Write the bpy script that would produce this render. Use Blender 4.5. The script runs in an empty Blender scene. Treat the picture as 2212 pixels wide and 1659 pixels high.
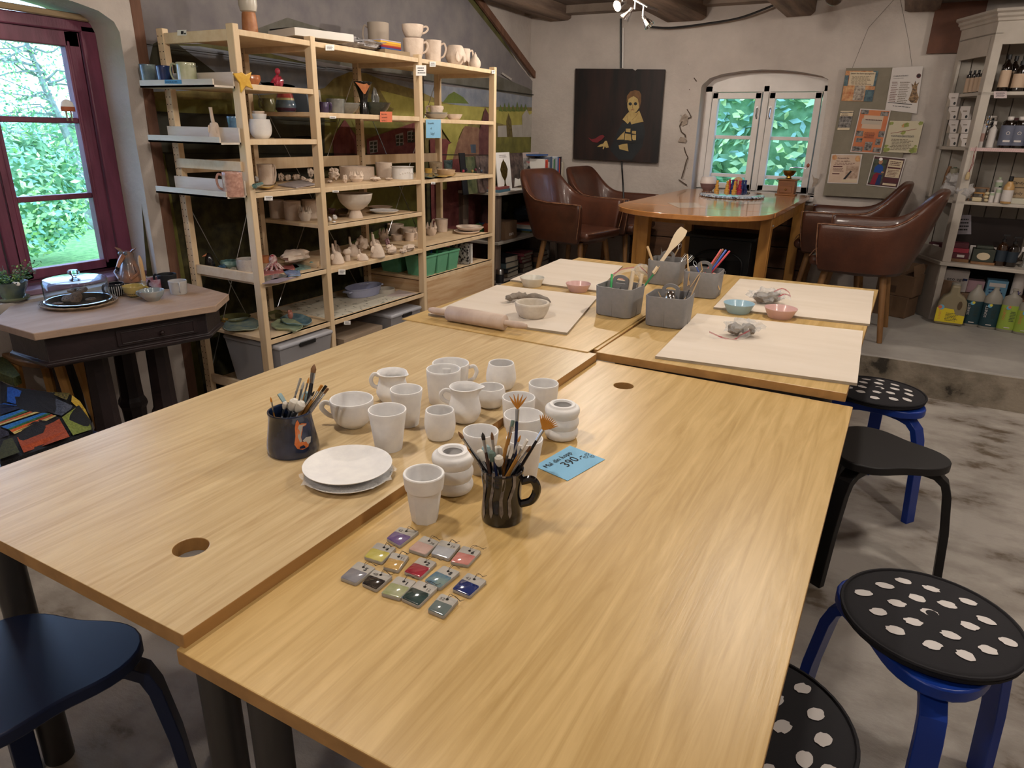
import bpy, bmesh, math, random
from mathutils import Vector, Matrix, noise
random.seed(7)
SC = bpy.context.scene
COL = SC.collection
# ---------------- camera, world, exposure ----------------
YAW, PIT, ROL, FPX = math.radians(28.788), math.radians(-20.205), math.radians(1.239), 1490.12
CAMO = Vector((0, 0, 1.42))
_fw = Vector((-math.sin(YAW)*math.cos(PIT), math.cos(YAW)*math.cos(PIT), math.sin(PIT)))
_r = Vector((math.cos(YAW), math.sin(YAW), 0)); _u = _r.cross(_fw)
CR = _r*math.cos(ROL)+_u*math.sin(ROL); CU = -_r*math.sin(ROL)+_u*math.cos(ROL)
cam = bpy.data.objects.new('camera', bpy.data.cameras.new('camera')); COL.objects.link(cam)
cam.matrix_world = Matrix(((CR.x, CU.x, -_fw.x, CAMO.x), (CR.y, CU.y, -_fw.y, CAMO.y), (CR.z, CU.z, -_fw.z, CAMO.z), (0, 0, 0, 1)))
cam.data.sensor_width = 36; cam.data.lens = 36*FPX/2212; cam.data.clip_start = .02; cam.data.clip_end = 400
SC.camera = cam
SC.view_settings.view_transform = 'Standard'; SC.view_settings.look = 'None'
SC.view_settings.gamma = 1; SC.view_settings.use_curve_mapping = False
SC.view_settings.exposure = 0.12
W = bpy.data.worlds.new('world'); SC.world = W; W.use_nodes = True
_n = W.node_tree; _bg = _n.nodes['Background']
_tc = _n.nodes.new('ShaderNodeTexCoord'); _mp = _n.nodes.new('ShaderNodeMapping'); _mp.inputs['Scale'].default_value = (1, 1, 3)
_ns = _n.nodes.new('ShaderNodeTexNoise'); _ns.inputs['Scale'].default_value = 3; _ns.inputs['Detail'].default_value = 5
_cr = _n.nodes.new('ShaderNodeValToRGB'); _cr.color_ramp.elements[0].color = (.30, .52, 1, 1); _cr.color_ramp.elements[1].color = (.62, .78, 1, 1)
_cr.color_ramp.elements[0].position = .35; _cr.color_ramp.elements[1].position = .65
_n.links.new(_tc.outputs['Generated'], _mp.inputs[0]); _n.links.new(_mp.outputs[0], _ns.inputs[0]); _n.links.new(_ns.outputs[0], _cr.inputs[0]); _n.links.new(_cr.outputs[0], _bg.inputs[0])
_bg.inputs[1].default_value = 5.0

def X(px, py, x=None, y=None, z=None):
    """point of the plane x=, y= or z= seen at a photograph pixel"""
    d = _fw+CR*((px-1106)/FPX)-CU*((py-829.5)/FPX)
    if x is not None: t = (x-CAMO.x)/d.x
    elif y is not None: t = (y-CAMO.y)/d.y
    else: t = (z-CAMO.z)/d.z
    return CAMO+d*t
def PR(p):
    v = Vector(p)-CAMO; w = v.dot(_fw)
    return 1106+FPX*v.dot(CR)/w, 829.5-FPX*v.dot(CU)/w, w

# ---------------- materials ----------------
def lin(c):
    if isinstance(c, str): c = tuple(int(c[i:i+2], 16)/255 for i in (0, 2, 4))
    return tuple(((v+.055)/1.055)**2.4 if v > .04045 else v/12.92 for v in c)+(1,)
MATS = {}
def M(name, c='cccccc', rough=.6, metal=0, c2=None, scale=8, stretch=(1, 1, 1), bump=0, bscale=40, detail=4, trans=0, ior=1.45, alpha=1, emit=0, spec=.5, coat=0, lo=.35, hi=.65, kind='noise', dist=0, sheen=0, third=None):
    if name in MATS: return MATS[name]
    m = bpy.data.materials.new(name); m.use_nodes = True; nt = m.node_tree; b = nt.nodes['Principled BSDF']
    b.inputs['Base Color'].default_value = lin(c); b.inputs['Roughness'].default_value = rough; b.inputs['Metallic'].default_value = metal
    b.inputs['IOR'].default_value = ior; b.inputs['Transmission Weight'].default_value = trans; b.inputs['Alpha'].default_value = alpha
    b.inputs['Specular IOR Level'].default_value = spec; b.inputs['Coat Weight'].default_value = coat; b.inputs['Coat Roughness'].default_value = .08
    if emit: b.inputs['Emission Color'].default_value = lin(c); b.inputs['Emission Strength'].default_value = emit
    tc = nt.nodes.new('ShaderNodeTexCoord')
    def tex(sc, st, k='noise', d=0):
        mp = nt.nodes.new('ShaderNodeMapping'); mp.inputs['Scale'].default_value = st; nt.links.new(tc.outputs['Object'], mp.inputs[0])
        if k == 'wave':
            t = nt.nodes.new('ShaderNodeTexWave'); t.wave_type = 'BANDS'; t.bands_direction = 'X'; t.inputs['Distortion'].default_value = d; t.inputs['Detail Scale'].default_value = 1.2; o = t.outputs[1]
        elif k == 'voronoi':
            t = nt.nodes.new('ShaderNodeTexVoronoi'); o = t.outputs[0]
        else:
            t = nt.nodes.new('ShaderNodeTexNoise'); t.inputs['Distortion'].default_value = d; t.inputs['Roughness'].default_value = .6; o = t.outputs[0]
        t.inputs['Scale'].default_value = sc
        if 'Detail' in t.inputs and k != 'voronoi': t.inputs['Detail'].default_value = detail
        nt.links.new(mp.outputs[0], t.inputs[0]); return o
    if c2:
        o = tex(scale, stretch, kind, dist); r = nt.nodes.new('ShaderNodeValToRGB'); e = r.color_ramp.elements
        e[0].position = lo; e[1].position = hi; e[0].color = lin(c); e[1].color = lin(c2)
        if third: q = e.new(third[0]); q.color = lin(third[1])
        nt.links.new(o, r.inputs[0]); nt.links.new(r.outputs[0], b.inputs['Base Color'])
        if emit: nt.links.new(r.outputs[0], b.inputs['Emission Color'])
    if bump:
        bp = nt.nodes.new('ShaderNodeBump'); bp.inputs['Strength'].default_value = min(1, bump); bp.inputs['Distance'].default_value = .01
        nt.links.new(tex(bscale, stretch if c2 and stretch != (1, 1, 1) else (1, 1, 1)), bp.inputs['Height']); nt.links.new(bp.outputs[0], b.inputs['Normal'])
    MATS[name] = m; return m

# ---------------- mesh builder ----------------
def rotm(e): return Matrix.Rotation(e[2], 4, 'Z') @ Matrix.Rotation(e[1], 4, 'Y') @ Matrix.Rotation(e[0], 4, 'X')
class B:
    def __init__(s): s.v = []; s.f = []; s.m = []
    def add(s, vs, fs, mi=0):
        o = len(s.v); s.v += [Vector(p) for p in vs]; s.f += [[i+o for i in f] for f in fs]; s.m += [mi]*len(fs); return s
    def box(s, c, d, rot=None, mi=0, top=None):
        a, b, h = d[0]/2, d[1]/2, d[2]/2; t = top or (1, 1)
        vs = [Vector(p) for p in ((-a, -b, -h), (a, -b, -h), (a, b, -h), (-a, b, -h), (-a*t[0], -b*t[1], h), (a*t[0], -b*t[1], h), (a*t[0], b*t[1], h), (-a*t[0], b*t[1], h))]
        if rot: R = rotm(rot); vs = [R @ p for p in vs]
        c = Vector(c); return s.add([p+c for p in vs], [(3, 2, 1, 0), (4, 5, 6, 7), (0, 1, 5, 4), (1, 2, 6, 5), (2, 3, 7, 6), (3, 0, 4, 7)], mi)
    def bb(s, lo, hi, mi=0): return s.box([(a+b)/2 for a, b in zip(lo, hi)], [b-a for a, b in zip(lo, hi)], mi=mi)
    def loft(s, rings, cap=(1, 1), mi=0, closed=True):
        n = len(rings[0]); vs = [p for r in rings for p in r]; fs = []
        for i in range(len(rings)-1):
            for j in range(n if closed else n-1):
                k = (j+1) % n; fs.append((i*n+j, i*n+k, (i+1)*n+k, (i+1)*n+j))
        if cap[0]: fs.append(tuple(range(n-1, -1, -1)))
        if cap[1]: fs.append(tuple((len(rings)-1)*n+i for i in range(n)))
        return s.add(vs, fs, mi)
    def lathe(s, prof, c=(0, 0, 0), seg=28, mi=0, R=None, sx=1, sy=1, warp=None):
        c = Vector(c); rings = []
        for r, z in prof:
            ring = []
            for i in range(seg):
                a = 2*math.pi*i/seg; rr = max(r, 1e-5)*(warp(a, z) if warp else 1)
                p = Vector((rr*math.cos(a)*sx, rr*math.sin(a)*sy, z)); ring.append((R @ p if R else p)+c)
            rings.append(ring)
        return s.loft(rings, (1, 1), mi)
    def tube(s, pts, r, seg=8, mi=0, flat=1, up=None):
        pts = [Vector(p) for p in pts]; rr = r if isinstance(r, (list, tuple)) else [r]*len(pts); rings = []; pu = None
        for i, p in enumerate(pts):
            d = (pts[min(i+1, len(pts)-1)]-pts[max(i-1, 0)]).normalized()
            if pu is None:
                w = Vector(up) if up else (Vector((0, 0, 1)) if abs(d.z) < .9 else Vector((1, 0, 0)))
            else: w = pu
            a = d.cross(w)
            a = a.normalized() if a.length > 1e-6 else d.orthogonal().normalized()
            b = a.cross(d).normalized(); pu = b
            rings.append([p+a*(rr[i]*math.cos(2*math.pi*k/seg))+b*(rr[i]*flat*math.sin(2*math.pi*k/seg)) for k in range(seg)])
        return s.loft(rings, (1, 1), mi)
    def prism(s, poly, n, mi=0):
        """extrude a 3-D outline along vector n"""
        n = Vector(n); poly = [Vector(p) for p in poly]; k = len(poly)
        return s.add(poly+[p+n for p in poly], [tuple(range(k-1, -1, -1)), tuple(range(k, 2*k))]+[(i, (i+1) % k, k+(i+1) % k, k+i) for i in range(k)], mi)
    def ball(s, c, r, seg=14, rings=9, mi=0, R=None, lump=0, seed=0, fr=3):
        c = Vector(c); r = r if isinstance(r, (list, tuple)) else (r, r, r); L = []
        for i in range(rings+1):
            t = math.pi*i/rings; ring = []
            for j in range(seg):
                a = 2*math.pi*j/seg; p = Vector((math.sin(t)*math.cos(a), math.sin(t)*math.sin(a), -math.cos(t)))
                if lump: p = p*(1+lump*noise.noise(p*fr+Vector((seed*7.1, seed*3.3, seed))))
                p = Vector((p.x*r[0], p.y*r[1], p.z*r[2])); ring.append((R @ p if R else p)+c)
            L.append(ring)
        return s.loft(L, (0, 0), mi)
    def obj(s, name, mat, parent=None, loc=None, rot=None, world=False, smooth=True, bev=0, ang=.6, sub=0, segs=2):
        me = bpy.data.meshes.new(name); vs = s.v
        if world:
            if parent is not None: I = parent['_m'] if False else PM[parent.name].inverted(); vs = [I @ v for v in vs]
            elif loc is not None: L = Vector(loc); vs = [v-L for v in vs]
        me.from_pydata([tuple(v) for v in vs], [], s.f)
        for mm in (mat if isinstance(mat, (list, tuple)) else [mat]): me.materials.append(mm)
        for p, mi in zip(me.polygons, s.m): p.material_index = mi
        bm = bmesh.new(); bm.from_mesh(me); bmesh.ops.remove_doubles(bm, verts=bm.verts, dist=2e-6); bmesh.ops.recalc_face_normals(bm, faces=bm.faces); bm.to_mesh(me); bm.free()
        if smooth:
            me.shade_smooth(); me.set_sharp_from_angle(angle=ang)
        o = bpy.data.objects.new(name, me); COL.objects.link(o)
        if parent is not None: o.parent = parent
        if loc is not None: o.location = loc
        if rot is not None: o.rotation_euler = rot
        if bev:
            md = o.modifiers.new('bevel', 'BEVEL'); md.width = bev; md.segments = segs; md.limit_method = 'ANGLE'; md.angle_limit = .6; md.harden_normals = False
        if sub:
            md = o.modifiers.new('sub', 'SUBSURF'); md.levels = sub; md.render_levels = sub
        PM[o.name] = Matrix.Translation(o.location) @ rotm(o.rotation_euler)
        if parent is not None: PM[o.name] = PM[parent.name] @ PM[o.name]
        return o
PM = {}
def thing(name, label, cat, loc=(0, 0, 0), rot=(0, 0, 0), group=None):
    o = bpy.data.objects.new(name, None); COL.objects.link(o); o.location = loc; o.rotation_euler = rot; o.empty_display_size = .05
    PM[o.name] = Matrix.Translation(Vector(loc)) @ rotm(rot); return tag(o, label, cat, group)
def tag(o, label, cat, group=None, kind=None):
    o['label'] = label; o['category'] = cat
    if group: o['group'] = group
    if kind: o['kind'] = kind
    return o
def struct(o): o['kind'] = 'structure'; return o
def lab(o, l): o['label'] = l; return o
def copy_tree(o, parent=None):
    c = o.copy(); COL.objects.link(c); c.parent = parent; PM[c.name] = PM[o.name]
    for ch in list(o.children): copy_tree(ch, c)
    return c
def place(o, loc, rz=0, label=None, s=None, rot=None, group=None):
    o.location = loc; o.rotation_euler = rot or (0, 0, rz)
    if s: o.scale = (s, s, s) if not isinstance(s, (tuple, list)) else s
    if label: o['label'] = label
    if group: o['group'] = group
    PM[o.name] = Matrix.Translation(Vector(loc)) @ rotm(o.rotation_euler); return o
# flat artwork: polygons in a plane frame, each a little above the last
class Art:
    def __init__(s, o, u, v, n=None, base=.0006, step=.00025):
        s.o = Vector(o); s.u = Vector(u); s.v = Vector(v); s.n = (Vector(n) if n is not None else s.u.cross(s.v)).normalized(); s.b = B(); s.mats = []; s.k = 0; s.base = base; s.step = step
    def mi(s, m):
        if m not in s.mats: s.mats.append(m)
        return s.mats.index(m)
    def P(s, a, b): return s.o+s.u*a+s.v*b
    def poly(s, pts, m, lift=True):
        if lift: s.k += 1
        h = s.n*(s.base+s.k*s.step); s.b.add([s.P(*p)+h for p in pts], [tuple(range(len(pts)))], s.mi(m)); return s
    def rect(s, a0, b0, a1, b1, m, lift=True): return s.poly([(a0, b0), (a1, b0), (a1, b1), (a0, b1)], m, lift)
    def disc(s, a, b, r, m, rb=None, n=14, jit=0):
        rb = rb or r; return s.poly([(a+r*math.cos(t*2*math.pi/n)*(1+random.uniform(-jit, jit)), b+rb*math.sin(t*2*math.pi/n)*(1+random.uniform(-jit, jit))) for t in range(n)], m)
    def line(s, pts, w, m, lift=True):
        if lift: s.k += 1
        for (a, b), (c, d) in zip(pts, pts[1:]):
            L = math.hypot(c-a, d-b) or 1; x, y = -(d-b)/L*w/2, (c-a)/L*w/2
            s.poly([(a+x, b+y), (c+x, d+y), (c-x, d-y), (a-x, b-y)], m, False)
        return s
    def scribble(s, a0, b0, a1, b1, rows, m, w=None, fill=.75):
        """rows of small unreadable print"""
        s.k += 1; h = (b1-b0)/rows
        for i in range(rows):
            y = b1-(i+.5)*h; x = a0+(a1-a0)*random.uniform(0, .08); end = a0+(a1-a0)*random.uniform(fill, 1)
            while x < end:
                L = (a1-a0)*random.uniform(.06, .16); s.poly([(x, y-h*.2), (min(x+L, end), y-h*.2), (min(x+L, end), y+h*.2), (x, y+h*.2)], m, False); x += L+(a1-a0)*.025
        return s
    def obj(s, name, parent, world=True): return s.b.obj(name, s.mats, parent, world=world, smooth=False)
def px_art(pl, n, **kw):
    """artwork drawn on a real plane (pl = dict(x=..)|dict(y=..)|dict(z=..)) from outline points"""
    a = Art((0, 0, 0), (1, 0, 0), (0, 1, 0), n, **kw); a.P = lambda px, py: X(px, py, **pl); return a
def text(s, o, u, v, size, mat, parent, name='lettering', align='LEFT', world=True, ext=0.0, squash=1, bold=0):
    u = Vector(u).normalized(); v = Vector(v).normalized(); n = u.cross(v)
    cu = bpy.data.curves.new('t', 'FONT'); cu.body = s; cu.size = size; cu.align_x = align; cu.extrude = ext; cu.offset = bold; cu.resolution_u = 2
    t = bpy.data.objects.new('t', cu); COL.objects.link(t); dg = bpy.context.evaluated_depsgraph_get(); me = bpy.data.meshes.new_from_object(t.evaluated_get(dg)); bpy.data.objects.remove(t)
    Mx = Matrix(((u.x*squash, v.x, n.x, 0), (u.y*squash, v.y, n.y, 0), (u.z*squash, v.z, n.z, 0), (0, 0, 0, 1))); Mx.translation = Vector(o)
    if world and parent is not None: Mx = PM[parent.name].inverted() @ Mx
    me.transform(Mx); me.materials.clear(); me.materials.append(mat)
    ob = bpy.data.objects.new(name, me); COL.objects.link(ob)
    if parent is not None: ob.parent = parent
    PM[ob.name] = PM[parent.name] if parent is not None else Matrix.Identity(4); return ob
def arc(c, r, a0, a1, n, ax=(1, 0, 0), ay=(0, 0, 1), ry=None):
    c = Vector(c); ax = Vector(ax); ay = Vector(ay); ry = ry or r
    return [c+ax*(r*math.cos(a0+(a1-a0)*i/n))+ay*(ry*math.sin(a0+(a1-a0)*i/n)) for i in range(n+1)]
def spl(pts, n=6):
    """smooth curve through points"""
    P = [Vector(p) for p in pts]; P = [2*P[0]-P[1]]+P+[2*P[-1]-P[-2]]; out = []
    for i in range(1, len(P)-2):
        a, b, c, d = P[i-1:i+3]
        for k in range(n):
            t = k/n; out.append(.5*((2*b)+(c-a)*t+(2*a-5*b+4*c-d)*t*t+(-a+3*b-3*c+d)*t**3))
    out.append(P[-2]); return out
# shared materials
paper = M('white_paper', 'e6e2de', .8); ink = M('black_ink', '1c1a1c', .7); dark = M('soft_black', '121114', .5)
steel = M('brushed_steel', 'b9babb', .28, 1); chrome = M('chrome', 'd8d8d8', .12, 1)
bisque = M('white_bisque', 'dcdada', .85, c2='e6e4e2', scale=30, bump=.05, bscale=300)
rawclay = M('dry_pinkish_clay', 'cdb9a8', .9, c2='dccbbb', scale=14, bump=.25, bscale=60)
pine = M('pale_pine', 'dcc5a4', .6, c2='c9ab84', scale=2.2, stretch=(9, 9, .8), detail=6, bump=.03, lo=.3, hi=.75)
pineh = M('pale_pine_boards', 'dec9ab', .6, c2='cbad88', scale=2.2, stretch=(9, .8, 9), detail=6, bump=.03, lo=.3, hi=.75)
hole = M('dark_hole', '1d1712', .9)
# ---------------- the setting ----------------
plaster = M('white_plaster', 'a79d96', .9, c2='bdb3ab', scale=2.4, bump=.55, bscale=26, detail=7, lo=.3, hi=.7)
floorm = M('worn_concrete', '8f877f', .75, c2='aaa39b', scale=2.6, stretch=(1, 1.5, 1), bump=.45, bscale=45, detail=10, lo=.42, hi=.56, third=(.36, '5f5142'))
slabm = M('smooth_concrete', '8e8984', .7, c2='a39e98', scale=3, bump=.12, bscale=60, detail=8)
stepm = M('stained_step_concrete', '6b6255', .9, c2='94897a', scale=5, bump=.7, bscale=30, detail=9, lo=.38, hi=.6, third=(.33, '37322b'))
beamm = M('weathered_beam', '5d4c42', .85, c2='8a7565', scale=2, stretch=(7, .6, 7), bump=.5, bscale=12, detail=7)
ceilm = M('dark_ceiling_boards', '54473f', .9, c2='6d5d53', scale=2, stretch=(6, .5, 1), bump=.2, bscale=12)
struct(B().bb((-3.6, -1.7, -.12), (2.8, 4.5, 0)).obj('floor', floorm))
st = B(); st.bb((-3.24, 4.5, 0), (2.6, 6.45, .2)); struct(st.obj('trim_1', slabm, bev=.012)); bpy.data.objects['trim_1'].name = 'floor_platform'
PM['floor_platform'] = Matrix.Identity(4)
b = B(); n = 60; ring0 = []; ring1 = []
for i in range(n+1):
    x = -3.2+5.8*i/n; w = .008*noise.noise(Vector((x*3, 0, 0))); ring0.append((x, 4.484+w, .0)); ring1.append((x, 4.492+w*.6, .192+w*.5))
b.loft([ring0, ring1], (0, 0), closed=False); b.loft([ring1, [(p[0], 4.53, p[2]) for p in ring1]], (0, 0), closed=False)
struct(b.obj('floor_step_face', stepm))
struct(B().bb((-3.6, -1.7, 2.43), (2.8, 6.5, 2.5)).obj('ceiling', ceilm))
for i, (x0, x1, z) in enumerate(((-3.08, -2.86, 2.33), (-2.02, -1.68, 2.275), (-1.09, -.86, 2.265), (-.27, -.05, 2.25), (.6, .82, 2.26), (1.5, 1.72, 2.26))):
    b = B(); rings = []
    for k in range(25):
        y = -1.7+k*7.83/24; j = lambda s: .012*noise.noise(Vector((x0*9+s, y*1.7, s)))
        rings.append([(x0+j(1), y, z+j(2)+.02), (x0+.03, y, z+j(3)), (x1-.03, y, z+j(4)), (x1+j(5), y, z+.02+j(6)), (x1+j(7), y, 2.44), (x0+j(8), y, 2.44)])
    b.loft(rings); struct(b.obj('ceiling_beam', beamm, ang=.9))
# a wall with one opening: rings of matching points
def opening(outer, inner, front, back, mat, name, bev=.02):
    b = B(); b.loft([[front(*p) for p in outer], [front(*p) for p in inner], [back(*p) for p in inner]], (0, 0)); return struct(b.obj(name, mat, ang=.7))
def match(inner, a0, b0, a1, b1):
    ca = sum(p[0] for p in inner)/len(inner); cb = sum(p[1] for p in inner)/len(inner); out = []
    for a, q in inner:
        da, db = a-ca, q-cb; t = min(abs(((a1 if da > 0 else a0)-ca)/da) if abs(da) > 1e-6 else 1e9, abs(((b1 if db > 0 else b0)-cb)/db) if abs(db) > 1e-6 else 1e9)
        out.append((ca+da*t, cb+db*t))
    # move the nearest ring points onto the corners
    for cx, cy in ((a0, b0), (a1, b0), (a1, b1), (a0, b1)):
        k = min(range(len(out)), key=lambda i: (out[i][0]-cx)**2+(out[i][1]-cy)**2); out[k] = (cx, cy)
    return out
side = lambda a, b0, b1, n: [(a, b0+(b1-b0)*i/n) for i in range(n)]
flat = lambda b0, a0, a1, n: [(a0+(a1-a0)*i/n, b0) for i in range(n)]
innerL = flat(.70, .95, 2.12, 10)+side(2.12, .70, 1.74, 8)+[(2.118, 1.79), (2.1, 1.83), (2.04, 1.865), (1.95, 1.885), (1.8, 1.905), (1.55, 1.915), (1.3, 1.905), (1.12, 1.88), (1.03, 1.85), (.97, 1.81), (.95, 1.74)]+side(.95, 1.70, .74, 8)
opening(match(innerL, -1.7, 0, 2.2, 2.44), innerL, lambda a, q: (-3.19+.012*noise.noise(Vector((a*4, q*4, 0))), a, q), lambda a, q: (-3.46, a, q), plaster, 'wall_left')
innerB = flat(.965, -1.655, -.665, 8)+[(-.665+(-.69+.665)*i/8, .965+(1.80-.965)*i/8) for i in range(8)]+[(-.70, 1.83), (-.75, 1.855), (-.9, 1.885), (-1.05, 1.902), (-1.2, 1.908), (-1.35, 1.9), (-1.5, 1.88), (-1.6, 1.85), (-1.655, 1.80)]+side(-1.66, 1.78, 1.0, 8)
opening(match(innerB, -3.3, .1, 2.7, 2.44), innerB, lambda a, q: (a, 6.15+.01*noise.noise(Vector((a*5, q*5, 3))), q), lambda a, q: (a*.985-.02, 6.45, q), plaster, 'wall_back')
struct(B().bb((2.6, -1.7, 0), (2.7, 6.3, 2.44)).obj('wall_right', plaster)); struct(B().bb((-3.5, -1.8, 0), (2.7, -1.7, 2.44)).obj('wall_front', plaster))
struct(B().bb((-3.4, 2.21, 0), (-3.262, 6.3, 2.44)).obj('wall_left', plaster))
struct(B().bb((-3.3, 6.02, 2.37), (2.6, 6.16, 2.44)).obj('trim_2', M('grey_wall_plate', '8b7c70', .9, c2='75675c', scale=4, bump=.3)))
# wooden corner post beside the left window
wpost = M('brown_old_wood', '55382a', .8, c2='6d4c3a', scale=3, stretch=(6, 6, .6), bump=.3)
struct(B().bb((-3.25, 2.19, 0), (-3.185, 2.245, 2.43)).obj('trim_3', wpost, bev=.004))
# -- left window: purple-red frame, two casements of three panes
pf = M('purple_red_paint', '5e2f42', .45, c2='733b50', scale=6, stretch=(3, 3, .6), bump=.15, bscale=30)
wl = struct(B().bb((-3.45, .94, .72), (-3.40, 2.13, .775)).bb((-3.45, .94, 1.79), (-3.36, 2.13, 1.84)).bb((-3.45, 2.05, .76), (-3.36, 2.12, 1.82)).bb((-3.45, .95, .76), (-3.36, 1.02, 1.82)).bb((-3.45, 1.555, .76), (-3.37, 1.60, 1.82)).obj('window_1', pf, bev=.006))
for y0, y1 in ((1.605, 2.045), (1.03, 1.55)):
    g0, g1 = y0+.045, y1-.065
    b = B().bb((-3.42, y0, .745), (-3.375, y1, .787)).bb((-3.42, y0, 1.727), (-3.375, y1, 1.79)).bb((-3.42, y0, .745), (-3.375, g0, 1.79)).bb((-3.42, g1, .745), (-3.375, y1, 1.79))
    for z in (1.09, 1.42): b.bb((-3.415, g0, z-.012), (-3.38, g1, z+.012))
    b.bb((-3.38, g0-.02, .77), (-3.372, g0-.008, 1.75)).bb((-3.38, g1+.008, .77), (-3.372, g1+.02, 1.75))
    b.obj('window_sash', pf, wl, bev=.004)
glass = M('window_glass', 'f4faff', .02, trans=1, ior=1.01, spec=.2)
B().bb((-3.402, 1.03, .77), (-3.399, 2.04, 1.75)).obj('window_glass', glass, wl)
b = B(); b.bb((-3.42, .96, .7), (-3.25, 2.115, .725)); lab(b.obj('window_sill', M('worn_purple_sill', '6b4a5e', .5, c2='8d7686', scale=5, stretch=(2, .6, 1), bump=.15), wl, bev=.006), 'worn purple painted wooden sill')
b = B().tube([(-3.365, 1.545, 1.15), (-3.35, 1.545, 1.13), (-3.35, 1.545, 1.06), (-3.36, 1.545, 1.03)], .005); b.obj('window_latch', steel, wl)
o = B().tube([(-3.35, 1.0, 1.862), (-3.345, 1.5, 1.856), (-3.35, 2.115, 1.848)], .014, 8).obj('bamboo_rod', M('tan_cane', 'a08a6c', .6), None, loc=(-3.35, 1.5, 1.85), world=True); tag(o, 'thin tan cane rod lying on top of the purple window frame', 'rod')
# -- back window: white arched niche, two casements
wf = M('white_window_paint', 'c9c2bd', .45, c2='d3ccc8', scale=5)
Y0 = 6.30
wb = struct(B().bb((-1.69, Y0, 1.752), (-.66, Y0+.08, 1.99)).bb((-1.69, Y0, .97), (-1.60, Y0+.08, 1.8)).bb((-.735, Y0, .97), (-.65, Y0+.08, 1.8)).bb((-1.19, Y0, .97), (-1.142, Y0+.08, 1.8)).bb((-1.68, Y0, .9), (-.66, Y0+.08, .985)).obj('window_2', wf, bev=.004))
for x0, x1 in ((-1.592, -1.197), (-1.135, -.742)):
    b = B(); y0, y1 = Y0-.015, Y0+.05
    b.bb((x0, y0, 1.70), (x1, y1, 1.748)).bb((x0, y0, .985), (x1, y1, 1.03)).bb((x0, y0, .985), (x0+.048, y1, 1.748)).bb((x1-.048, y0, .985), (x1, y1, 1.748))
    b.obj('window_sash', wf, wb, bev=.004)
    b = B()
    for z in (1.40, 1.092): b.bb((x0+.04, Y0+.03, z-.014), (x1-.04, Y0+.055, z+.014))
    b.obj('glazing_bar', wf, wb, bev=.003)
B().bb((-1.6, Y0+.036, 1.0), (-.74, Y0+.039, 1.74)).obj('window_glass', glass, wb)
for x in (-1.218, -1.115):
    B().tube([(x, Y0-.02, 1.63), (x, Y0-.035, 1.615), (x, Y0-.035, 1.57), (x+.004, Y0-.02, 1.55)], .006).bb((x-.009, Y0-.022, 1.55), (x+.009, Y0-.012, 1.64)).obj('window_handle', steel, wb)
struct(B().bb((-1.66, 6.1, .93), (-.66, 6.46, .965)).obj('trim_4', wf, bev=.008))
# peeling plaster and dirt patches on the back wall
peel = M('grey_bare_patch', '7c6f64', .95, c2='a39588', scale=30, bump=.4)
crack = M('dark_crack', '4a3d34', .95)
a = px_art(dict(y=6.134), (0, -1, 0), base=.001)
for pts in ([(1754, 375), (1758, 383), (1769, 387), (1766, 396), (1760, 401), (1753, 406), (1757, 392)], [(1474, 250), (1481, 245), (1487, 252), (1484, 268), (1474, 272), (1468, 262)], [(1470, 296), (1478, 297), (1484, 302), (1480, 308), (1464, 306)]): a.poly(pts, peel)
for ln in ([(1484, 236), (1489, 244), (1493, 253), (1486, 256)], [(1474, 262), (1468, 272), (1472, 285), (1481, 292), (1480, 297)], [(1478, 318), (1481, 330), (1486, 340), (1482, 350), (1478, 366), (1472, 386)], [(1466, 388), (1478, 396), (1484, 400)], [(1499, 168), (1505, 176)]): a.line(ln, 2.2, crack)
for i in range(70):
    px, py = random.uniform(1470, 1800), random.uniform(140, 400)
    if px < 1490 or px > 1795: a.disc(px, py, random.uniform(.5, 1.5), crack, n=5)
struct(a.obj('wall_back_wear', None))
# -- painted landscape on the left wall
def paint(n, c, c2, sc=9): return M('mural_'+n, c, .85, c2=c2, scale=sc, detail=8, bump=.12, bscale=30, lo=.3, hi=.7)
mu = B(); MX = -3.235
k = X(1018, 0, x=MX); k2 = X(1161, 184, x=MX)
mu.prism([(MX-.015, 2.245, 0), (MX-.015, 6.14, 0), (MX-.015, 6.14, k2.z+.0), (MX-.015, k.y, 2.43), (MX-.015, 2.245, 2.43)], (.013, 0, 0))
mural = thing('mural', 'large painted farm landscape with red barns and hills covering the wall behind the pine shelving', 'mural', (MX, 4.2, 0))
mu.obj('mural_boards', paint('base', '3a3620', '5d5a2c', 6), mural, world=True)
a = px_art(dict(x=MX), (1, 0, 0), base=.0015, step=.0003)
sky = paint('sky', '656064', '7c7674', 5); band = paint('lake', '686f7e', '8a8d93', 8); olive = paint('olive', '58562a', '7a7638'); yel = paint('field', '8b8540', 'aaa055'); grn = paint('grass', '4b5a2c', '6a7638'); drk = paint('foliage', '16160f', '4a4424', 14); dbl = paint('dusk', '292a24', '3f3d2e', 6)
red = paint('barn', '5c2a2c', '77403c', 20); tow = paint('tower', '4e2b2e', '6b4440', 16); drw = paint('doors', '6c4b3c', '8a6a55', 16); hill = paint('hill', '5f5430', '8a7c4a', 12); pal = paint('pale', '9a948c', 'aaa49c'); mwt = M('mural_white', '8f8a86', .9); blu = paint('blue', '3b4452', '4d5866')
a.poly([(283, 0), (1010, 0), (1158, 186), (1158, 222), (1080, 205), (900, 180), (700, 145), (500, 95), (300, 95)], sky)
a.poly([(300, 95), (430, 100), (700, 145), (900, 180), (1158, 206), (1158, 262), (300, 262)], band)
a.poly([(330, 95), (350, 84), (375, 90), (430, 130), (470, 160), (430, 180), (320, 140)], dbl)
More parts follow.
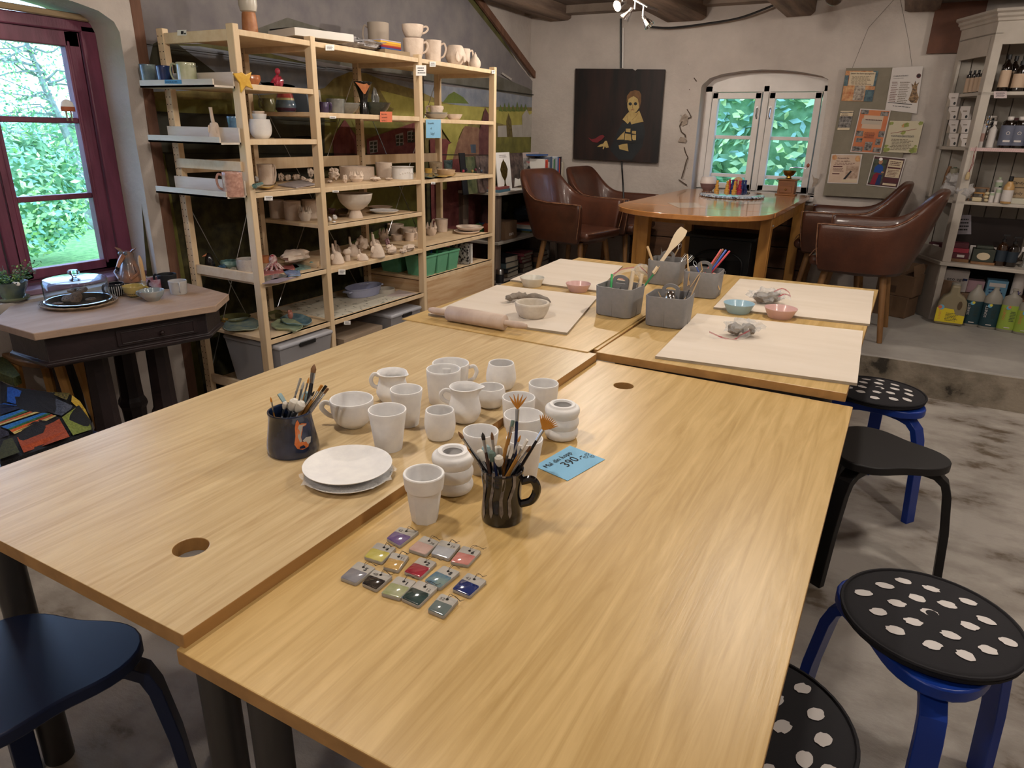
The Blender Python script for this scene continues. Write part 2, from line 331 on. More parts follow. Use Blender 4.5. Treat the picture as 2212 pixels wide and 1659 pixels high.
a.poly([(560, 60), (620, 38), (690, 60), (780, 95), (900, 130), (980, 140), (1030, 160), (1060, 158), (1140, 190), (1156, 200), (1158, 212), (1000, 186), (700, 135), (500, 90)], M('mural_ridge', '4f4c42', .85, c2='63605a', scale=6))
a.poly([(300, 200), (420, 195), (560, 205), (640, 200), (700, 190), (720, 170), (755, 155), (790, 158), (830, 175), (900, 195), (960, 222), (1000, 230), (1156, 232), (1156, 330), (300, 330)], hill)
a.poly([(955, 222), (968, 205), (980, 198), (1000, 210), (1012, 224)], grn)
a.poly([(300, 215), (560, 215), (700, 205), (820, 215), (860, 250), (880, 290), (300, 290)], olive)
a.poly([(820, 195), (900, 215), (960, 225), (1045, 232), (1080, 238), (1156, 240), (1156, 275), (1100, 272), (1060, 262), (880, 250), (840, 230)], yel)
a.poly([(830, 262), (960, 262), (975, 308), (990, 310), (1010, 270), (1040, 236), (950, 225), (860, 222)], yel)
a.poly([(300, 240), (420, 245), (700, 250), (700, 420), (300, 420)], dbl)
a.poly([(1074, 272), (1156, 268), (1156, 300), (1074, 300)], pal)
a.poly([(1070, 296), (1156, 296), (1156, 345), (1070, 345)], olive)
for x0 in range(1076, 1132, 9): a.poly([(x0, 240), (x0+4, random.uniform(214, 226)), (x0+9, 241)], grn)
a.poly([(1094, 296), (1092, 262), (1097, 244), (1103, 262), (1106, 296)], M('mural_tree', '4c4226', .9, c2='6a5c34', scale=30))
a.poly([(1128, 292), (1126, 250), (1136, 236), (1142, 248), (1156, 240), (1156, 292)], pal)
# tree band at the foot, dark foliage lower down
a.poly([(300, 400), (700, 400), (920, 372), (1100, 372), (1100, 800), (340, 900)], drk)
a.poly([(700, 415), (900, 400), (905, 470), (700, 500)], olive); a.poly([(850, 480), (900, 470), (905, 520), (740, 530)], grn)
a.poly([(318, 330), (352, 330), (445, 880), (395, 900)], olive)
# barns
a.poly([(720, 350), (716, 300), (742, 258), (772, 300), (772, 350)], red)
a.poly([(790, 350), (790, 300), (900, 262), (905, 350)], red)
for q in ([(795, 305), (813, 302), (814, 328), (797, 332)], [(851, 291), (868, 286), (869, 312), (853, 316)], [(876, 284), (888, 281), (889, 304), (877, 307)]):
    a.poly(q, mwt); (x0, y0), (x1, y1) = q[0], q[2]
    for i in range(2):
        for j in range(3): a.poly([(x0+2+i*8, y0+2+j*8), (x0+8+i*8, y0+1+j*8), (x0+8+i*8, y0+7+j*8), (x0+2+i*8, y0+8+j*8)], dbl)
a.poly([(930, 560), (925, 300), (960, 300), (975, 312), (1000, 560)], red); a.poly([(965, 312), (985, 300), (998, 308), (960, 410), (950, 408)], yel)
a.poly([(974, 345), (984, 308), (1000, 272), (1032, 276), (1036, 345)], drw); a.poly([(970, 308), (1010, 262), (1046, 236), (958, 230), (940, 262)], yel)
a.poly([(1034, 560), (1030, 290), (1044, 232), (1060, 262), (1064, 560)], tow); a.poly([(1012, 312), (1024, 312), (1024, 330), (1014, 330)], blu)
a.poly([(960, 345), (1036, 340), (1036, 560), (965, 560)], red)
for ln in ([(700, 145), (1158, 206)], [(300, 95), (700, 147)], [(310, 240), (720, 262)], [(330, 330), (1100, 335)]): a.line(ln, 1.6, M('mural_seam', '26251f', .9))
a.line([(1080, 158), (1101, 172)], 4, pal)
a.obj('painted_scene', mural)
struct(B().prism([tuple(X(1022, -4, x=-3.225)), tuple(X(1036, -4, x=-3.225)), tuple(X(1165, 172, x=-3.225)), tuple(X(1163, 184, x=-3.225))], (.022, 0, 0)).obj('trim_5', wpost))
# ---------------- outdoors ----------------
lawn = M('lawn_grass', '5f8f4a', .9, c2='8fbf6a', scale=14, detail=8, bump=.6, bscale=60)
gr = B(); gr.bb((-60, -30, -.35), (-3.62, 40, -.3)); gr.bb((-3.62, 6.6, -.35), (30, 40, -.3)); tag(gr.obj('lawn', lawn), 'green lawn outside behind the purple window', 'lawn', kind='stuff')
b = B(); N = 30
b.loft([[(-26-d, -20+40*i/N, -.3+h+.25*noise.noise(Vector((i*.7, d, 0)))) for i in range(N+1)] for d, h in ((0, .1), (8, 1.0), (20, 2.2), (30, 2.9))], (0, 0), closed=False)
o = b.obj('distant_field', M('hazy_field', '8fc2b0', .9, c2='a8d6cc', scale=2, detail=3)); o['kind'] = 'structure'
def leafy(c, r, n, size, seed, mats, flatten=1):
    """crown of many small leaves around a lumpy volume"""
    rnd = random.Random(seed); b = B(); c = Vector(c)
    for i in range(n):
        d = Vector((rnd.gauss(0, 1), rnd.gauss(0, 1), rnd.gauss(0, 1))).normalized(); k = (.72+.3*rnd.random())*(1+.35*noise.noise(d*2+Vector((seed, 0, 0))))
        p = c+Vector((d.x*r[0]*k, d.y*r[1]*k, d.z*r[2]*k)); p.z = max(p.z, -.2); u = Vector((rnd.gauss(0, 1), rnd.gauss(0, 1), rnd.gauss(0, .6))).normalized(); w = u.cross(d+Vector((0, 0, .5))).normalized(); s = size*rnd.uniform(.6, 1.3)
        b.add([p-u*s, p+w*s*.45, p+u*s, p-w*s*.45], [(0, 1, 2, 3)], rnd.randrange(len(mats)))
    return b
lf = [M('leaf_mid', 'a8cf92', .7), M('leaf_light', 'd8f2a4', .7), M('leaf_deep', '7fae80', .7), M('leaf_blue', '9ccbb8', .7)]
core = M('leaf_core', '6b9a68', .9, c2='8ab882', scale=12, bump=.5, bscale=20)
def shrub(name, c, r, n, size, seed, label, cat, group=None):
    t = thing(name, label, cat, (c[0], c[1], -.3), group=group)
    bb_ = B().ball(c, [v*.78 for v in r], 20, 12, lump=.3, seed=seed); bb_.v = [Vector((v.x, v.y, max(v.z, -.298))) for v in bb_.v]; bb_.obj('branches', core, t, world=True); leafy(c, r, n, size, seed, lf).obj('leaves', lf, t, world=True, smooth=False)
shrub('hedge', (-9.6, 4.75, .6), (.75, .72, .8), 5200, .05, 1, 'dense clipped garden bush left of the thin tree outside the purple window', 'bush')
shrub('garden_bush', (-15.5, 9.0, .75), (1.0, 1.5, .9), 4200, .06, 2, 'rounded bush further off behind the thin tree outside the purple window', 'bush')
shrub('garden_shrub', (-1.0, 8.3, 1.25), (1.9, .55, 1.6), 9000, .075, 3, 'bright green leafy shrub filling the white back window', 'shrub')
shrub('garden_shrub', (-2.6, 10.2, 2.0), (1.8, .6, 2.2), 5000, .09, 4, 'darker shrub behind the bright one outside the white back window', 'shrub')
t = thing('apple_tree', 'thin garden tree with pale trunk and spreading leafy boughs outside the purple window', 'tree', (-12, 6.95, -.3))
b = B(); b.tube([(-12, 6.95, -.299), (-12, 6.9, .5), (-12, 6.8, 1.2), (-12, 6.6, 1.9), (-12, 6.4, 2.8)], [.09, .075, .06, .045, .02], 8)
rnd = random.Random(5); tips = []
for i in range(30):
    z = rnd.uniform(1.0, 2.6); L = rnd.uniform(.6, 1.7); sg = -1 if rnd.random() < .75 else .6; p0 = Vector((-12, 6.85-(z-1)*.2, z)); pts = [p0]
    for k in range(5): pts.append(pts[-1]+Vector((rnd.gauss(0, .2), sg, rnd.uniform(-.15, .35)))*L/5+Vector((0, rnd.gauss(0, .05), rnd.gauss(0, .06)))); tips.append(pts[-1])
    b.tube(pts, [.02, .016, .012, .009, .006, .003], 5)
b.obj('trunk', M('pale_bark', '9aa39a', .8, c2='6e776c', scale=10), t, world=True)
b = B()
for p in tips:
    for i in range(11):
        q = p+Vector((rnd.gauss(0, .12), rnd.gauss(0, .15), rnd.gauss(0, .12))); u = Vector((rnd.gauss(0, 1), rnd.gauss(0, 1), rnd.gauss(0, 1))).normalized(); w = u.orthogonal().normalized(); s = .032; b.add([q-u*s, q+w*s*.5, q+u*s, q-w*s*.5], [(0, 1, 2, 3)], rnd.randrange(4))
b.obj('leaves', lf, t, world=True, smooth=False)
# ---------------- lamps ----------------
def light(name, loc, power, col=(1, .91, .80), r=.05, parent=None, spot=None, rot=None):
    l = bpy.data.lights.new(name, 'SPOT' if spot else 'POINT'); l.energy = power; l.color = col; l.shadow_soft_size = r
    if spot: l.spot_size = spot; l.spot_blend = .6
    o = bpy.data.objects.new(name, l); COL.objects.link(o); o.location = loc
    if rot: o.rotation_euler = rot
    if parent: o.parent = parent; o.location = Vector(loc)-parent.location
    return o
bulbm = M('lit_bulb', 'fff1dc', .4, emit=60)
satin = M('satin_nickel', 'a9a6a3', .3, 1); refl = M('halogen_reflector', 'e8e8ee', .1, 1)
def spot_head(parent, base, mid, tip, lit=False, aim=None):
    """arm, lamp holder and flared reflector, from ceiling bar to tip"""
    base, mid, tip = Vector(base), Vector(mid), Vector(tip); d = (tip-mid).normalized()
    B().tube([base, base-Vector((0, 0, .05)), mid], .006).tube([mid, mid+d*.06], .013).obj('lamp_arm', satin, parent, world=True)
    q = d.to_track_quat('Z', 'Y').to_matrix().to_4x4(); L = (tip-mid).length
    B().lathe([(.012, .05), (.016, L-.045), (.034, L), (.031, L), (.014, L-.04), (0, L-.04)], mid, 18, R=q).obj('lamp_reflector', refl, parent, world=True)
    if lit: B().ball(tip-d*.008, .026, 12, 8).obj('lamp_bulb', bulbm, parent, world=True)
tk = thing('spotlight_track', 'bent chrome ceiling track with three small spotlights, the left one glaring towards the camera', 'ceiling lamp', (-1.75, 4.5, 2.27))
ZY = 4.55
pA = X(1333, 13, y=ZY); pB0, pB1 = X(1366, 18, y=ZY), X(1350, 40, y=ZY); pC0, pC1 = X(1390, 36, y=ZY), X(1403, 56, y=ZY)
B().tube([X(1345, -20, y=ZY), X(1372, 0, y=ZY), X(1398, 14, y=ZY), X(1420, 22, y=ZY+.1)], .008).obj('track_bar', satin, tk, world=True)
spot_head(tk, X(1345, -18, y=ZY), pA+Vector((.03, .06, .03)), pA, True)
spot_head(tk, X(1373, 0, y=ZY), pB0, pB1); spot_head(tk, X(1391, 11, y=ZY), pC0, pC1)
light('lamp_light', pA+Vector((0, -.05, -.03)), 42, r=.035, parent=tk)
for i, (x, y, p) in enumerate(((-.35, 3.0, 48), (-1.3, 1.1, 44), (1.0, 1.6, 44), (1.2, 4.4, 34), (-.6, -.6, 36), (-2.2, 3.0, 16))):
    t = thing('ceiling_spotlight', 'satin ceiling spotlight out of frame over the room', 'ceiling lamp', (x, y, 2.43), group='ceiling spotlights above the tables')
    B().lathe([(.05, 0), (.05, -.02), (0, -.02)], (0, 0, 0), 20).obj('lamp_base', satin, t)
    B().lathe([(.008, -.02), (.02, -.06), (.036, -.11), (.033, -.11), (.018, -.07), (0, -.07)], (0, 0, 0), 20).obj('lamp_reflector', refl, t)
    light('lamp_light', (x, y, 2.28), p, r=.07, parent=t)
cb = M('black_cable', '1b191a', .5)
def cable(pts, r, label): o = B().tube(spl(pts), r, 8).obj('cable', cb, None, loc=pts[0], world=True); tag(o, label, 'cable')
cable([X(1398, 58, y=6.02), X(1450, 60, y=6.05), X(1520, 52, y=6.05), X(1600, 38, y=6.05), X(1680, 8, y=6.05)], .008, 'thick black cable sagging under the beams above the back window')
cable([X(1341, 40, y=6.12), X(1341, 100, y=6.13), X(1341, 147, y=6.13)], .009, 'black cable running down the wall above the dark painting')
cable([X(1343, 346, y=6.12), X(1344, 370, y=6.1), X(1346, 400, y=5.95), X(1352, 480, y=5.85), X(1385, 560, y=5.6)], .008, 'black cable hanging below the dark painting behind the armchairs')
o = B().tube([X(1346, 60, y=6.12), X(1345, 147, y=6.12)], .007).obj('cable', M('white_cable', 'c9c4c0', .5), None, loc=X(1345, 60, y=6.12), world=True); tag(o, 'white cable beside the black one above the dark painting', 'cable')
p = X(1803, -8, y=5.2)
t = thing('bulb_pendant', 'clear round glass bulb peeking in at the top edge above the bulletin board', 'bulb', p)
B().ball((0, 0, 0), .055, 18, 12).obj('bulb', M('clear_glass', 'ffffff', .03, trans=1, ior=1.3), t); B().lathe([(.018, .05), (.018, .09), (0, .1)], (0, 0, 0), 14).tube([(0, 0, .09), (0, 0, 2.43-p.z)], .003).obj('socket', dark, t)
# ---------------- work tables ----------------
def woodtop(n, c, c2, dist): return M(n, c, .36, c2=c2, scale=6, stretch=(7, .45, 7), kind='noise', detail=12, bump=.06, bscale=18, dist=dist, lo=.3, hi=.72)
maple = woodtop('birch_veneer_warm', 'ad8c52', 'd0b078', .8); birch = woodtop('birch_veneer_pale', 'b2966c', 'cfb88e', 1.4)
edge = M('oiled_beech_edge', '9c7443', .5, c2='b0854f', scale=3, stretch=(6, .6, 6))
legm = M('grey_metal_leg', '4d4a48', .4, .6)
def worktable(name, cx, cy, w, l, z, yaw, mat, label, holes=(), tilt=0, th=.027, legs=((1, 1), (1, 1))):
    t = thing('work_table', label, 'table', (cx, cy, 0), (0, tilt, yaw), group='wooden work tables pushed together')
    rows = []
    # top with round cable holes: boolean-free, cut with a grid ring
    b = B(); a, c = w/2, l/2
    if holes:
        hx, hy = holes[0]; n = 32; inner = [(hx+.03*math.cos(2*math.pi*i/n), hy+.03*math.sin(2*math.pi*i/n)) for i in range(n)]; outer = match(inner, -a, -c, a, c)
        b.loft([[(p[0], p[1], z-th) for p in inner], [(p[0], p[1], z-th) for p in outer], [(p[0], p[1], z) for p in outer], [(p[0], p[1], z) for p in inner], [(p[0], p[1], z-th) for p in inner]], (0, 0))
    else: b.bb((-a, -c, z-th), (a, c, z))
    o = b.obj('tabletop', [mat, edge], t, bev=.0015, smooth=False)
    for p in o.data.polygons:
        if abs(p.normal.z) < .5 or p.normal.z < 0: p.material_index = 1
    for i, sx in enumerate((-1, 1)):
        for j, sy in enumerate((-1, 1)):
            if legs[i][j]: B().lathe([(.031, 0), (.031, z-th-.004), (.045, z-th-.003), (.045, z-th)], (sx*(a-.07), sy*(c-.09), 0), 20).obj('leg', legm, t)
    B().bb((-a+.07, -c+.08, z-th-.035), (a-.07, -c+.1, z-th-.004)).obj('under_frame', legm, t)
    return t
TZ = dict(NR=.698, NL=.722, FR=.722, FL=.7215)
tNL = worktable('', -1.202, 1.275, .785, 1.59, TZ['NL'], .0094, birch, 'pale work table nearest the window, carrying the two white plates', holes=[(.21, -.64)])
tNR = worktable('', -.42, 1.276, .785, 1.60, TZ['NR'], .0011, maple, 'warm golden work table at lower right, holding the colour test tiles', holes=[(-.23, .613)])
tFR = worktable('', -.43, 2.935, .78, 1.67, .722, -.0034, maple, 'far work table on the right, carrying the two bags of clay', tilt=-.012)
tFL = worktable('', -1.23, 2.93, .775, 1.64, .7215, .0148, maple, 'far work table next to the shelving, carrying the rolling pin')
o = B().bb((-1.625, 2.062, .7223), (-.845, 3.74, .726)).obj('table_cover', maple, None, loc=(-1.23, 2.06, .7223), world=True); tag(o, 'thin plywood sheet covering the far table under the rolling pin', 'board')
# surface height of the tilted far table
def FRz(x): return .722+(x+.43)*.012
def PF(px, py, d=0):
    p = X(px, py, z=.722)
    for i in range(4): p = X(px, py, z=FRz(p.x)+d)
    return p
wbm = M('pale_birch_board', 'cdbfae', .75, c2='d9cdbf', scale=1.6, stretch=(.8, 5, 3), detail=7, lo=.3, hi=.7); wbe = M('plywood_edge', '8d8272', .8, c2='a99c88', scale=60, stretch=(.2, .2, 3))
def board(c, label, th=.009):
    """plywood board from its four top corners"""
    b = B(); b.prism([Vector(p)-Vector((0, 0, th)) for p in c], (0, 0, th)); o = b.obj('clay_board', [wbm, wbe], None, loc=Vector(c[0])-Vector((0, 0, th)), world=True, smooth=False)
    for p in o.data.polygons:
        if abs(p.normal.z) < .5: p.material_index = 1
    return tag(o, label, 'board', 'pale boards for rolling clay')
ZB = .726+.009
board([X(1102, 604, z=ZB), X(1289, 627.5, z=ZB), X(1345, 574, z=ZB), X(1210.7, 558.7, z=ZB)], 'pale wooden clay board at the far left behind the cream bowl')
board([X(925, 677, z=ZB), X(1225, 718.7, z=ZB), X(1292, 640, z=ZB), X(1074, 615, z=ZB)], 'pale wooden clay board with the lump of clay and rolling pin')
board([PF(1541.4, 663.4, .009), PF(1879, 700, .009), PF(1888, 628.7, .009), PF(1599, 601.6, .009)], 'pale wooden clay board at the far right behind the blue bowl')
board([PF(1415.6, 769, .009), PF(1852, 827.6, .009), PF(1864.7, 714.6, .009), PF(1506, 677, .009)], 'pale wooden clay board at front right overhanging the table edge')
# stools
def stool(loc, rz, paintm, label, pad=None, seatz=.45):
    t = thing('stool', label, 'stool', loc, (0, 0, rz), group='three-legged stools at the work tables')
    out = []
    for i in range(48):
        a = 2*math.pi*i/48; r = .165+.028*math.cos(3*a); out.append((r*math.cos(a), r*math.sin(a)))
    B().prism([(x, y, seatz-.028) for x, y in out], (0, 0, .028)).obj('seat', paintm, t, bev=.004)
    for i in range(3):
        a = 2*math.pi*i/3; d = Vector((math.cos(a), math.sin(a), 0)); s = Vector((-d.y, d.x, 0)); path = [(.06, seatz-.045), (.12, seatz-.045), (.160, seatz-.052), (.188, seatz-.075), (.202, seatz-.115), (.222, .2), (.238, 0)]
        rings = [];
        for k, (r, z) in enumerate(path):
            p0 = Vector((r, 0, z)); q = path[min(k+1, len(path)-1)]; o_ = path[max(k-1, 0)]; tg = Vector((q[0]-o_[0], 0, q[1]-o_[1])).normalized(); nn = Vector((-tg.z, 0, tg.x)); w = .024; h = .0125
            if k == len(path)-1: nn = Vector((1, 0, 0))
            rings.append([d*(r+nn.x*h*sg)+Vector((0, 0, z+nn.z*h*sg))+s*w*sw for sg, sw in ((1, 1), (1, -1), (-1, -1), (-1, 1))])
        B().loft(rings).obj('leg', paintm, t, bev=.002, ang=.5)
    if pad:
        b = B(); R = .172; b.lathe([(0, 0), (R-.012, 0), (R, .006), (R+.002, .014), (R-.006, .021), (R-.014, .023), (.08, .031), (0, .033)], (0, 0, seatz), 48); cu = b.obj('seat_pad', pad[0], t)
        b = B(); b.tube([(R*math.cos(i*math.pi/24), R*math.sin(i*math.pi/24), seatz+.02) for i in range(49)], .004, 6); b.obj('piping', pad[0], cu)
        a = Art((0, 0, seatz), (1, 0, 0), (0, 1, 0), base=.0); rnd = random.Random(pad[2]); ang = pad[1]
        for i in range(-5, 6):
            for j in range(-5, 6):
                u = i*.064+(j % 2)*.032; v = j*.050+rnd.gauss(0, .003); x = u*math.cos(ang)-v*math.sin(ang)+rnd.gauss(0, .004); y = u*math.sin(ang)+v*math.cos(ang); r = math.hypot(x, y)
                if r > R-.022: continue
                zz = seatz+(.0315+(r-.08)/(R-.014-.08)*(-.0078) if r > .08 else .0318)+.0009; pts = []; fray = rnd.uniform(-.25, .25)
                for k in range(18):
                    th = 2*math.pi*k/18; rr = 1+(rnd.uniform(-.18, .12) if math.cos(th) < -.5 or math.cos(th) > .75 else rnd.uniform(-.03, .03)); du, dv =   .018*rr*math.cos(th), .0125*rr*math.sin(th); ca = ang+fray+.2
                    pts.append((x+du*math.cos(ca)-dv*math.sin(ca), y+du*math.sin(ca)+dv*math.cos(ca), zz+.0))
                a.b.add([(p[0], p[1], p[2]-(max(0, math.hypot(p[0], p[1])-.08)-max(0, r-.08))*.1) for p in pts], [tuple(range(18))], a.mi(pad[3]))
        a.b.obj('spots', [pad[3]], cu, smooth=False)
    return t
blue = M('cobalt_stool_paint', '10348c', .35, bump=.05); navy = M('navy_stool_paint', '141f3c', .4); blackp = M('black_stool_paint', '161314', .5); lblue = M('light_blue_stool_paint', '5f9ac8', .4)
blk = M('black_pad_fabric', '17151a', .85, bump=.1, bscale=400); dot = M('white_spot_print', 'cfc9c6', .85)
stool((.205, 1.485, 0), 2.72, blue, 'bright blue stool with spotted pad, nearest the camera at lower right', (blk, .35, 1, dot))
stool((-.075, 1.02, 0), .9, lblue, 'pale blue stool with spotted pad, tucked under the table at the bottom edge', (blk, .1, 2, dot))
stool((.035, 2.98, 0), -.6, blue, 'bright blue stool with spotted pad standing below the concrete step', (blk, .0, 3, dot))
stool((.085, 2.43, 0), .0, blackp, 'plain black stool with bare seat between the two spotted ones')
stool((-1.29, .47, 0), .9, navy, 'dark navy stool with bare seat at lower left in front of the pale table')
# ---------------- pottery helpers ----------------
AR = math.radians(28.8)   # picture-right, as a heading on the floor
def VH(p, py):
    lo, hi = 0, 1.0
    for i in range(40):
        m = (lo+hi)/2
        if PR((p[0], p[1], p[2]+m))[1] > py: lo = m
        else: hi = m
    return (lo+hi)/2
XD = [-2.78]
def PX(px, py, z):
    if z > 1.3: p = X(px, py, x=XD[0]); return Vector((p.x, p.y, z))
    return X(px, py, z=z)
def fit(base, rimy, w, z=None, pf=None, k=1.0):
    p = pf(*base) if pf else PX(*base, z); h = VH(p, rimy); r = w/2*PR((p.x, p.y, p.z+h))[2]/FPX; return p, r*k, h
def vprof(prof, R, H, t, foot=0):
    """closed profile of a hollow pot from (r, z) fractions of its outside"""
    o = [(p.x, p.y) for p in spl([(a*R, b*H, 0) for a, b in prof], 5)]
    inn = [(max(r-t, .001), max(z, t)) for r, z in o if z > t*1.2]
    return [(0, foot), (o[0][0]*.9, foot)]+o+[(o[-1][0]-t*.2, H+t*.35), (o[-1][0]-t*.8, H+t*.35)]+inn[::-1]+[(inn[0][0]*.7, t), (0, t)]
SH = dict(
 tumbler=[(.70, 0), (.72, .02), (.85, .5), (1, 1)],
 straight=[(.80, 0), (.86, .03), (.92, .3), (.97, .7), (1, 1)],
 round=[(.72, 0), (.9, .06), (1.06, .35), (1.09, .6), (1, 1)],
 egg=[(.74, 0), (.95, .08), (1.18, .35), (1.17, .6), (1.07, .85), (1, 1)],
 bowl=[(.70, 0), (.9, .12), (1.1, .45), (1.1, .7), (1, 1)],
 cup=[(.42, 0), (.5, .02), (.78, .22), (.95, .55), (1, 1)],
 wide=[(.45, 0), (.48, .03), (.75, .3), (.93, .7), (1, 1)],
 dish=[(.62, 0), (.7, .04), (.85, .5), (1, 1)],
 pitcher=[(.62, 0), (.8, .05), (1.03, .25), (1.05, .42), (.92, .65), (.86, .8), (.92, .93), (1, 1)],
 ribs=[(.72, 0), (.9, .04), (1.0, .17), (.93, .31), (.9, .335), (.93, .36), (1.01, .5), (.94, .65), (.91, .675), (.94, .70), (1.03, .84), (.98, .95), (.80, 1)],
 vase=[(.55, 0), (.75, .2), (.8, .4), (.6, .7), (.65, .85), (.8, 1)],
 pinch=[(.55, 0), (.8, .3), (1.0, .6), (.95, 1)],
 cyl=[(.98, 0), (1, .03), (1, .5), (1, 1)])
def pot(name, label, cat, shape, p, R, H, mat, t=.0035, handle=None, spout=None, group=None, rot=0, hmat=None, foot=0, sx=1, sy=1, wob=0, seg=40, facets=0, hs=None, hr=.0055, flat=.6):
    T = thing(name, label, cat, p, (0, 0, rot), group)
    def warp(a, z):
        k = 1
        if spout is not None:
            d = (a-spout+math.pi) % (2*math.pi)-math.pi; k += .30*math.exp(-(d/.34)**2)*max(0, (z/H-.72)/.28)**1.5
        if wob: k += wob*noise.noise(Vector((math.cos(a)*1.6, math.sin(a)*1.6, z*9+p[0]*30)))
        if facets and z < H*.68: a8 = 2*math.pi/facets; m = (a % a8)-a8/2; k *= 1-(1-math.cos(a8/2)/math.cos(m))*min(1, (.68-z/H)*8)
        return k
    B().lathe(vprof(SH[shape] if isinstance(shape, str) else shape, R, H, t, foot), (0, 0, 0), seg, warp=warp, sx=sx, sy=sy).obj('pot_body' if not cat == 'bowl' else 'bowl_body', mat, T, ang=1.0 if not facets else .35)
    if handle is not None:
        h0, h1, out = hs or (.88, .25, .45); d = Vector((math.cos(handle), math.sin(handle), 0)); S = SH[shape] if isinstance(shape, str) else shape
        def rad(f):
            for (a, z0), (b_, z1) in zip(S, S[1:]):
                if z0 <= f <= z1: return (a+(b_-a)*(f-z0)/(z1-z0))*R
            return R
        r0, r1 = rad(h0), rad(h1)
        pts = spl([d*(r0-.003)+Vector((0, 0, h0*H)), d*(r0+out*R*.7)+Vector((0, 0, (h0+.05)*H)), d*(max(r0, r1)+out*R*1.05)+Vector((0, 0, (h0+h1)/2*H+.1*H)), d*(r1+out*R*.75)+Vector((0, 0, (h1+.1)*H)), d*(r1-.003)+Vector((0, 0, h1*H))], 6)
        B().tube(pts, hr, 8, flat=flat, up=(-d.y, d.x, 0)).obj('handle', hmat or mat, T)
    return T
TB = 'unglazed white pots for painting'
RT, LT = AR, AR+math.pi
NLz, NRz = TZ['NL'], TZ['NR']
def W_(label, cat, shape, base, rimy, w, z, name='cup', **k):
    p, R, H = fit(base, rimy, w, z); return pot(name, label, cat, shape, p, R, H, bisque, group=TB, **k)
W_('small white milk jug with pinched waist behind the tapered cups, spout to the right', 'jug', 'pitcher', (849, 865), 804, 66, NLz, 'milk_jug', handle=LT+.3, spout=RT-.5, hs=(.93, .5, .35))
W_('wide white teacup with handle to the left, leftmost of the white pots', 'cup', 'cup', (763, 919), 862, 93.5, NLz, 'teacup', handle=LT, hs=(.8, .3, .42), hr=.0065)
W_('white tapered beaker standing right behind the stacked plates', 'beaker', 'tumbler', (840, 967), 885, 82.8, NLz, 'beaker')
W_('white tapered beaker between the milk jug and the pitcher', 'beaker', 'tumbler', (880, 915), 841, 70.5, NLz, 'beaker')
W_('large white straight cup directly behind the pitcher', 'cup', 'straight', (959, 868), 797, 74.6, NLz)
W_('white mug with handle to the right, at the very back of the white pots', 'mug', 'straight', (974, 843), 784, 80, NLz, 'mug', handle=RT, hs=(.85, .35, .4))
W_('tall white egg-shaped cup at the back right of the white pots', 'cup', 'egg', (1082, 838), 784, 55, NLz)
W_('low round white pot beside the pitcher spout', 'pot', 'bowl', (1059, 876), 836, 60, NLz, 'small_pot')
W_('white pitcher with round belly and pointed spout in the middle of the group', 'pitcher', 'pitcher', (1004, 908), 835, 67, NLz, 'pitcher', handle=LT, spout=RT, hs=(.84, .5, .5), seg=56)
W_('small rounded white cup in front of the pitcher handle', 'cup', 'round', (951, 945), 886, 62, NLz)
W_('straight white cup furthest right at the back, in front of the table step', 'cup', 'straight', (1172, 893), 828, 65, NRz)
W_('white cup behind the upright fan brush', 'cup', 'straight', (1119, 921), 858, 72, NRz)
W_('widest white cup, seen behind the fan brushes', 'cup', 'wide', (1129, 962), 896, 86.5, NRz)
W_('ribbed white vase of three rolls beside the blue price note', 'vase', 'ribs', (1212, 943), 875, 74, NRz, 'ribbed_vase', t=.012)
W_('white beaker behind the left brushes of the striped mug', 'beaker', 'tumbler', (1038, 1015), 931, 78, NRz, 'beaker')
W_('white beaker hidden behind the striped mug of brushes', 'beaker', 'tumbler', (1131, 1028), 947, 80.6, NRz, 'beaker')
W_('ribbed white vase of three rolls behind the faceted beaker', 'vase', 'ribs', (979, 1057), 976, 89, NRz, 'ribbed_vase', t=.014)
W_('white beaker with faceted foot, nearest the colour tiles', 'beaker', [(.62, 0), (.65, .02), (.78, .4), (.85, .66), (.93, .72), (1, 1)], (918, 1121), 1023, 90, NRz, 'faceted_beaker', facets=8, seg=64, t=.006)
# two plates with crumpled wrap between
plate = [(0, 0), (.55, 0), (.6, .02), (.93, .55), (1, .9), (1, 1), (.97, 1.0), (.9, .62), (.62, .3), (0, .28)]
pc = X(752, 1016, z=NLz+.012); pr_ = 189/2*PR(pc)[2]/FPX
for k, (dz, l) in enumerate(((0, 'lower of the two white plates, mostly hidden under the other'), (.0165, 'upper white plate resting on crumpled plastic wrap'))):
    o = B().lathe([(r*pr_*(1 if k else .985), z*.0115) for r, z in plate], (0, 0, 0), 72).obj('plate', bisque, None, loc=(pc.x+(0 if k else .006), pc.y-(0 if k else .004), NLz+.0005+dz), ang=.9); tag(o, l, 'plate', 'white plates on the pale table')
film = M('clear_film', 'f2f4f6', .12, trans=.0, alpha=.35, bump=.8, bscale=60)
b = B(); rings = []
for i in range(9):
    f = i/8; rings.append([(pc.x+(pr_*(.55+.5*f)*(1+.10*(i == 8)*math.sin(k*1.7)))*math.cos(k*math.pi/24)*(1.0), pc.y+(pr_*(.55+.5*f)*(1+(.12*f*f if k in (1, 2, 13, 14, 15, 33) else 0)+.03*f*noise.noise(Vector((k, f*3, 0)))))*math.sin(k*math.pi/24), NLz+.0128+.003*noise.noise(Vector((k*2.3, f*9, 1)))*1) for k in range(48)])
b.loft(rings, (0, 0)); tag(b.obj('plastic_wrap', film, None, loc=(pc.x, pc.y, NLz+.0128), world=True), 'crumpled clear plastic wrap sticking out between the two white plates', 'plastic wrap')
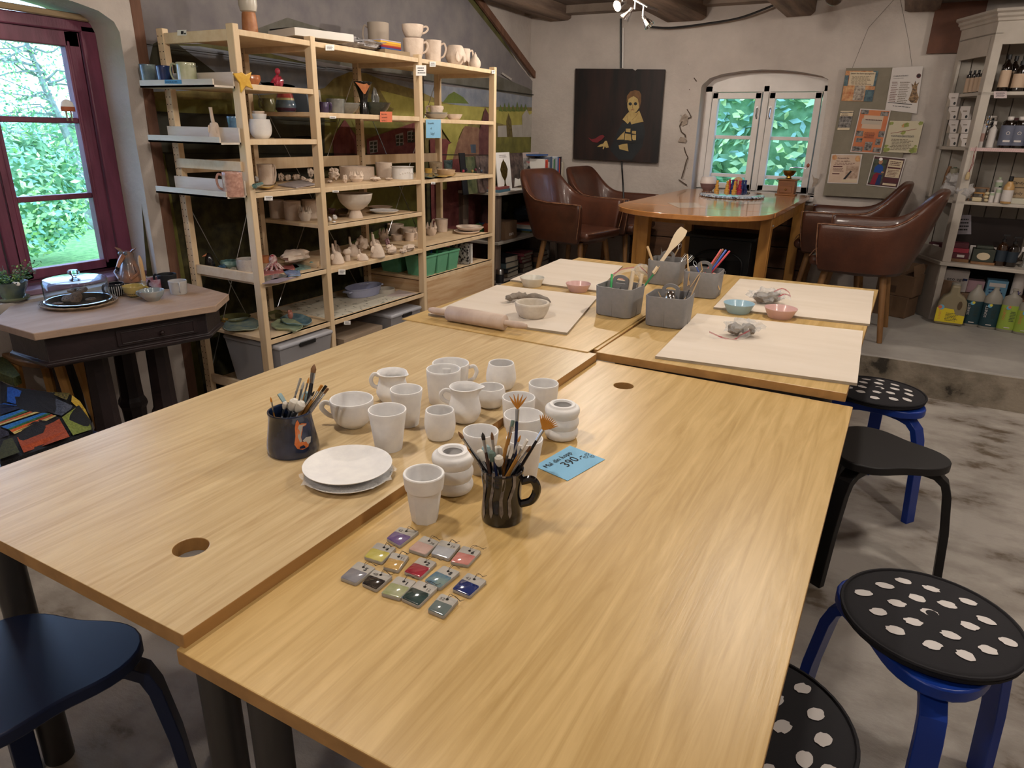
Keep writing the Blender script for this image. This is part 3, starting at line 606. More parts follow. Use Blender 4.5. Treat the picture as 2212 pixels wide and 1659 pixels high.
# fox mug
foxb = M('dark_blue_glaze', '10131d', .14, c2='2c3d63', scale=9, detail=6, coat=.6, lo=.35, hi=.8)
p, R, H = fit((634, 972), 887, 94, NLz)
foxp = [(1.13, 0), (1.17, .04), (1.17, .2), (1.05, .55), (.98, .8), (.97, .9), (1, 1)]
FM = pot('brush_mug', 'dark blue glazed mug with an orange fox on its side, full of brushes', 'mug', foxp, p, R, H, foxb, t=.005, wob=.05, handle=AR+1.6, hs=(.8, .3, .4))
def on_pot(T, shape, R, H, p, items, name='decoration', off=.0008, wob=0):
    """paint outlines given as picture points onto a pot's side"""
    S = [(q.x, q.y) for q in spl([(a*R, b*H, 0) for a, b in shape], 8)]; b = B(); mats = []
    for k, (pts, m) in enumerate(items):
        if m not in mats: mats.append(m)
        out = []
        for px, py in pts:
            # march the view ray onto the surface of revolution
            d = _fw+CR*((px-1106)/FPX)-CU*((py-829.5)/FPX); t0 = PR((p.x, p.y, p.z+H/2))[2]-R*1.4; hit = None
            for s in range(400):
                q = CAMO+d*(t0+s*R*.004); z = q.z-p.z; rr = R
                for (r0, z0), (r1, z1) in zip(S, S[1:]):
                    if z0 <= z <= z1 and z1 > z0: rr = r0+(r1-r0)*(z-z0)/(z1-z0); break
                a = math.atan2(q.y-p.y, q.x-p.x)
                if wob: rr *= 1+wob*noise.noise(Vector((math.cos(a)*1.6, math.sin(a)*1.6, z*9+p.x*30)))
                if math.hypot(q.x-p.x, q.y-p.y) < rr+off+k*.0003: hit = q; break
            out.append(hit or q)
        b.add(out, [tuple(range(len(out)))], mats.index(m))
    o = b.obj(name, mats, T, world=True); return o
fz = lambda a: [(560+x/5.53, 740+y/5.53) for x, y in a]
orange = M('orange_glaze', 'c9682f', .3, c2='dd8146', scale=60); cream = M('cream_glaze', 'b3aca0', .3)
on_pot(FM, foxp, R, H, p, [
 (fz([(455, 925), (470, 950), (500, 965), (565, 965), (560, 985), (520, 1005), (515, 1060), (500, 1130), (515, 1190), (560, 1175), (600, 1190), (585, 1245), (520, 1280), (455, 1270), (420, 1220), (432, 1120), (425, 1020), (435, 960)]), orange),
 (fz([(475, 985), (505, 985), (560, 970), (520, 1000), (512, 1040), (500, 1080), (495, 1130), (510, 1180), (490, 1195), (462, 1130), (458, 1030)]), cream),
 (fz([(520, 1170), (560, 1130), (620, 1120), (612, 1190), (585, 1215), (560, 1180), (535, 1190)]), cream),
 (fz([(478, 955), (500, 962), (490, 974), (478, 968)]), dark)], 'fox_decoration', wob=.05)
FMp = p; FMd = PR((p.x, p.y, p.z+H))[2]
# striped mug
stb = M('black_glaze', '141215', .13, coat=.6); stw = M('white_glaze_streak', '5f5856', .3, c2='8d8581', scale=50)
p, R, H = fit((1084, 1118), 1012, 94, NRz)
stp = [(.92, 0), (.96, .03), (.97, .2), (.9, .42), (.9, .6), (.98, .85), (.97, .93), (1, 1)]
SM = pot('brush_mug', 'black mug with grey-white stripes, full of brushes with two golden fans', 'mug', stp, p, R, H, stb, t=.006, handle=RT-.15, hs=(.78, .32, .62), hr=.0085, flat=.8)
sz = lambda a: [(640+x/3.95, 900+y/3.95) for x, y in a]
st_ = []
for x0, x1, w in ((1612, 1600, 24), (1682, 1662, 34), (1772, 1750, 38), (1862, 1822, 36)): st_.append((sz([(x0-w*.35, 480 if x0 < 1700 else 510), (x0+w*.4, 480 if x0 < 1700 else 508), (x0+w*.3, 600), (x1+w*.25, 720), (x1+w*.45, 830), (x1, 872), (x1-w*.4, 840), (x1-w*.5, 720), (x0-w*.45, 600)]), stw))
on_pot(SM, stp, R, H, p, st_, 'stripes')
b = B()
for q in ((1182.5, 1040), (1189, 1052), (1196, 1062), (1197, 1078), (1190, 1090)): b.ball(X(*q, y=p.y-.004), (.0045, .0045, .006), 8, 6)
SMp = p; SMd = PR((p.x, p.y, p.z+H))[2]
def D(px, py, depth): return CAMO+(_fw+CR*((px-1106)/FPX)-CU*((py-829.5)/FPX))*depth
hair = dict(gold=M('gold_bristle', 'b97a24', .6), black=M('black_bristle', '1d1713', .7), brown=M('brown_bristle', '6e4c2c', .7), grey=M('grey_bristle', 'a6a39c', .8), pale=M('pale_bristle', 'cfcac0', .8), teal=M('pale_blue_bristle', '8fa8ad', .8), green=M('green_grey_bristle', '61756c', .8))
stick = dict(black=M('black_lacquer', '17151a', .3), navy=M('navy_lacquer', '182347', .3), brown=M('brown_lacquer', '4c342a', .35), gold=M('amber_lacquer', '9a6b2b', .3), grey=M('grey_lacquer', '7f7a78', .4), wood=M('plain_wood_stick', 'c3a374', .6), clear=M('clear_plastic', 'cfd6e0', .1, alpha=.55))
def brush(mp, md, depth, tip, foot, hairc, stickc, kind, r, label, L=.018, group='paint brushes in the two mugs', name='paint_brush'):
    """brush standing bristles up: foot = where it enters, tip = end of the bristles"""
    t = D(*tip, md+depth); f = D(*foot, md+depth*.5); d = (t-f).normalized(); base = f-d*.07
    k = (mp.z+.008-base.z)
    if base.z < mp.z+.008: base = base+d*(k/d.z)
    T = thing(name, label, 'brush', base, group=group); fe = t-d*(L+.012); q = d.to_track_quat('Z', 'Y').to_matrix().to_4x4()
    n = max(3, 4); B().tube([base, base+(fe-base)*.5, fe], [r*.6, r*1.05, r*.85], 8).obj('brush_handle', stick[stickc], T, world=True)
    B().tube([fe-d*.012, fe, t-d*L], [r*.95, r*1.05, r*(1.6 if kind == 'flat' else 1.15)], 8, flat=.6 if kind == 'flat' else 1, up=CR).obj('ferrule', steel, T, world=True)
    b = B(); s = t-d*L
    if kind == 'round': b.tube([s, s+d*L*.45, s+d*L*.8, t], [r*1.1, r*1.25, r*.7, r*.1], 8)
    elif kind == 'fat': b.tube([s-d*.004, s+d*L*.3, s+d*L*.75, t], [r*1.5, r*2.6, r*2.5, r*1.2], 10)
    elif kind == 'flat': b.tube([s, s+d*L*.6, t], [r*1.7, r*2.1, r*2.0], 8, flat=.4, up=CR)
    elif kind == 'fan':
        sd = d.cross(_fw).normalized(); c0 = s
        for i in range(-5, 6):
            if r > .0034 and i % 2: continue
            a = i*.15; e = c0+(d*math.cos(a)+sd*math.sin(a))*L*1.25; b.tube([c0, c0+(e-c0)*.55, e], [r*.3, r*.62, r*.12], 6)
    b.obj('bristles', hair[hairc], T, world=True); return T
fb = [((584.4, 857.5), (591, 892), 'gold', 'gold', 'round', .0018, 'thinnest gold-handled brush at the left rim of the fox mug', .012, -.02),
 ((603.4, 851), (625, 885), 'teal', 'clear', 'flat', .0052, 'wide flat brush with pale blue bristles leaning left in the fox mug', .028, .0),
 ((649.5, 816.9), (630, 880), 'grey', 'brown', 'flat', .0028, 'tall grey flat brush leaning right in the middle of the fox mug', .03, .015),
 ((656.7, 823), (642, 880), 'grey', 'grey', 'round', .0026, 'slim grey brush beside the tall grey flat one in the fox mug', .02, .02),
 ((679, 787), (665, 880), 'brown', 'black', 'round', .0052, 'tallest dark brush with a brown point in the fox mug', .02, .02),
 ((667.6, 815), (650, 880), 'gold', 'gold', 'round', .0018, 'thin amber brush beside the tallest dark brush', .014, .01),
 ((695.6, 832), (662, 885), 'gold', 'gold', 'flat', .0036, 'gold flat brush leaning far right in the fox mug', .016, .0),
 ((704.7, 833), (668, 886), 'black', 'grey', 'flat', .0036, 'black flat brush leaning far right in the fox mug', .016, .01),
 ((708.6, 839), (674, 886), 'brown', 'grey', 'flat', .0034, 'brown flat brush, furthest right in the fox mug', .014, -.005),
 ((637.8, 862), (628, 889), 'pale', 'clear', 'fat', .0042, 'stubby whitish round brush at the front of the fox mug', .024, -.02),
 ((654, 868), (640, 890), 'pale', 'clear', 'fat', .0040, 'second stubby whitish brush, right of the first, in the fox mug', .024, -.022),
 ((617, 868), (612, 889), 'pale', 'clear', 'fat', .0022, 'small white blob-tipped brush at the left front of the fox mug', .014, -.022),
 ((679.3, 845), (655, 884), 'black', 'gold', 'round', .0022, 'short dark-tipped brush at the right of the fox mug', .012, -.01),
 ((666.7, 847), (650, 884), 'teal', 'clear', 'fat', .0042, 'pale blue bushy brush at the back of the fox mug', .022, .025)]
for tip, foot, hc, sc, kd, r, l, L, dp in fb: brush(FMp, FMd, dp, tip, foot, hc, sc, kd, r, l, L)
sb = [((989.5, 932), (1046, 1012), 'brown', 'black', 'round', .0028, 'dark pointed brush leaning furthest left in the striped mug', .016, -.01),
 ((1008, 962), (1042, 1012), 'gold', 'grey', 'round', .0028, 'amber brush under the leftmost dark one in the striped mug', .016, .0),
 ((1042.2, 934), (1056, 1012), 'black', 'brown', 'round', .0032, 'black round-tipped brush in the striped mug', .015, -.01),
 ((1062, 933), (1071, 1014), 'brown', 'navy', 'round', .0026, 'brown pointed brush with navy handle in the striped mug', .015, -.02),
 ((1108.5, 908), (1085, 1005), 'green', 'gold', 'flat', .0046, 'flat brush with green-grey bristles in the striped mug', .012, .0),
 ((1119, 857), (1112, 1000), 'gold', 'navy', 'fan', .0036, 'upright golden fan brush in the striped mug', .024, .01),
 ((1187, 906), (1130, 1000), 'gold', 'black', 'fan', .0032, 'golden fan brush leaning right in the striped mug', .024, .0),
 ((1124.8, 940), (1100, 1005), 'gold', 'black', 'round', .002, 'thin gold-tipped brush in the striped mug', .014, -.01),
 ((1138.7, 950), (1105, 1012), 'pale', 'gold', 'flat', .004, 'white flat brush leaning right in the striped mug', .02, -.02),
 ((1049, 961), (1055, 1006), 'teal', 'clear', 'fat', .0036, 'pale blue stubby brush in the striped mug, tallest stub on the left', .022, .02),
 ((1075, 963), (1078, 1006), 'pale', 'clear', 'fat', .0036, 'white stubby brush in the middle of the striped mug', .022, .015),
 ((1077, 984), (1080, 1014), 'pale', 'clear', 'fat', .0034, 'lowest white stubby brush at the front of the striped mug', .018, -.025),
 ((1035, 971), (1047, 1008), 'pale', 'clear', 'fat', .003, 'leftmost white stubby brush in the striped mug', .02, .01),
 ((1062, 973), (1066, 1012), 'green', 'clear', 'fat', .0028, 'grey-green stubby brush in the striped mug', .018, -.015),
 ((1101, 962), (1090, 1008), 'pale', 'gold', 'flat', .0036, 'off-white flat brush in front of the upright fan', .02, .0),
 ((1146, 965), (1112, 1010), 'brown', 'grey', 'flat', .003, 'short brown flat brush at the right rim of the striped mug', .012, -.02)]
for tip, foot, hc, sc, kd, r, l, L, dp in sb: brush(SMp, SMd, dp, tip, foot, hc, sc, kd, r, l, L)
# blue price note
pnote = M('light_blue_paper', '7fb3d4', .75, c2='86b9d9', scale=4)
q = [X(*v, z=NRz+.0012) for v in ((1153.6, 1006.6), (1226.2, 1038.4), (1306.8, 992.2), (1231.2, 962.4))]
nt = thing('price_note', 'light blue handwritten price note lying on the table beside the ribbed vase', 'note', (q[0].x, q[0].y, NRz))
B().prism([v-Vector((0, 0, .0007)) for v in q], (0, 0, .0007)).obj('paper', pnote, nt, world=True, smooth=False)
u = (q[3]-q[0]).normalized(); v_ = (q[0]-q[1]).normalized(); L_ = (q[3]-q[0]).length; Hh = (q[1]-q[0]).length
f = lambda a, b: q[0]+u*a*L_-v_*b*Hh+Vector((0, 0, .0008))
text('Mal din kopp', f(.08, .30), u, v_, .021, ink, nt, squash=.95); text('390.-', f(.33, .63), u, v_, .036, ink, nt)
a = Art(q[0], u, v_, base=.0004)
for cx, cy in ((.84, .66), (.93, .60), (.93, .76)):
    x, y = cx*L_, -cy*Hh; s = .006; a.line([(x, y-s), (x-s, y+s*.2), (x-s*.8, y+s*.8), (x-s*.2, y+s*.8), (x, y+s*.3), (x+s*.3, y+s*.8), (x+s*.9, y+s*.7), (x+s, y), (x, y-s)], .0012, ink)
a.obj('hearts', nt)
# glaze test tiles with thread loops
tilec = M('grey_stoneware', 'a19b92', .5, c2='aba59d', scale=60); thread = M('dark_thread', '3b3530', .8)
gl = lambda n, c, c2=None: M('glaze_'+n, c, .08, c2=c2 or c, scale=40, coat=.8)
tl = [('42', (905, 150), (1140, 205), (905, 385), (740, 290), gl('violet', '5d4a7a', '75618c'), 'violet', 1, 1),
 ('34', (1195, 255), (1385, 330), (1215, 492), (1000, 420), gl('pale_pink', 'b8958c', 'c4a69c'), 'pale pink', 1, 0),
 ('39', (1395, 305), (1635, 365), (1490, 540), (1272, 472), gl('white', 'a3a6ad', 'b0b2b6'), 'speckled white', 1, 0),
 ('6', (1660, 375), (1880, 440), (1720, 615), (1502, 570), gl('coral', 'bd6f68', 'c98a80'), 'coral', 0, 0),
 ('4', (635, 335), (865, 400), (690, 580), (470, 510), gl('yellow', 'b8ab4c', 'c6bb74'), 'yellow', 0, 0),
 ('51', (815, 455), (1018, 500), (885, 680), (700, 632), gl('ochre', 'b08a4c', 'bd9a60'), 'ochre', 1, 0),
 ('2', (1150, 510), (1350, 575), (1155, 762), (950, 690), gl('red', '84202f', '9c3440'), 'red', 0, 0),
 ('8', (1430, 612), (1630, 690), (1385, 890), (1195, 790), gl('blue', '3f6580', '7d8d86'), 'mottled light blue', 0, 0),
 ('43', (1720, 695), (1948, 795), (1740, 985), (1525, 895), gl('navy', '1c2656', '26336a'), 'navy blue', 1, 1),
 ('5', (410, 560), (622, 642), (380, 832), (188, 760), gl('grey', '77757c', '87858a'), 'grey', 0, 0),
 ('48', (600, 660), (824, 737), (625, 907), (447, 827), gl('black', '17161a', '3a332e'), 'black', 1, 1),
 ('1', (880, 737), (1107, 802), (905, 1012), (675, 945), gl('sage', '8b9161', 'a5a688'), 'sage green', 0, 0),
 ('12', (1130, 787), (1367, 873), (1130, 1102), (915, 1002), gl('dark_green', '22302f', '3a4a48'), 'dark green', 1, 0),
 ('52', (1400, 945), (1612, 1022), (1430, 1227), (1232, 1142), gl('slate', '5c6868', '67716f'), 'slate grey-green', 1, 1)]
for num, A, Bq, Cq, Dq, gm, cn, thin, big in tl:
    c4 = [X(700+x/5.53, 1110+y/5.53, z=NRz+.0062) for x, y in (A, Bq, Cq, Dq)]; m = sum(c4, Vector())/4; zb = NRz+.0005
    if num in ('12', '52x'): pass
    T = thing('test_tile', cn+' glaze test tile marked '+num+' with thread loop', 'tile', (m.x, m.y, zb), group='glaze test tiles on the table')
    def bil(s, t, dz=0): return c4[0]*(1-s)*(1-t)+c4[1]*s*(1-t)+c4[2]*s*t+c4[3]*(1-s)*t+Vector((0, 0, dz))
    def rr(s0, t0, s1, t1, r, n=4):
        out = []
        for cx, cy, a0 in ((s1-r, t0+r, -90), (s1-r, t1-r, 0), (s0+r, t1-r, 90), (s0+r, t0+r, 180)):
            for i in range(n+1): an = math.radians(a0+90*i/n); out.append((cx+r*math.cos(an), cy+r*math.sin(an)))
        return out
    o1 = rr(0, 0, 1, 1, .09); bt = [bil(s, t, -.0057) for s, t in o1]
    B().loft([bt, [bil(s, t, -.0012) for s, t in o1], [bil(.5+(s-.5)*.97, .5+(t-.5)*.97) for s, t in o1]]).obj('tile_body', tilec, T, world=True, ang=.9)
    o2 = rr(.03, .40, .97, .975, .07); w = [bil(s, t+(.03*math.sin(s*7) if t < .5 else 0), .0004) for s, t in o2]
    B().loft([[bil(s, t, -.0002) for s, t in rr(.015, .39, .985, .99, .08)], w, [bil(.5+(s-.5)*.93, .69+(t-.69)*.93, .0009) for s, t in o2]]).obj('glaze', gm, T, world=True, ang=1.2)
    a = Art(bil(0, 0), (1, 0, 0), (0, 1, 0), (0, 0, 1)); hc = bil(.5, .2, .0004); B().lathe([(.0026, 0), (.0026, .0002), (0, .0002)], hc, 12).obj('hole', hole, T, world=True)
    u = (c4[1]-c4[0]).normalized(); vv = Vector((-u.y, u.x, 0)); text(num, bil(.62 if not big else .12, .33, .0006), u, vv, .0095 if thin else .012, M('pencil_mark', '5d5853', .8) if thin else ink, T, 'number', bold=0 if thin else .0003)
    rnd = random.Random(int(num)); h = bil(.5, .2, .001); e = h+u*rnd.uniform(.006, .02)+vv*rnd.uniform(.004, .016)
    pts = spl([h, h+Vector((.002, .004, .007)), (h+e)/2+Vector((0, 0, .009)), e+Vector((0, 0, .002)), e+u*.006-vv*.004+Vector((0, 0, .004)), (h+e)/2+vv*.003+Vector((0, 0, .006)), h+Vector((0, .001, .001))], 5)
    B().tube(pts, .00035, 5).tube([e, e+u*.008+vv*.004+Vector((0, 0, .003))], .00035, 5).obj('thread_loop', thread, T, world=True)
# ---------------- far tables: rolling pin, bowls, clay ----------------
FLz = .726
rp = M('pale_beech', 'b7a192', .55, c2='c4b0a2', scale=4, stretch=(6, 6, 1), bump=.05)
e0, e1 = X(968.5, 676, z=FLz+.031), X(1091, 697, z=FLz+.031); d = (e1-e0).normalized(); t0, t1 = e0-d*.088, e1+d*.097
RPT = thing('rolling_pin', 'pale wooden rolling pin lying on the edge of the clay board', 'rolling pin', ((e0.x+e1.x)/2, (e0.y+e1.y)/2, FLz+.0005))
B().tube([e0, e0+d*.003, e1-d*.003, e1], [.026, .029, .029, .026], 28).obj('roller', rp, RPT, world=True, ang=.9)
for p0, dd in ((e0, -d), (e1, d)): B().tube([p0, p0+dd*.02, p0+dd*.05, p0+dd*.075, p0+dd*.09, p0+dd*.094], [.0105, .0115, .014, .0125, .008, .002], 16).obj('handle', rp, RPT, world=True)
def bowl(label, base, rimy, w, z, mat, pf=None, t=.0025, shape='dish', name='bowl', rim=None, **k):
    p, R, H = fit(base, rimy, w, z, pf); return pot(name, label, 'bowl', shape, p, R, H, mat, t=t, group='small bowls on the far tables', **k)
mel = lambda n, c: M(n+'_melamine', c, .3, coat=.2)
bowl('cream white bowl between the two boards on the far left', (1149, 618), 599, 54, FLz, mel('cream', 'd3cec2'))
bowl('small pale pink bowl left of the caddies', (1248.5, 629), 612, 55, FLz, mel('pink', 'd0aba6'))
bowl('pale blue bowl with a yellow remnant inside', (1594, 675), 654.5, 65.5, None, mel('blue', '9dbccb'), pf=PF)
bowl('pale pink bowl at the right between the clay boards', (1684, 686), 665, 68.7, None, mel('pink', 'd0aba6'), pf=PF)
p = PF(1594, 672); o = B().lathe([(0, 0), (.02, 0), (.015, .003), (0, .004)], (0, 0, 0), 20).obj('clay_slip', M('yellow_slip', 'c9c077', .5), None, loc=(p.x, p.y, p.z+.004)); tag(o, 'yellow remnant in the bottom of the pale blue bowl', 'paint')
p, R, H = fit((1149, 684), 655, 76.7, ZB)
pot('plaster_bowl', 'thick-walled plaster bowl on the clay board beside the rolling pin', 'bowl', [(.58, 0), (.7, .05), (.88, .4), (.97, .8), (1, 1)], p, R, H, M('plaster', 'bdb2a3', .9, c2='cec5b8', scale=20, bump=.1), t=.014)
def lump(pts, r, mat, name, label, cat, seed=1, zc=None, flat=.75):
    """irregular clay sausage through points"""
    b = B(); P_ = spl(pts, 4); rr = [r*(.75+.35*noise.noise(Vector((i*.7, seed, 0))))*(.5 if i in (0, len(P_)-1) else 1) for i in range(len(P_))]; b.tube(P_, rr, 12, flat=flat)
    for i, v in enumerate(b.v): b.v[i] = v+Vector((noise.noise(v*60), noise.noise(v*60+Vector((9, 0, 0))), noise.noise(v*55+Vector((0, 9, 0)))))*r*.35
    mz = min(v.z for v in b.v); dz = (zc if zc is not None else mz)-mz; b.v = [v+Vector((0, 0, dz)) for v in b.v]
    o = b.obj(name, mat, None, loc=(pts[0][0], pts[0][1], zc or mz), world=True, ang=.9); return tag(o, label, cat)
wet = M('wet_grey_clay', '6f655b', .75, c2='84796d', scale=25, bump=.5, bscale=60)
lump([X(1094, 650, z=ZB+.012), X(1115, 644, z=ZB+.014), X(1140, 645, z=ZB+.014), X(1165, 648, z=ZB+.012), X(1186, 657, z=ZB+.01)], .024, wet, 'clay_lump', 'rough lump of grey clay behind the plaster bowl', 'clay', 3, ZB+.0005)
bagm = M('clear_bag_film', 'dfe0e0', .15, alpha=.3, bump=1.0, bscale=35); zipm = M('red_zip_strip', 'b85a60', .4)
def claybag(cpx, pf, size, label, seed, zips, twin=True, clay=True):
    c = pf(*cpx, .0095); T = thing('plastic_bag', label, 'plastic bag', c, group='zip bags of clay')
    b = B(); R = rotm((0, 0, AR))
    sx, sy, sz_ = size; b.ball((0, 0, sz_), (sx, sy, sz_), 30, 16, lump=.55, seed=seed, fr=2.4, R=R)
    b.v = [v+Vector((noise.noise(v*45), noise.noise(v*45+Vector((5, 0, 0))), noise.noise(v*45+Vector((0, 5, 0)))))*.012 for v in b.v]; m = min(v.z for v in b.v); b.v = [Vector((v.x, v.y, (v.z-m)*.92+.001)) for v in b.v]
    b.obj('bag_film', bagm, T, ang=.25)
    for z in zips:
        pts = spl([D(*q, PR(c)[2]-.045) for q in z], 6); f = B(); n = len(pts)
        f.loft([[p, p-CU*.006] for p in pts], (0, 0), closed=False); f.obj('zip_strip', zipm, T, world=True)
        g = B(); g.loft([[p, p-CU*.022-_fw*.0+CR*.002] for p in pts], (0, 0), closed=False); g.obj('bag_flap', bagm, T, world=True)
    if clay:
        b = B()
        for i, s in enumerate((-1, 1)):
            b2 = B(); b2.ball((0, 0, 0), (sx*.45, sy*.68, sz_*.75), 18, 12, lump=.3, seed=seed+i, fr=2); mm = min(v.z for v in b2.v)
            o = b2.obj('clay_lump', wet, None, loc=(c.x+s*sx*.38*math.cos(AR), c.y+s*sx*.38*math.sin(AR), c.z+.004-mm)); tag(o, 'grey clay inside the '+('rear' if seed == 4 else 'front')+' zip bag, '+('left' if s < 0 else 'right')+' lump', 'clay')
claybag((1655, 655), PF, (.07, .045, .03), 'clear bag of grey clay on the far right board', 4, [[(1680, 640), (1695, 634), (1708, 638)], [(1672, 628), (1690, 622), (1704, 630), (1708, 640)]])
claybag((1600, 725), PF, (.062, .042, .028), 'clear bag of grey clay on the front right board', 8, [[(1532, 715), (1560, 727), (1585, 732), (1600, 722), (1620, 712)]])
claybag((1385, 600), lambda a, b_, d=0: X(a, b_, z=ZB), (.05, .035, .032), 'empty crumpled zip bag standing on the far left board behind the caddy', 6, [[(1322, 592), (1345, 580), (1370, 576)], [(1325, 596), (1360, 606), (1400, 613), (1425, 610)], [(1382, 574), (1400, 590), (1425, 610)]], clay=False)
# caddies
grey = M('grey_caddy_plastic', '7c7a79', .45, c2='827f7e', scale=60)
def caddy(cx, cy, z, rot, label, tilt=0, s=.081, H=.118):
    T = thing('tool_caddy', label, 'caddy', (cx, cy, z+.0005), (0, tilt, rot), group='grey tool caddies on the far tables')
    def ring(h, r, zz, n=5):
        o = []
        for qx, qy, a0 in ((1, -1, -90), (1, 1, 0), (-1, 1, 90), (-1, -1, 180)):
            for i in range(n+1): a = math.radians(a0+90*i/n); o.append((qx*(h-r)+r*math.cos(a), qy*(h-r)+r*math.sin(a), zz))
        return o
    k = s*.93; B().loft([ring(k-.004, .026, 0), ring(k, .028, .004), ring(s, .03, H-.002), ring(s-.001, .03, H), ring(s-.004, .028, H), ring(k-.004, .026, .006)]).obj('caddy_shell', grey, T, ang=.7)
    b = B(); b.box((0, 0, H*.47), (.004, s*1.94, H*.86)); b.box((-s*.48, 0, H*.45), (s*.95, .003, H*.8)); b.box((s*.48, .0, H*.45), (s*.95, .003, H*.8)); b.obj('divider', grey, T)
    prof = []; n = 14
    outer = [(-.034, H*.8)]+[(.034*math.cos(math.pi-math.pi*i/n), H+.018+.022*math.sin(math.pi*i/n)) for i in range(n+1)]+[(.034, H*.8)]
    inner = [(-.02, H+.006)]+[(.02*math.cos(math.pi-math.pi*i/n), H+.016+.011*math.sin(math.pi*i/n)) for i in range(n+1)]+[(.02, H+.006)]
    b = B(); R = [[(x, y_, z_) for x, z_ in outer] for y_ in (-.0035, .0035)]; I = [[(x, y_, z_) for x, z_ in inner] for y_ in (-.0035, .0035)]
    N = len(outer)
    for k_ in range(N):
        j = (k_+1) % N; A = R[0]; C_ = R[1]; E = I[0]; F = I[1]; b.add([A[k_], A[j], C_[j], C_[k_], E[k_], E[j], F[j], F[k_]], [(0, 1, 2, 3), (7, 6, 5, 4), (0, 4, 5, 1), (3, 2, 6, 7)])
    b.obj('caddy_handle', grey, T, ang=.8)
    return T
caddy(-.947, 2.615, FLz, -.06, 'grey plastic tool caddy with arched handle, front left of the four')
caddy(-.735, 2.60, FRz(-.735), .03, 'grey plastic tool caddy with a metal scoop, front right of the four', -.012)
caddy(-.975, 3.325, FLz, .05, 'grey plastic tool caddy holding the big wooden spatula, at the back')
caddy(-.757, 3.19, FRz(-.757), .03, 'grey plastic tool caddy with the red and blue sticks', -.012)
woods = M('boxwood_tool', 'b59468', .6, c2='c4a67c', scale=8, stretch=(5, 5, 1)); dw = M('pale_dowel', 'd2bfa2', .6); redp = M('red_plastic', 'b8303f', .35); bluep = M('blue_plastic', '2f55b0', .35); corp = M('coral_plastic', 'c05450', .35); brp = M('brown_plastic', '8a5f44', .4); grp = M('green_plastic', '3aa35c', .35); dgr = M('green_lacquer', '2e7d4f', .35); spg = M('pink_sponge', 'c08a7c', .9)
TGR = 'tools standing in the grey caddies'
def tool(tip, foot, dep, r, mat, label, cat='tool', name='clay_tool', kind=None, m2=None, foots=.05):
    t = D(*tip, dep); f = D(*foot, dep); d = (t-f).normalized(); base = f-d*foots; zb = FLz+.012
    if base.z < zb: base = base+d*((zb-base.z)/max(d.z, .3))
    T = thing(name, label, cat, base, group=TGR)
    if kind == 'spatula':
        sd = d.cross(_fw).normalized(); L = (t-base).length; w = [.009, .009, .009, .011, .019, .024, .0245, .021, .018]; ts = [0, .25, .45, .55, .68, .8, .9, .97, 1]
        B().loft([[base+d*L*s+sd*ww+_fw*.002, base+d*L*s-sd*ww+_fw*.002, base+d*L*s-sd*ww-_fw*.002, base+d*L*s+sd*ww-_fw*.002] for s, ww in zip(ts, w)]).obj('spatula_blade', mat, T, world=True, bev=.0015)
    elif kind == 'loop':
        B().tube([base, t-d*.03], [r, r*.8], 8).obj('tool_handle', mat, T, world=True)
        sd = d.cross(_fw).normalized(); B().tube([t-d*.032]+[t-d*.011+sd*(.007*math.sin(a))-d*(.011*math.cos(a)) for a in [.5+i*.53 for i in range(11)]]+[t-d*.032], .0009, 6).obj('wire_loop', steel, T, world=True)
    elif kind == 'blade':
        B().tube([base, t-d*.045], [r, r*.9], 8).obj('tool_handle', mat, T, world=True)
        B().tube([t-d*.05, t-d*.03, t-d*.012, t], [r*.5, r*1.8, r*1.6, r*.3], 8, flat=.25, up=CR).obj('tool_blade', m2 or steel, T, world=True)
    elif kind == 'knife': B().tube([base, f, (f+t)*.5, t-d*.01, t], [r*.7, r, r*1.3, r*.8, r*.1], 8, flat=.35, up=CR).obj('tool_shaft', mat, T, world=True)
    elif kind == 'fork':
        B().tube([base, t-d*.045], [r, r*.7], 6).obj('tool_handle', mat, T, world=True); sd = d.cross(_fw).normalized(); b = B()
        for i in (-1.5, -.5, .5, 1.5): b.tube([t-d*.045, t-d*.03+sd*i*.006, t+sd*i*.007], .0011, 5)
        b.obj('fork_tines', steel, T, world=True)
    elif kind == 'scoop':
        B().tube([base, t-d*.02], [r, r], 8).obj('tool_handle', steel, T, world=True); B().ball(t, (.021, .012, .026), 16, 10, R=d.to_track_quat('Z', 'Y').to_matrix().to_4x4()).obj('scoop_bowl', chrome, T, world=True)
    elif kind == 'ball': B().tube([base, t], r*.4, 8).obj('tool_handle', woods, T, world=True); B().ball(t, (r*1.5, r*1.5, r*2), 14, 10, R=d.to_track_quat('Z', 'Y').to_matrix().to_4x4()).obj('sponge_head', mat, T, world=True)
    else: B().tube([base, t-d*.002, t], [r, r, r*.8], 14).obj('tool_shaft', mat, T, world=True, ang=.6)
    return T
def dp(x, y, z): return PR((x, y, z))[2]
d1, d2, d3, d4 = dp(-.947, 2.615, .83), dp(-.735, 2.60, .83), dp(-.975, 3.325, .83), dp(-.757, 3.19, .83)
tool((1367.5, 585.5), (1359, 640), d1-.035, .008, dw, 'taller pale wooden dowel in the front left caddy', 'dowel', 'dowel')
tool((1386.5, 592), (1378, 632), d1+.01, .0085, dw, 'shorter thick wooden dowel in the front left caddy', 'dowel', 'dowel')
tool((1321.8, 592), (1320, 618), d1+.05, .005, grp, 'bright green plastic tool at the back of the front left caddy')
tool((1425.5, 574), (1386, 626), d1+.02, .0045, dgr, 'long green-handled brush leaning right out of the front left caddy', 'brush', 'paint_brush', 'blade', m2=stick['wood'])
tool((1381, 612), (1372, 634), d1-.01, .004, brp, 'dark wire loop tool in the front left caddy', kind='loop')
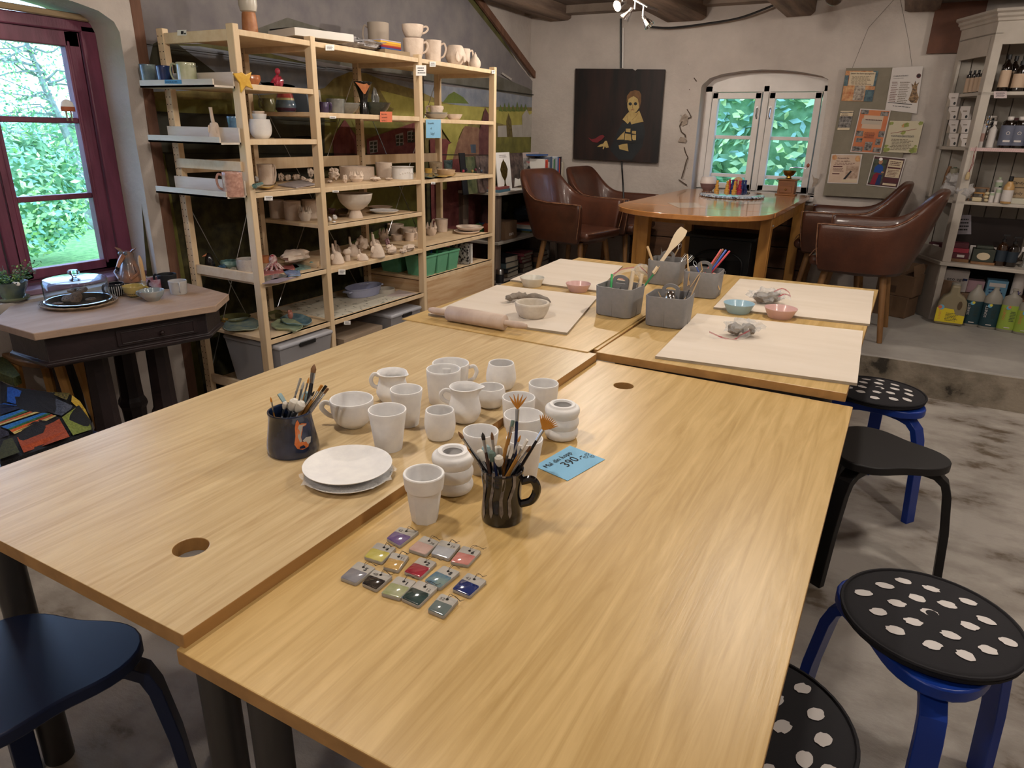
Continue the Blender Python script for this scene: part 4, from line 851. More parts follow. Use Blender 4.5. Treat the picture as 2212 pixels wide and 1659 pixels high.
tool((1342, 618), (1329, 634), d1-.01, .003, steel, 'silver scissors point in the front left caddy', kind='knife')
tool((1322, 620), (1330, 634), d1-.03, .005, brp, 'brown trimming tool at the left of the front left caddy', kind='blade')
tool((1371, 628), (1366, 638), d1-.05, .0055, woods, 'short wooden block tool at the front of the front left caddy', kind='knife')
tool((1447, 642), (1442, 660), d2-.03, .004, steel, 'metal scoop with round bowl in the front right caddy', 'scoop', 'scoop', 'scoop')
tool((1421, 628), (1433, 655), d2-.02, .0045, woods, 'flat wooden modelling stick at the left of the front right caddy', kind='knife')
tool((1472, 619), (1448, 642), d2+.03, .006, chrome, 'shining metal palette knife in the front right caddy', kind='blade', m2=chrome)
tool((1513, 594), (1487, 652), d2+.0, .0055, woods, 'long curved wooden tool leaning right in the front right caddy', kind='knife')
tool((1489, 626), (1478, 652), d2-.02, .002, stick['black'], 'thin black stick in the front right caddy')
tool((1482, 640), (1474, 657), d2-.05, .005, woods, 'short pale wooden tool at the right front of the front right caddy', kind='knife')
tool((1444, 624), (1441, 650), d2+.01, .004, steel, 'crimped silver tool behind the scoop', kind='blade')
tool((1478, 494), (1424, 572), d3-.05, .01, dw, 'big pale wooden spatula in the back caddy', 'spatula', 'spatula', 'spatula')
tool((1398.5, 532), (1412, 572), d3-.03, .006, woods, 'wooden dowel leaning left in the back caddy', 'dowel', 'dowel')
tool((1471, 527), (1455, 556), d3+.02, .004, woods, 'wire loop tool with wooden handle in the back caddy', kind='loop')
tool((1428, 535), (1432, 566), d3+.05, .005, brp, 'dark pointed tool at the rear of the back caddy', kind='blade')
tool((1412, 549), (1409, 568), d3+.0, .004, chrome, 'small shiny metal tool in the back caddy', kind='blade', m2=chrome)
tool((1484, 550), (1468, 570), d3-.02, .0045, steel, 'fork with steel tines in the back caddy', 'fork', 'fork', 'fork')
tool((1496, 553), (1480, 572), d3+.02, .004, stick['black'], 'black comb tool beside the fork', kind='fork')
for k, (tx, ty, m_, l) in enumerate(((1558, 539, corp, 'coral red'), (1562, 538, brp, 'brown'), (1568.5, 540, bluep, 'blue'), (1576.5, 542, redp, 'bright red'))): tool((tx, ty), (1525+k*4, 588), d4+.0+k*.008, .0045, m_, l+' plastic stick leaning right in the caddy of coloured sticks', 'stick', 'stick')
tool((1485, 549), (1487, 592), d4-.03, .0035, woods, 'slim straight wooden tool at the left of the coloured-stick caddy')
tool((1514, 564), (1518, 596), d4-.05, .006, woods, 'curved wooden modelling tool in front of the coloured sticks', kind='knife')
tool((1519, 580), (1505, 600), d4-.06, .006, woods, 'notched wooden modelling tool leaning in the coloured-stick caddy', kind='knife')
tool((1490, 577), (1488, 594), d4-.04, .006, woods, 'small star-cut wooden tool at the left of the coloured-stick caddy', kind='knife')
tool((1499, 564), (1508, 585), d4+.0, .003, bluep, 'thin tool with blue handle in the coloured-stick caddy', kind='loop')
tool((1543, 596), (1546, 604), d4-.05, .0075, spg, 'pink sponge-tipped tool at the front of the coloured-stick caddy', kind='ball')
tool((1567, 586), (1555, 598), d4-.03, .003, steel, 'steel ring tool at the right rim of the coloured-stick caddy', kind='loop')
# ---------------- pine shelving along the painted wall ----------------
XF, XB, YS = -2.62, -3.125, 2.256
PY = [0, .45, 1.31, 2.17]
SHT = 1.80
shv = thing('shelving_unit', 'long open shelving of pale pine with perforated posts and three bays, full of pottery', 'shelf', ((XF+XB)/2, YS+1.1, 0))
for k, y in enumerate(PY):
    zt = 1.82
    for x0, x1 in ((XF-.044, XF), (XB, XB+.044)):
        fr = B().bb((x0, YS+y, 0), (x1, YS+y+.031, zt)).obj('shelf_post', pine, shv, world=True, bev=.003)
        if k < 3:
            b = B()
            for z in [i*.032+.06 for i in range(55)]:
                for xx in (x0+.01, x1-.01):
                    if x0 < -3: b.lathe([(.0032, 0), (0, .0002)], (xx, YS+y-.0004, z), 6, R=rotm((math.radians(90), 0, 0)))
            if b.v: b.obj('peg_holes', hole, fr, world=True, smooth=False)['kind'] = 'stuff'
    for z in ((1.80, .75, .165) if k == 0 else (1.80, .165)):
        B().bb((XB+.044, YS+y+.006, z-.045), (XF-.044, YS+y+.025, z+(.0 if z > 1 else 0))).obj('side_rail', pineh, shv, world=True, bev=.002)
def shelf(bay, z, nm='shelf_board'):
    y0 = YS+PY[bay]+.031; y1 = YS+PY[bay+1]
    B().bb((XB+.01, y0, z-.019), (XF-.006, y1, z)).bb((XF-.03, y0, z-.024), (XF-.004, y1, z)).obj(nm, pine, shv, world=True, bev=.002)
ZN = [SHT, 1.587, 1.357, 1.125, .708, .42, .12]; ZW = [SHT, 1.483, 1.123, .931, .704, .419, .12]; Z3 = [SHT, 1.475, 1.122, .708, .509]
for z in ZN: shelf(0, z)
for z in ZW: shelf(1, z)
for z in Z3: shelf(2, z)
for bay in range(3): B().bb((XB-.0, YS+PY[bay]+.02, 1.19), (XB+.018, YS+PY[bay+1]+.01, 1.25)).obj('back_rail', pine, shv, world=True, bev=.002)
B().bb((XB+.03, YS-.012, 1.219), (XF-.03, YS-.0, 1.262)).obj('end_rail', pineh, shv, world=True, bev=.002)
b = B()
for (a0, z0), (a1, z1) in (((.02, .1), (.46, 1.1)), ((.46, .1), (.02, 1.1)), ((.48, .3), (1.32, 1.7)), ((1.32, .3), (.48, 1.7)), ((1.34, .3), (2.18, 1.7)), ((2.18, .3), (1.34, 1.7))): b.tube([(XB-.004, YS+a0, z0), (XB-.004, YS+a1, z1)], .0025, 5)
b.obj('cross_brace', steel, shv, world=True)
b = B(); b.bb((XF-.02, YS+PY[2]+.033, .10), (XF-.002, YS+PY[3]-.002, .485)); b.bb((XB+.03, YS+PY[2]+.033, .10), (XF-.02, YS+PY[2]+.05, .485)); b.bb((XB+.03, YS+PY[3]-.02, .10), (XF-.02, YS+PY[3]-.002, .485)); b.obj('chest_front', M('pine_boards_long', 'd3b995', .55, c2='b78f66', scale=3, stretch=(1, .9, 14), detail=6, lo=.3, hi=.7), shv, world=True)
# three trays fixed to the end
for k, (z, zb) in enumerate(((1.565, 1.63), (1.335, 1.405), (1.108, 1.18))):
    t = thing('end_tray', ['top', 'middle', 'bottom'][k]+' of the three white-edged pine trays on the end of the shelving', 'tray', (-2.87, 2.19, z), group='trays on the shelving end')
    wp = M('whitened_pine', 'd2c8bc', .5, c2='c2b5a5', scale=3, stretch=(1, 6, 6))
    B().bb((-3.115, 2.13, z), (-2.63, 2.243, z+.008)).obj('tray_base', wp, t, world=True); B().bb((-3.115, 2.13, z), (-2.63, 2.137, z+.031)).obj('tray_lip', wp, t, world=True); B().bb((-3.115, 2.236, z), (-2.63, 2.243, zb)).obj('tray_back', wp, t, world=True)
a = px_art(dict(y=2.1295), (0, -1, 0), base=.0002, step=.0001); lt = M('blue_tape', '4c8fc0', .7); a.poly([(355.5, 172), (392, 172.5), (393, 181), (356, 180.5)], lt)
tray0 = [o for o in COL.objects if o.name == 'end_tray'][0]; a.obj('blue_label', tray0)
text('SANDRAS MM', X(357, 179.5, y=2.129), (1, 0, -.02), (0, 0, 1), .013, ink, tray0, squash=1.0)
star = [(1010, 798), (1085, 795), (1105, 783), (1150, 812), (1215, 780), (1190, 862), (1230, 970), (1150, 935), (1100, 1012), (1083, 900)]
sp_ = [X(300+x/5.03, y/5.03, x=XF+.004) for x, y in star]; o = B().prism(sp_, (.009, 0, 0)).obj('ceramic_star', M('yellow_glaze', 'c99a32', .35, c2='d8ad46', scale=40), None, loc=sp_[0], world=True, bev=.003); tag(o, 'yellow ceramic star hanging on the front post of the shelving', 'ornament')
def tagcard(px0, py0, px1, py1, mat, lines, label, name='shelf_label', writing=None, pl=None):
    pl = pl or dict(x=XF+.002); q = [X(px0, py0, **pl), X(px1, py0+(0), **pl), X(px1, py1, **pl), X(px0, py1, **pl)]; n = Vector((1, 0, 0)) if 'x' in pl else Vector((0, -1, 0))
    t = thing(name, label, 'note' if name != 'shelf_label' else 'label', q[3], group='paper labels on the shelf edges' if name == 'shelf_label' else None)
    B().prism(q, n*.0006).obj('paper', mat, t, world=True, smooth=False)
    a = Art((0, 0, 0), (1, 0, 0), (0, 1, 0), n, base=.0008); a.P = lambda x, y: X(x, y, **pl)
    if lines: a.scribble(px0+(px1-px0)*.12, py1-(py1-py0)*.15, px1-(px1-px0)*.1, py0+(py1-py0)*.15, lines, ink); a.obj('print', t)
    u = (q[1]-q[0]).normalized(); v = (q[0]-q[3]).normalized(); W_, H_ = (q[1]-q[0]).length, (q[0]-q[3]).length
    for s, fx, fy, fs in (writing or []): text(s, q[3]+u*W_*fx+v*H_*fy+n*.001, u, v, fs*H_, ink, t)
    return t
tagcard(703, 96.5, 722, 109, paper, 3, 'white printed label under the top shelf left of the middle'); tagcard(928, 133, 941, 144, paper, 2, 'small white label under the top shelf right of the middle post'); tagcard(1062, 152, 1069, 159, paper, 2, 'tiny white label at the far end of the top shelf')
tagcard(898.5, 141, 920.5, 163.5, paper, 3, 'large white square label on the middle post'); tagcard(712, 251, 726, 256, paper, 1, 'small label under the second shelf of the middle bay')
tagcard(571, 423, 589, 433, paper, 2, 'tilted white label under the third shelf of the narrow bay'); tagcard(718, 411, 732, 415.5, paper, 1, 'small label below the shelf of stacked rings')
tagcard(731, 582, 746, 593, paper, 2, 'white label below the shelf of elephant figures'); tagcard(743, 693, 757, 701, paper, 2, 'white label on the edge of the patterned-paper shelf'); tagcard(931, 393, 940, 398, paper, 1, 'tiny label under the painted bowls')
tagcard(821, 241, 847, 264, M('orange_paper', 'cf6f4c', .7), 0, 'bright orange handwritten card hanging from the middle bay shelf', 'orange_card', [('Ikke røre', .08, .68, .24), ('keramikk', .12, .38, .24), ('tørkes :)', .12, .08, .24)])
tagcard(920, 258, 952, 298, pnote, 0, 'light blue handwritten card hanging by the middle post', 'blue_card', [('Keramikk', .1, .74, .16), ('til', .3, .46, .16), ('Salgs!', .3, .16, .19)])
a = px_art(dict(y=YS+.0055), (0, -1, 0), base=.0003); a.poly([(383, 65), (403, 64.5), (403, 76.5), (383, 77)], paper); a.poly([(391, 67), (397, 67), (397, 74), (391, 74)], ink); a.poly([(398, 71), (402, 71), (402, 74), (398, 74)], ink); lab(a.obj('rail_sticker', shv), 'white sticker on the end rail')
# --- pots standing on the boards
GR = 'unfired pottery drying on the shelves'
def sp(name, label, cat, shape, base, rimy, w, z, mat=rawclay, group=GR, **k):
    p, R, H = fit(base, rimy, w, z); return pot(name, label, cat, shape, p, R, H, mat, group=group, seg=28, **k)
def top(name, label, cat, shape, px, ty, w, x, mat=rawclay, z=SHT, group='things on top of the shelving', **k):
    q = X(px, 90, x=x); p = Vector((x, q.y, z)); p.y += (px-PR(p)[0])*0; H = VH(p, ty); R = w/2*PR((p.x, p.y, z+H))[2]/FPX; return pot(name, label, cat, shape, p, R, H, mat, group=group, seg=28, **k)
glz = lambda n, c, c2=None, sc=20: M('pot_'+n, c, .18, c2=c2, scale=sc, coat=.5)
def box_(name, label, cat, corners, h, mat, group=None, n=None, **k):
    """flat slab from picture points on plane z with height h"""
    b = B(); b.prism(corners, (0, 0, h)); o = b.obj(name, mat, None, loc=corners[0], world=True, smooth=False, bev=k.get('bev', .001)); return tag(o, label, cat, group)
def slab(name, label, cat, pts, z, h, mat, group=None, **k): return box_(name, label, cat, [PX(*p, z) for p in pts], h, mat, group, **k)
def rect(cx, cy, w, d, a): return [(cx+x*math.cos(a)-y*math.sin(a), cy+x*math.sin(a)+y*math.cos(a)) for x, y in ((-w/2, -d/2), (w/2, -d/2), (w/2, d/2), (-w/2, d/2))]
def slabw(name, label, cat, cx, cy, w, d, a, z, h, mat, group=None, **k): return box_(name, label, cat, [Vector((x, y, z)) for x, y in rect(cx, cy, w, d, a)], h, mat, group, **k)
# on the top
yat = lambda px, x: X(px, 95, x=x).y
TG = 'things on top of the shelving'
slabw('white_box', 'flat white box lying at the left post on top of the shelving', 'box', -2.76, 2.86, .25, .33, -.25, 1.821, .035, M('white_card', 'cfcac3', .7))
slabw('exercise_book', 'thin black-edged booklet on the flat white box', 'book', -2.79, 2.82, .2, .22, -.1, 1.8565, .006, dark)
q = yat(765, -2.8); b = B(); b.ball((-2.8, q, SHT+.032), (.12, .17, .03), 22, 12, lump=.6, seed=2, fr=3); mz = min(v.z for v in b.v); b.v = [v-Vector((0, 0, mz-SHT-.001)) for v in b.v]; tag(b.obj('wrapped_packet', M('grey_film', '7b7678', .25, c2='a8a4a4', scale=20, bump=1, bscale=60), None, loc=(-2.8, q, SHT), world=True), 'crumpled grey plastic packet on top of the shelving beside the coloured sheets', 'packet')
q = yat(850, -2.72)-.03; slabw('tan_book', 'tan flat book under the coloured felt sheets', 'book', -2.76, q, .2, .2, -.1, SHT+.0005, .026, M('tan_card', '8f7b60', .8))
for i, (c, n, h) in enumerate((('2c3d66', 'dark blue', .006), ('314f8c', 'blue', .006), ('7c2434', 'dark red', .007), ('a23a2c', 'red', .005), ('c78a2c', 'orange yellow', .01), ('d6a63c', 'yellow', .01), ('a9a2b0', 'pale lilac', .006))):
    slabw('felt_sheets', n+' felt sheets in the coloured pile on top of the shelving', 'felt', -2.78, yat(835, -2.74), .15, .17, -.05, SHT+.027+sum((.006, .006, .007, .005, .01, .01)[:i])+.0002*i, h, M('felt_'+str(i), c, .9), 'coloured felt pile')
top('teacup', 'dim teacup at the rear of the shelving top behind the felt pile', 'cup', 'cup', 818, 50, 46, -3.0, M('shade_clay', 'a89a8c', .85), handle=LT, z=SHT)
lo = top('mug', 'lower of the two nested cream mugs on top of the shelving', 'mug', [(.6, 0), (.75, .05), (.95, .4), (1, .8), (1, 1)], 893, 84, 44, -2.70, handle=RT, hs=(.8, .3, .4))
p = lo.location.copy(); h = VH(p, 84); pot('mug', 'upper of the two nested cream mugs, tipped slightly', 'mug', [(.5, 0), (.7, .06), (.93, .5), (1, 1)], (p.x, p.y-.003, p.z+h+.004), 22*PR(p)[2]/FPX*1.05, .068, rawclay, handle=RT, group=TG, hs=(.85, .35, .4))
top('mug', 'straight cream mug right of the nested pair', 'mug', 'straight', 935, 88, 37, -2.69, handle=RT, hs=(.82, .2, .5), seg_=0) if False else top('mug', 'straight cream mug right of the nested pair', 'mug', 'straight', 935, 88, 37, -2.69, handle=RT, hs=(.82, .2, .5))
t = top('elephant_pot', 'round cream pot with modelled elephant ears on top of the shelving', 'pot', [(.55, 0), (.85, .15), (1.15, .5), (1.0, .85), (.8, 1)], 983, 99, 38, -2.70)
for s in (-1, 1): B().ball((.045, s*.035, .05), (.008, .026, .03), 12, 8).obj('ear', rawclay, t)
B().tube([(.05, 0, .06), (.065, 0, .045), (.068, 0, .02)], [.012, .009, .006], 8).obj('trunk', rawclay, t)
top('mug', 'cream mug with large handle behind the elephant pot', 'mug', 'straight', 1003, 106, 26, -2.8, handle=RT)
t = top('bird_jug', 'little cream bird-shaped jug at the far end of the shelving top', 'figurine', [(.7, 0), (1, .2), (1.05, .45), (.75, .7), (.45, .85), (.3, 1)], 1026, 118, 24, -2.70)
B().tube([(0, 0, .075), (0, .004, .1)], [.012, .004], 8).obj('beak', rawclay, t)
q = X(540, 60, x=-2.85); t = thing('boot_vase', 'tall vase with rust-brown foot and white rounded top on the shelving corner', 'vase', (-2.85, q.y, SHT)); B().lathe([(.036, 0), (.035, .06), (.031, .105), (.028, .11)], (0, 0, 0), 24).obj('vase_foot', M('rust_glaze', '96603c', .5, c2='a8734c', scale=30), t); B().lathe([(.02, .105), (.036, .115), (.042, .14), (.04, .19), (.03, .22), (.024, .218), (.02, .2), (0, .19)], (0, 0, 0), 24).obj('vase_top', cream, t)
# narrow bay
def figure(name, label, base, ty, w, z, mat, kind, cat='figurine', group='small clay animals on the shelf', turn=0, s=1):
    """small hand-built clay creatures"""
    p = PX(*base, z); H = VH(p, ty); R = w/2*PR(p)[2]/FPX; T = thing(name, label, cat, p, (0, 0, AR-1.57+turn), group); L = Vector
    sd = abs(hash(label)) % 97 if False else sum(map(ord, label)) % 97
    if kind == 'elephant':
        B().lathe([(R*.9, 0), (R, H*.06), (R*.85, H*.3), (R*.5, H*.55), (0, H*.62)], (0, 0, 0), 20, warp=lambda a, zz: 1+.08*noise.noise(Vector((a, zz*30, sd)))).obj('body', mat, T)
        for sg in (-1, 1): B().ball((sg*R*.75, -R*.45, H*.38), (R*.42, R*.12, R*.45), 12, 8, R=rotm((0, 0, -sg*.5))).obj('ear', mat, T)
        B().tube([(0, -R*.3, H*.5), (R*.15, -R*.45, H*.72), (R*.35, -R*.45, H)], [R*.3, R*.2, R*.14], 8).obj('trunk', mat, T)
    elif kind == 'mushroom':
        B().lathe([(R*.7, 0), (R*.65, H*.3), (R*.6, H*.6)], (0, 0, 0), 16).obj('stem', mat, T); B().ball((0, 0, H*.72), (R, R, H*.28), 16, 8, lump=.2, seed=sd).obj('cap', mat, T)
    elif kind == 'bird':
        B().ball((0, 0, H*.42), (R, R*.75, H*.42), 18, 12, lump=.2, seed=sd).obj('body', mat, T); B().ball((R*.45, -R*.2, H*.8), (R*.42, R*.4, H*.2), 12, 8).tube([(R*.8, -R*.25, H*.8), (R*1.15, -R*.3, H*.78)], [R*.12, R*.02], 6).obj('head', mat, T); B().tube([(-R*.6, 0, H*.6), (-R*1.05, 0, H*.85)], [R*.3, R*.1], 8, flat=.4).obj('tail', mat, T)
    elif kind == 'spiky':
        b = B(); b.lathe([(R*.6, 0), (R*.9, H*.3), (R*.8, H*.6), (R*.6, H*.62), (R*.5, H*.3), (0, H*.2)], (0, 0, 0), 20).obj('body', mat, T); b = B()
        for i in range(6): a = i*1.047; b.tube([(R*.75*math.cos(a), R*.75*math.sin(a), H*.5), (R*.7*math.cos(a), R*.7*math.sin(a), H*.95)], [R*.28, R*.03], 6)
        b.obj('spikes', mat, T)
    elif kind == 'coral':
        b = B(); rnd = random.Random(sd); b.ball((0, 0, H*.45), (R*.8, R*.6, H*.45), 16, 10, lump=.7, seed=sd)
        for i in range(14): a = rnd.uniform(0, 6.28); rr = R*rnd.uniform(.2, .8); b.ball((rr*math.cos(a), rr*math.sin(a)*.7, H*rnd.uniform(.25, .85)), R*rnd.uniform(.16, .3), 8, 6, lump=.5, seed=i)
        mz = min(v.z for v in b.v); b.v = [v-L((0, 0, mz)) for v in b.v]; b.obj('body', mat, T)
    elif kind == 'rooster':
        B().lathe([(R*.8, 0), (R*.75, H*.25), (R*.45, H*.5), (0, H*.55)], (0, 0, 0), 18).obj('body', mat, T); B().tube([(R*.1, 0, H*.42), (R*.35, 0, H*.75), (R*.45, 0, H)], [R*.24, R*.2, R*.22], 10).obj('neck', mat, T); B().ball((-R*.75, 0, H*.42), (R*.3, R*.2, R*.4), 12, 8, lump=.5, seed=3).obj('tail', mat, T)
        for sg in (-1, 1): B().ball((R*.25, sg*R*.5, H*.28), (R*.5, R*.12, R*.6), 12, 8).obj('wing', mat, T)
    elif kind == 'hump':
        b = B(); b.ball((0, 0, H*.5), (R, R*.6, H*.5), 20, 12, lump=.45, seed=sd, fr=2); mz = min(v.z for v in b.v); b.v = [v-L((0, 0, mz)) for v in b.v]; b.obj('body', mat, T)
    elif kind == 'octopus':
        b = B(); b.ball((0, 0, H*.65), (R*.42, R*.4, H*.35), 16, 10); b.obj('head', mat, T); b = B()
        for i in range(9): a = i*.7; b.tube([(0, 0, H*.5), (R*.5*math.cos(a), R*.5*math.sin(a), H*.3), (R*.85*math.cos(a), R*.85*math.sin(a), R*.1), (R*1.05*math.cos(a+.3), R*1.05*math.sin(a+.3), R*.12)], [R*.2, R*.15, R*.1, R*.05], 7)
        b.obj('tentacles', mat, T)
    elif kind == 'penguin':
        B().lathe([(R*.7, 0), (R, H*.25), (R*.8, H*.6), (R*.55, H*.85), (0, H)], (0, 0, 0), 18).obj('body', mat[0], T); B().tube([(0, -R*.4, H*.85), (R*.9, -R*.9, H*.8)], [R*.3, R*.05], 8).obj('beak', mat[1], T); B().ball((R*.3, -R*.6, .004), (R*.5, R*.4, R*.2), 10, 6).obj('foot', mat[1], T)
    elif kind == 'sitting':
        B().ball((0, 0, H*.33), (R*.75, R*.6, H*.33), 16, 10, lump=.3, seed=sd).obj('body', mat, T); B().ball((0, 0, H*.84), (R*.36, R*.34, H*.17), 14, 9).obj('head', mat, T)
        b = B(); b.tube([(-R*.3, 0, H*.62), (-R*.85, -R*.3, H*.4), (-R*.4, -R*.8, H*.2)], R*.18, 8); b.tube([(R*.3, 0, H*.62), (R*.85, -R*.3, H*.4), (R*.5, -R*.8, H*.2)], R*.18, 8); b.tube([(-R*.4, -R*.2, H*.2), (-R*.75, -R*1.0, H*.15), (-R*.5, -R*1.1, .0)], R*.2, 8); b.tube([(R*.4, -R*.2, H*.2), (R*.75, -R*1.0, H*.15), (R*.5, -R*1.1, .0)], R*.2, 8); b.obj('limbs', mat, T)
    return T
redg = glz('red', '8f1f33', 'b8445a', 30); tealg = glz('teal', '4f7478', '84a39c', 14); greeng = glz('dark_green', '22332f', '5f7f78', 14); yelg = glz('yellow', 'b58e3a', 'c7a454', 14); blueg = glz('blue', '2c4a66', '5f86a8', 10); mossg = glz('moss', '545338', '77764c', 12); purpg = glz('purple', '2c2440', '4b3d62', 14); greyg = glz('grey', '5c5d5c', '7d7d78', 10); octm = glz('red_white', '8f2a38', 'd8c8c0', 60)
def dish(name, label, pts, z, mat, h=.008, group='glazed dishes on the shelves', rim=.012, cat='dish'):
    """free-form shallow dish from its outline on the board"""
    P_ = [PX(*p, z+h) for p in pts]; P_ = [p for p in spl(P_+[P_[0]], 4)][:-1]; c = sum(P_, Vector())/len(P_); sc = lambda k, dz, w=0: [Vector((c.x+(p.x-c.x)*k, c.y+(p.y-c.y)*k, z+dz+w*noise.noise(p*25))) for p in P_]
    o = B().loft([sc(.75, .0005), sc(.8, .001), sc(1, h+rim*.6, rim*.5), sc(.985, h+rim*.8, rim*.5), sc(.8, .006), sc(.5, .005)]).obj(name, mat, None, loc=(c.x, c.y, z), world=True, ang=1.1); return tag(o, label, cat, group)
dish('leaf_dish', 'dark green glazed boat dish on the second shelf of the narrow bay', [(563, 180), (590, 176), (620, 178), (637, 184), (620, 191), (585, 190)], 1.587, greeng, .012)
figure('seated_figure', 'shiny red seated figure behind the dark green dish', (602, 184), 147, 34, 1.587, redg, 'sitting')
sp('pinched_bowl', 'orange-brown glazed bowl half hidden by the yellow star', 'bowl', 'pinch', (549, 187), 163, 30, 1.587, glz('orange', 'a8613c', 'c07c50'), group='glazed pots on the shelves', wob=.2)
a0 = sp('face_pot', 'rough white pot with scratched face at the bottom of the small stack', 'pot', [(.7, 0), (1, .2), (1.1, .55), (.95, 1)], (565, 297), 258, 42, 1.357, bisque, wob=.12)
p = a0.location.copy(); h = VH(p, 258)
pot('flared_cup', 'middle cup nested in the small stack beside the post', 'cup', [(.8, 0), (1, 1)], (p.x, p.y, p.z+h-.006), .034, .03, bisque, group=GR); pot('flared_cup', 'topmost cup nested in the small stack beside the post', 'cup', [(.8, 0), (1, 1)], (p.x-.004, p.y, p.z+h+.012), .028, .024, rawclay, group=GR)
slab('thin_slate', 'thin dark slab lying on the narrow bay shelf', 'slab', [(592, 298), (640, 299), (672, 294), (620, 294)], 1.358, .004, dark); slab('thin_slate', 'thin white-edged slab lying near the right post of the narrow bay', 'slab', [(640, 299), (672, 299), (676, 293), (650, 292)], 1.363, .006, paper)
figure('clay_rooster', 'raw clay rooster seen over the middle end tray', (463, 277), 232, 34, 1.3575, rawclay, 'rooster')
sp('blue_cup', 'blue glazed cup beside the clay rooster', 'cup', 'tumbler', (505, 277), 252, 26, 1.3575, blueg, group='glazed pots on the shelves')
# mugs on the trays
def trayp(px, z): p = X(px, 170, y=2.185); return Vector((p.x, 2.185, z+.0085))
def tm(label, px, ty, w, z, mat, **k):
    p = trayp(px, z); H = VH(p, ty); R = min(w/2*PR(p)[2]/FPX, .046); return pot('mug', label, 'mug', k.pop('shape', 'straight'), p, R, H, mat, group='glazed mugs on the end trays', **k)
tm('blue-grey glazed mug at the far end of the top end tray', 322, 140, 34, 1.565, glz('bluegrey', '44566a', '7a8a86', 8))
tm('very dark blue mug between two lighter ones on the top end tray', 357, 143, 34, 1.565, glz('midnight', '151a33', '24407c', 6))
gm = tm('green and white striped mug with thin looped handle on the top end tray', 405, 136, 40, 1.565, glz('celadon', '8f966f', 'c6c3ae', 5), handle=LT, hs=(.9, .2, .7), hr=.004, shape='cyl')
tm('pink speckled mug with a yellow patch on the bottom end tray', 477, 372, 42, 1.108, glz('pink', 'a3786a', 'c49a8a', 60), handle=LT, hs=(.85, .25, .6), shape='cyl')
text('KUNNA', X(413, 146, y=2.139), (1, 0, 0), (0, 0, 1), .012, M('grey_pencil', '4a4c44', .8), gm)
# third shelf narrow bay
sp('tall_mug', 'tall raw clay mug with wavy handle on a yellow dish', 'mug', [(.85, 0), (.9, .3), (.95, .8), (1, 1)], (577, 398), 355, 36, 1.133, rawclay, handle=RT-.3, hs=(.9, .1, .35), hr=.006)
dish('shallow_dish', 'yellow dish under the tall raw clay mug', [(556, 398), (575, 392), (596, 396), (592, 406), (570, 409), (557, 406)], 1.1255, yelg, .006)
slab('clay_slab', 'flat grey clay slab with drawn marks at the front of the narrow bay', 'slab', [(600, 401), (640, 407), (682, 399), (650, 389)], 1.1265, .005, M('grey_slab', 'a39a98', .9, c2='8b8284', scale=20))
for i, (x, y, t_, w) in enumerate(((608, 392, 374, 18), (622, 390, 378, 22), (640, 389, 377, 26), (655, 391, 383, 20), (668, 394, 386, 22), (618, 382, 366, 30), (645, 382, 364, 30), (672, 385, 366, 22))): figure('clay_scrap', 'raw clay scrap, number %s from the left in the heap behind the slab' % ['first', 'second', 'third', 'fourth', 'fifth', 'sixth', 'seventh', 'eighth'][i], (x, y), t_, w, 1.1265, rawclay, 'coral' if i % 3 == 0 else 'hump', cat='clay piece', group='heap of raw clay pieces')
figure('white_bird', 'tiny white clay bird beside the tall raw mug', (556, 394), 380, 13, 1.133, bisque, 'bird'); q = X(548, 401, x=XF+.02); o = B().tube([q, q+Vector((.02, -.012, .0)), X(565, 397, x=XF-.03)], [.008, .011, .009], 12).obj('clay_peg', tealg, None, loc=q, world=True); tag(o, 'grey-green glazed peg sticking out at the front post', 'peg')
# seen through the narrow bay on the long boards
XD[0] = -3.0
sp('green_mug', 'mossy green mug left of the rainbow vase', 'mug', 'round', (581, 236), 213, 27, 1.483, mossg, handle=LT, group='glazed pots on the shelves')
t = sp('rainbow_vase', 'vase glazed in red, cream, blue and purple bands', 'vase', [(.75, 0), (.95, .12), (1, .35), (.8, .65), (.62, 1)], (618, 237), 196, 44, 1.483, glz('band_blue', '3f5566', '66788a', 8), group='glazed pots on the shelves')
R_ = 44/2*PR(t.location)[2]/FPX; H_ = VH(t.location, 196)
B().lathe([(R_*.77, 0.001), (R_*.97, H_*.12), (R_*1.015, H_*.22)], (0, 0, 0), 28).obj('purple_band', glz('band_purple', '3f2138', '54304a'), t); B().lathe([(R_*.87, H_*.57), (R_*.82, H_*.67)], (0, 0, 0), 28).obj('cream_band', glz('band_cream', 'a39a70', 'b8ae84'), t); B().lathe([(R_*.82, H_*.67), (R_*.64, H_), (R_*.55, H_)], (0, 0, 0), 28).obj('red_band', glz('band_red', '8a3330', 'a5504a'), t)
for i, (px, c, n) in enumerate(((650, '5a6470', 'slate grey'), (657, '3a4148', 'dark grey'), (664, '8e8078', 'beige'), (670, '4f6a78', 'blue-grey'), (677, 'b2aba2', 'off-white'))):
    q = X(px, 238, x=-3.0); b = B(); b.box((0, 0, .06), (.12, .013, .12), rot=(.12, 0, 0)); o = b.obj('small_book', M('book_'+c, c, .7), None, loc=(-3.0, q.y, 1.486), rot=(0, 0, 0)); tag(o, n+' small book leaning in the row beside the rainbow vase', 'book', 'books beside the rainbow vase')
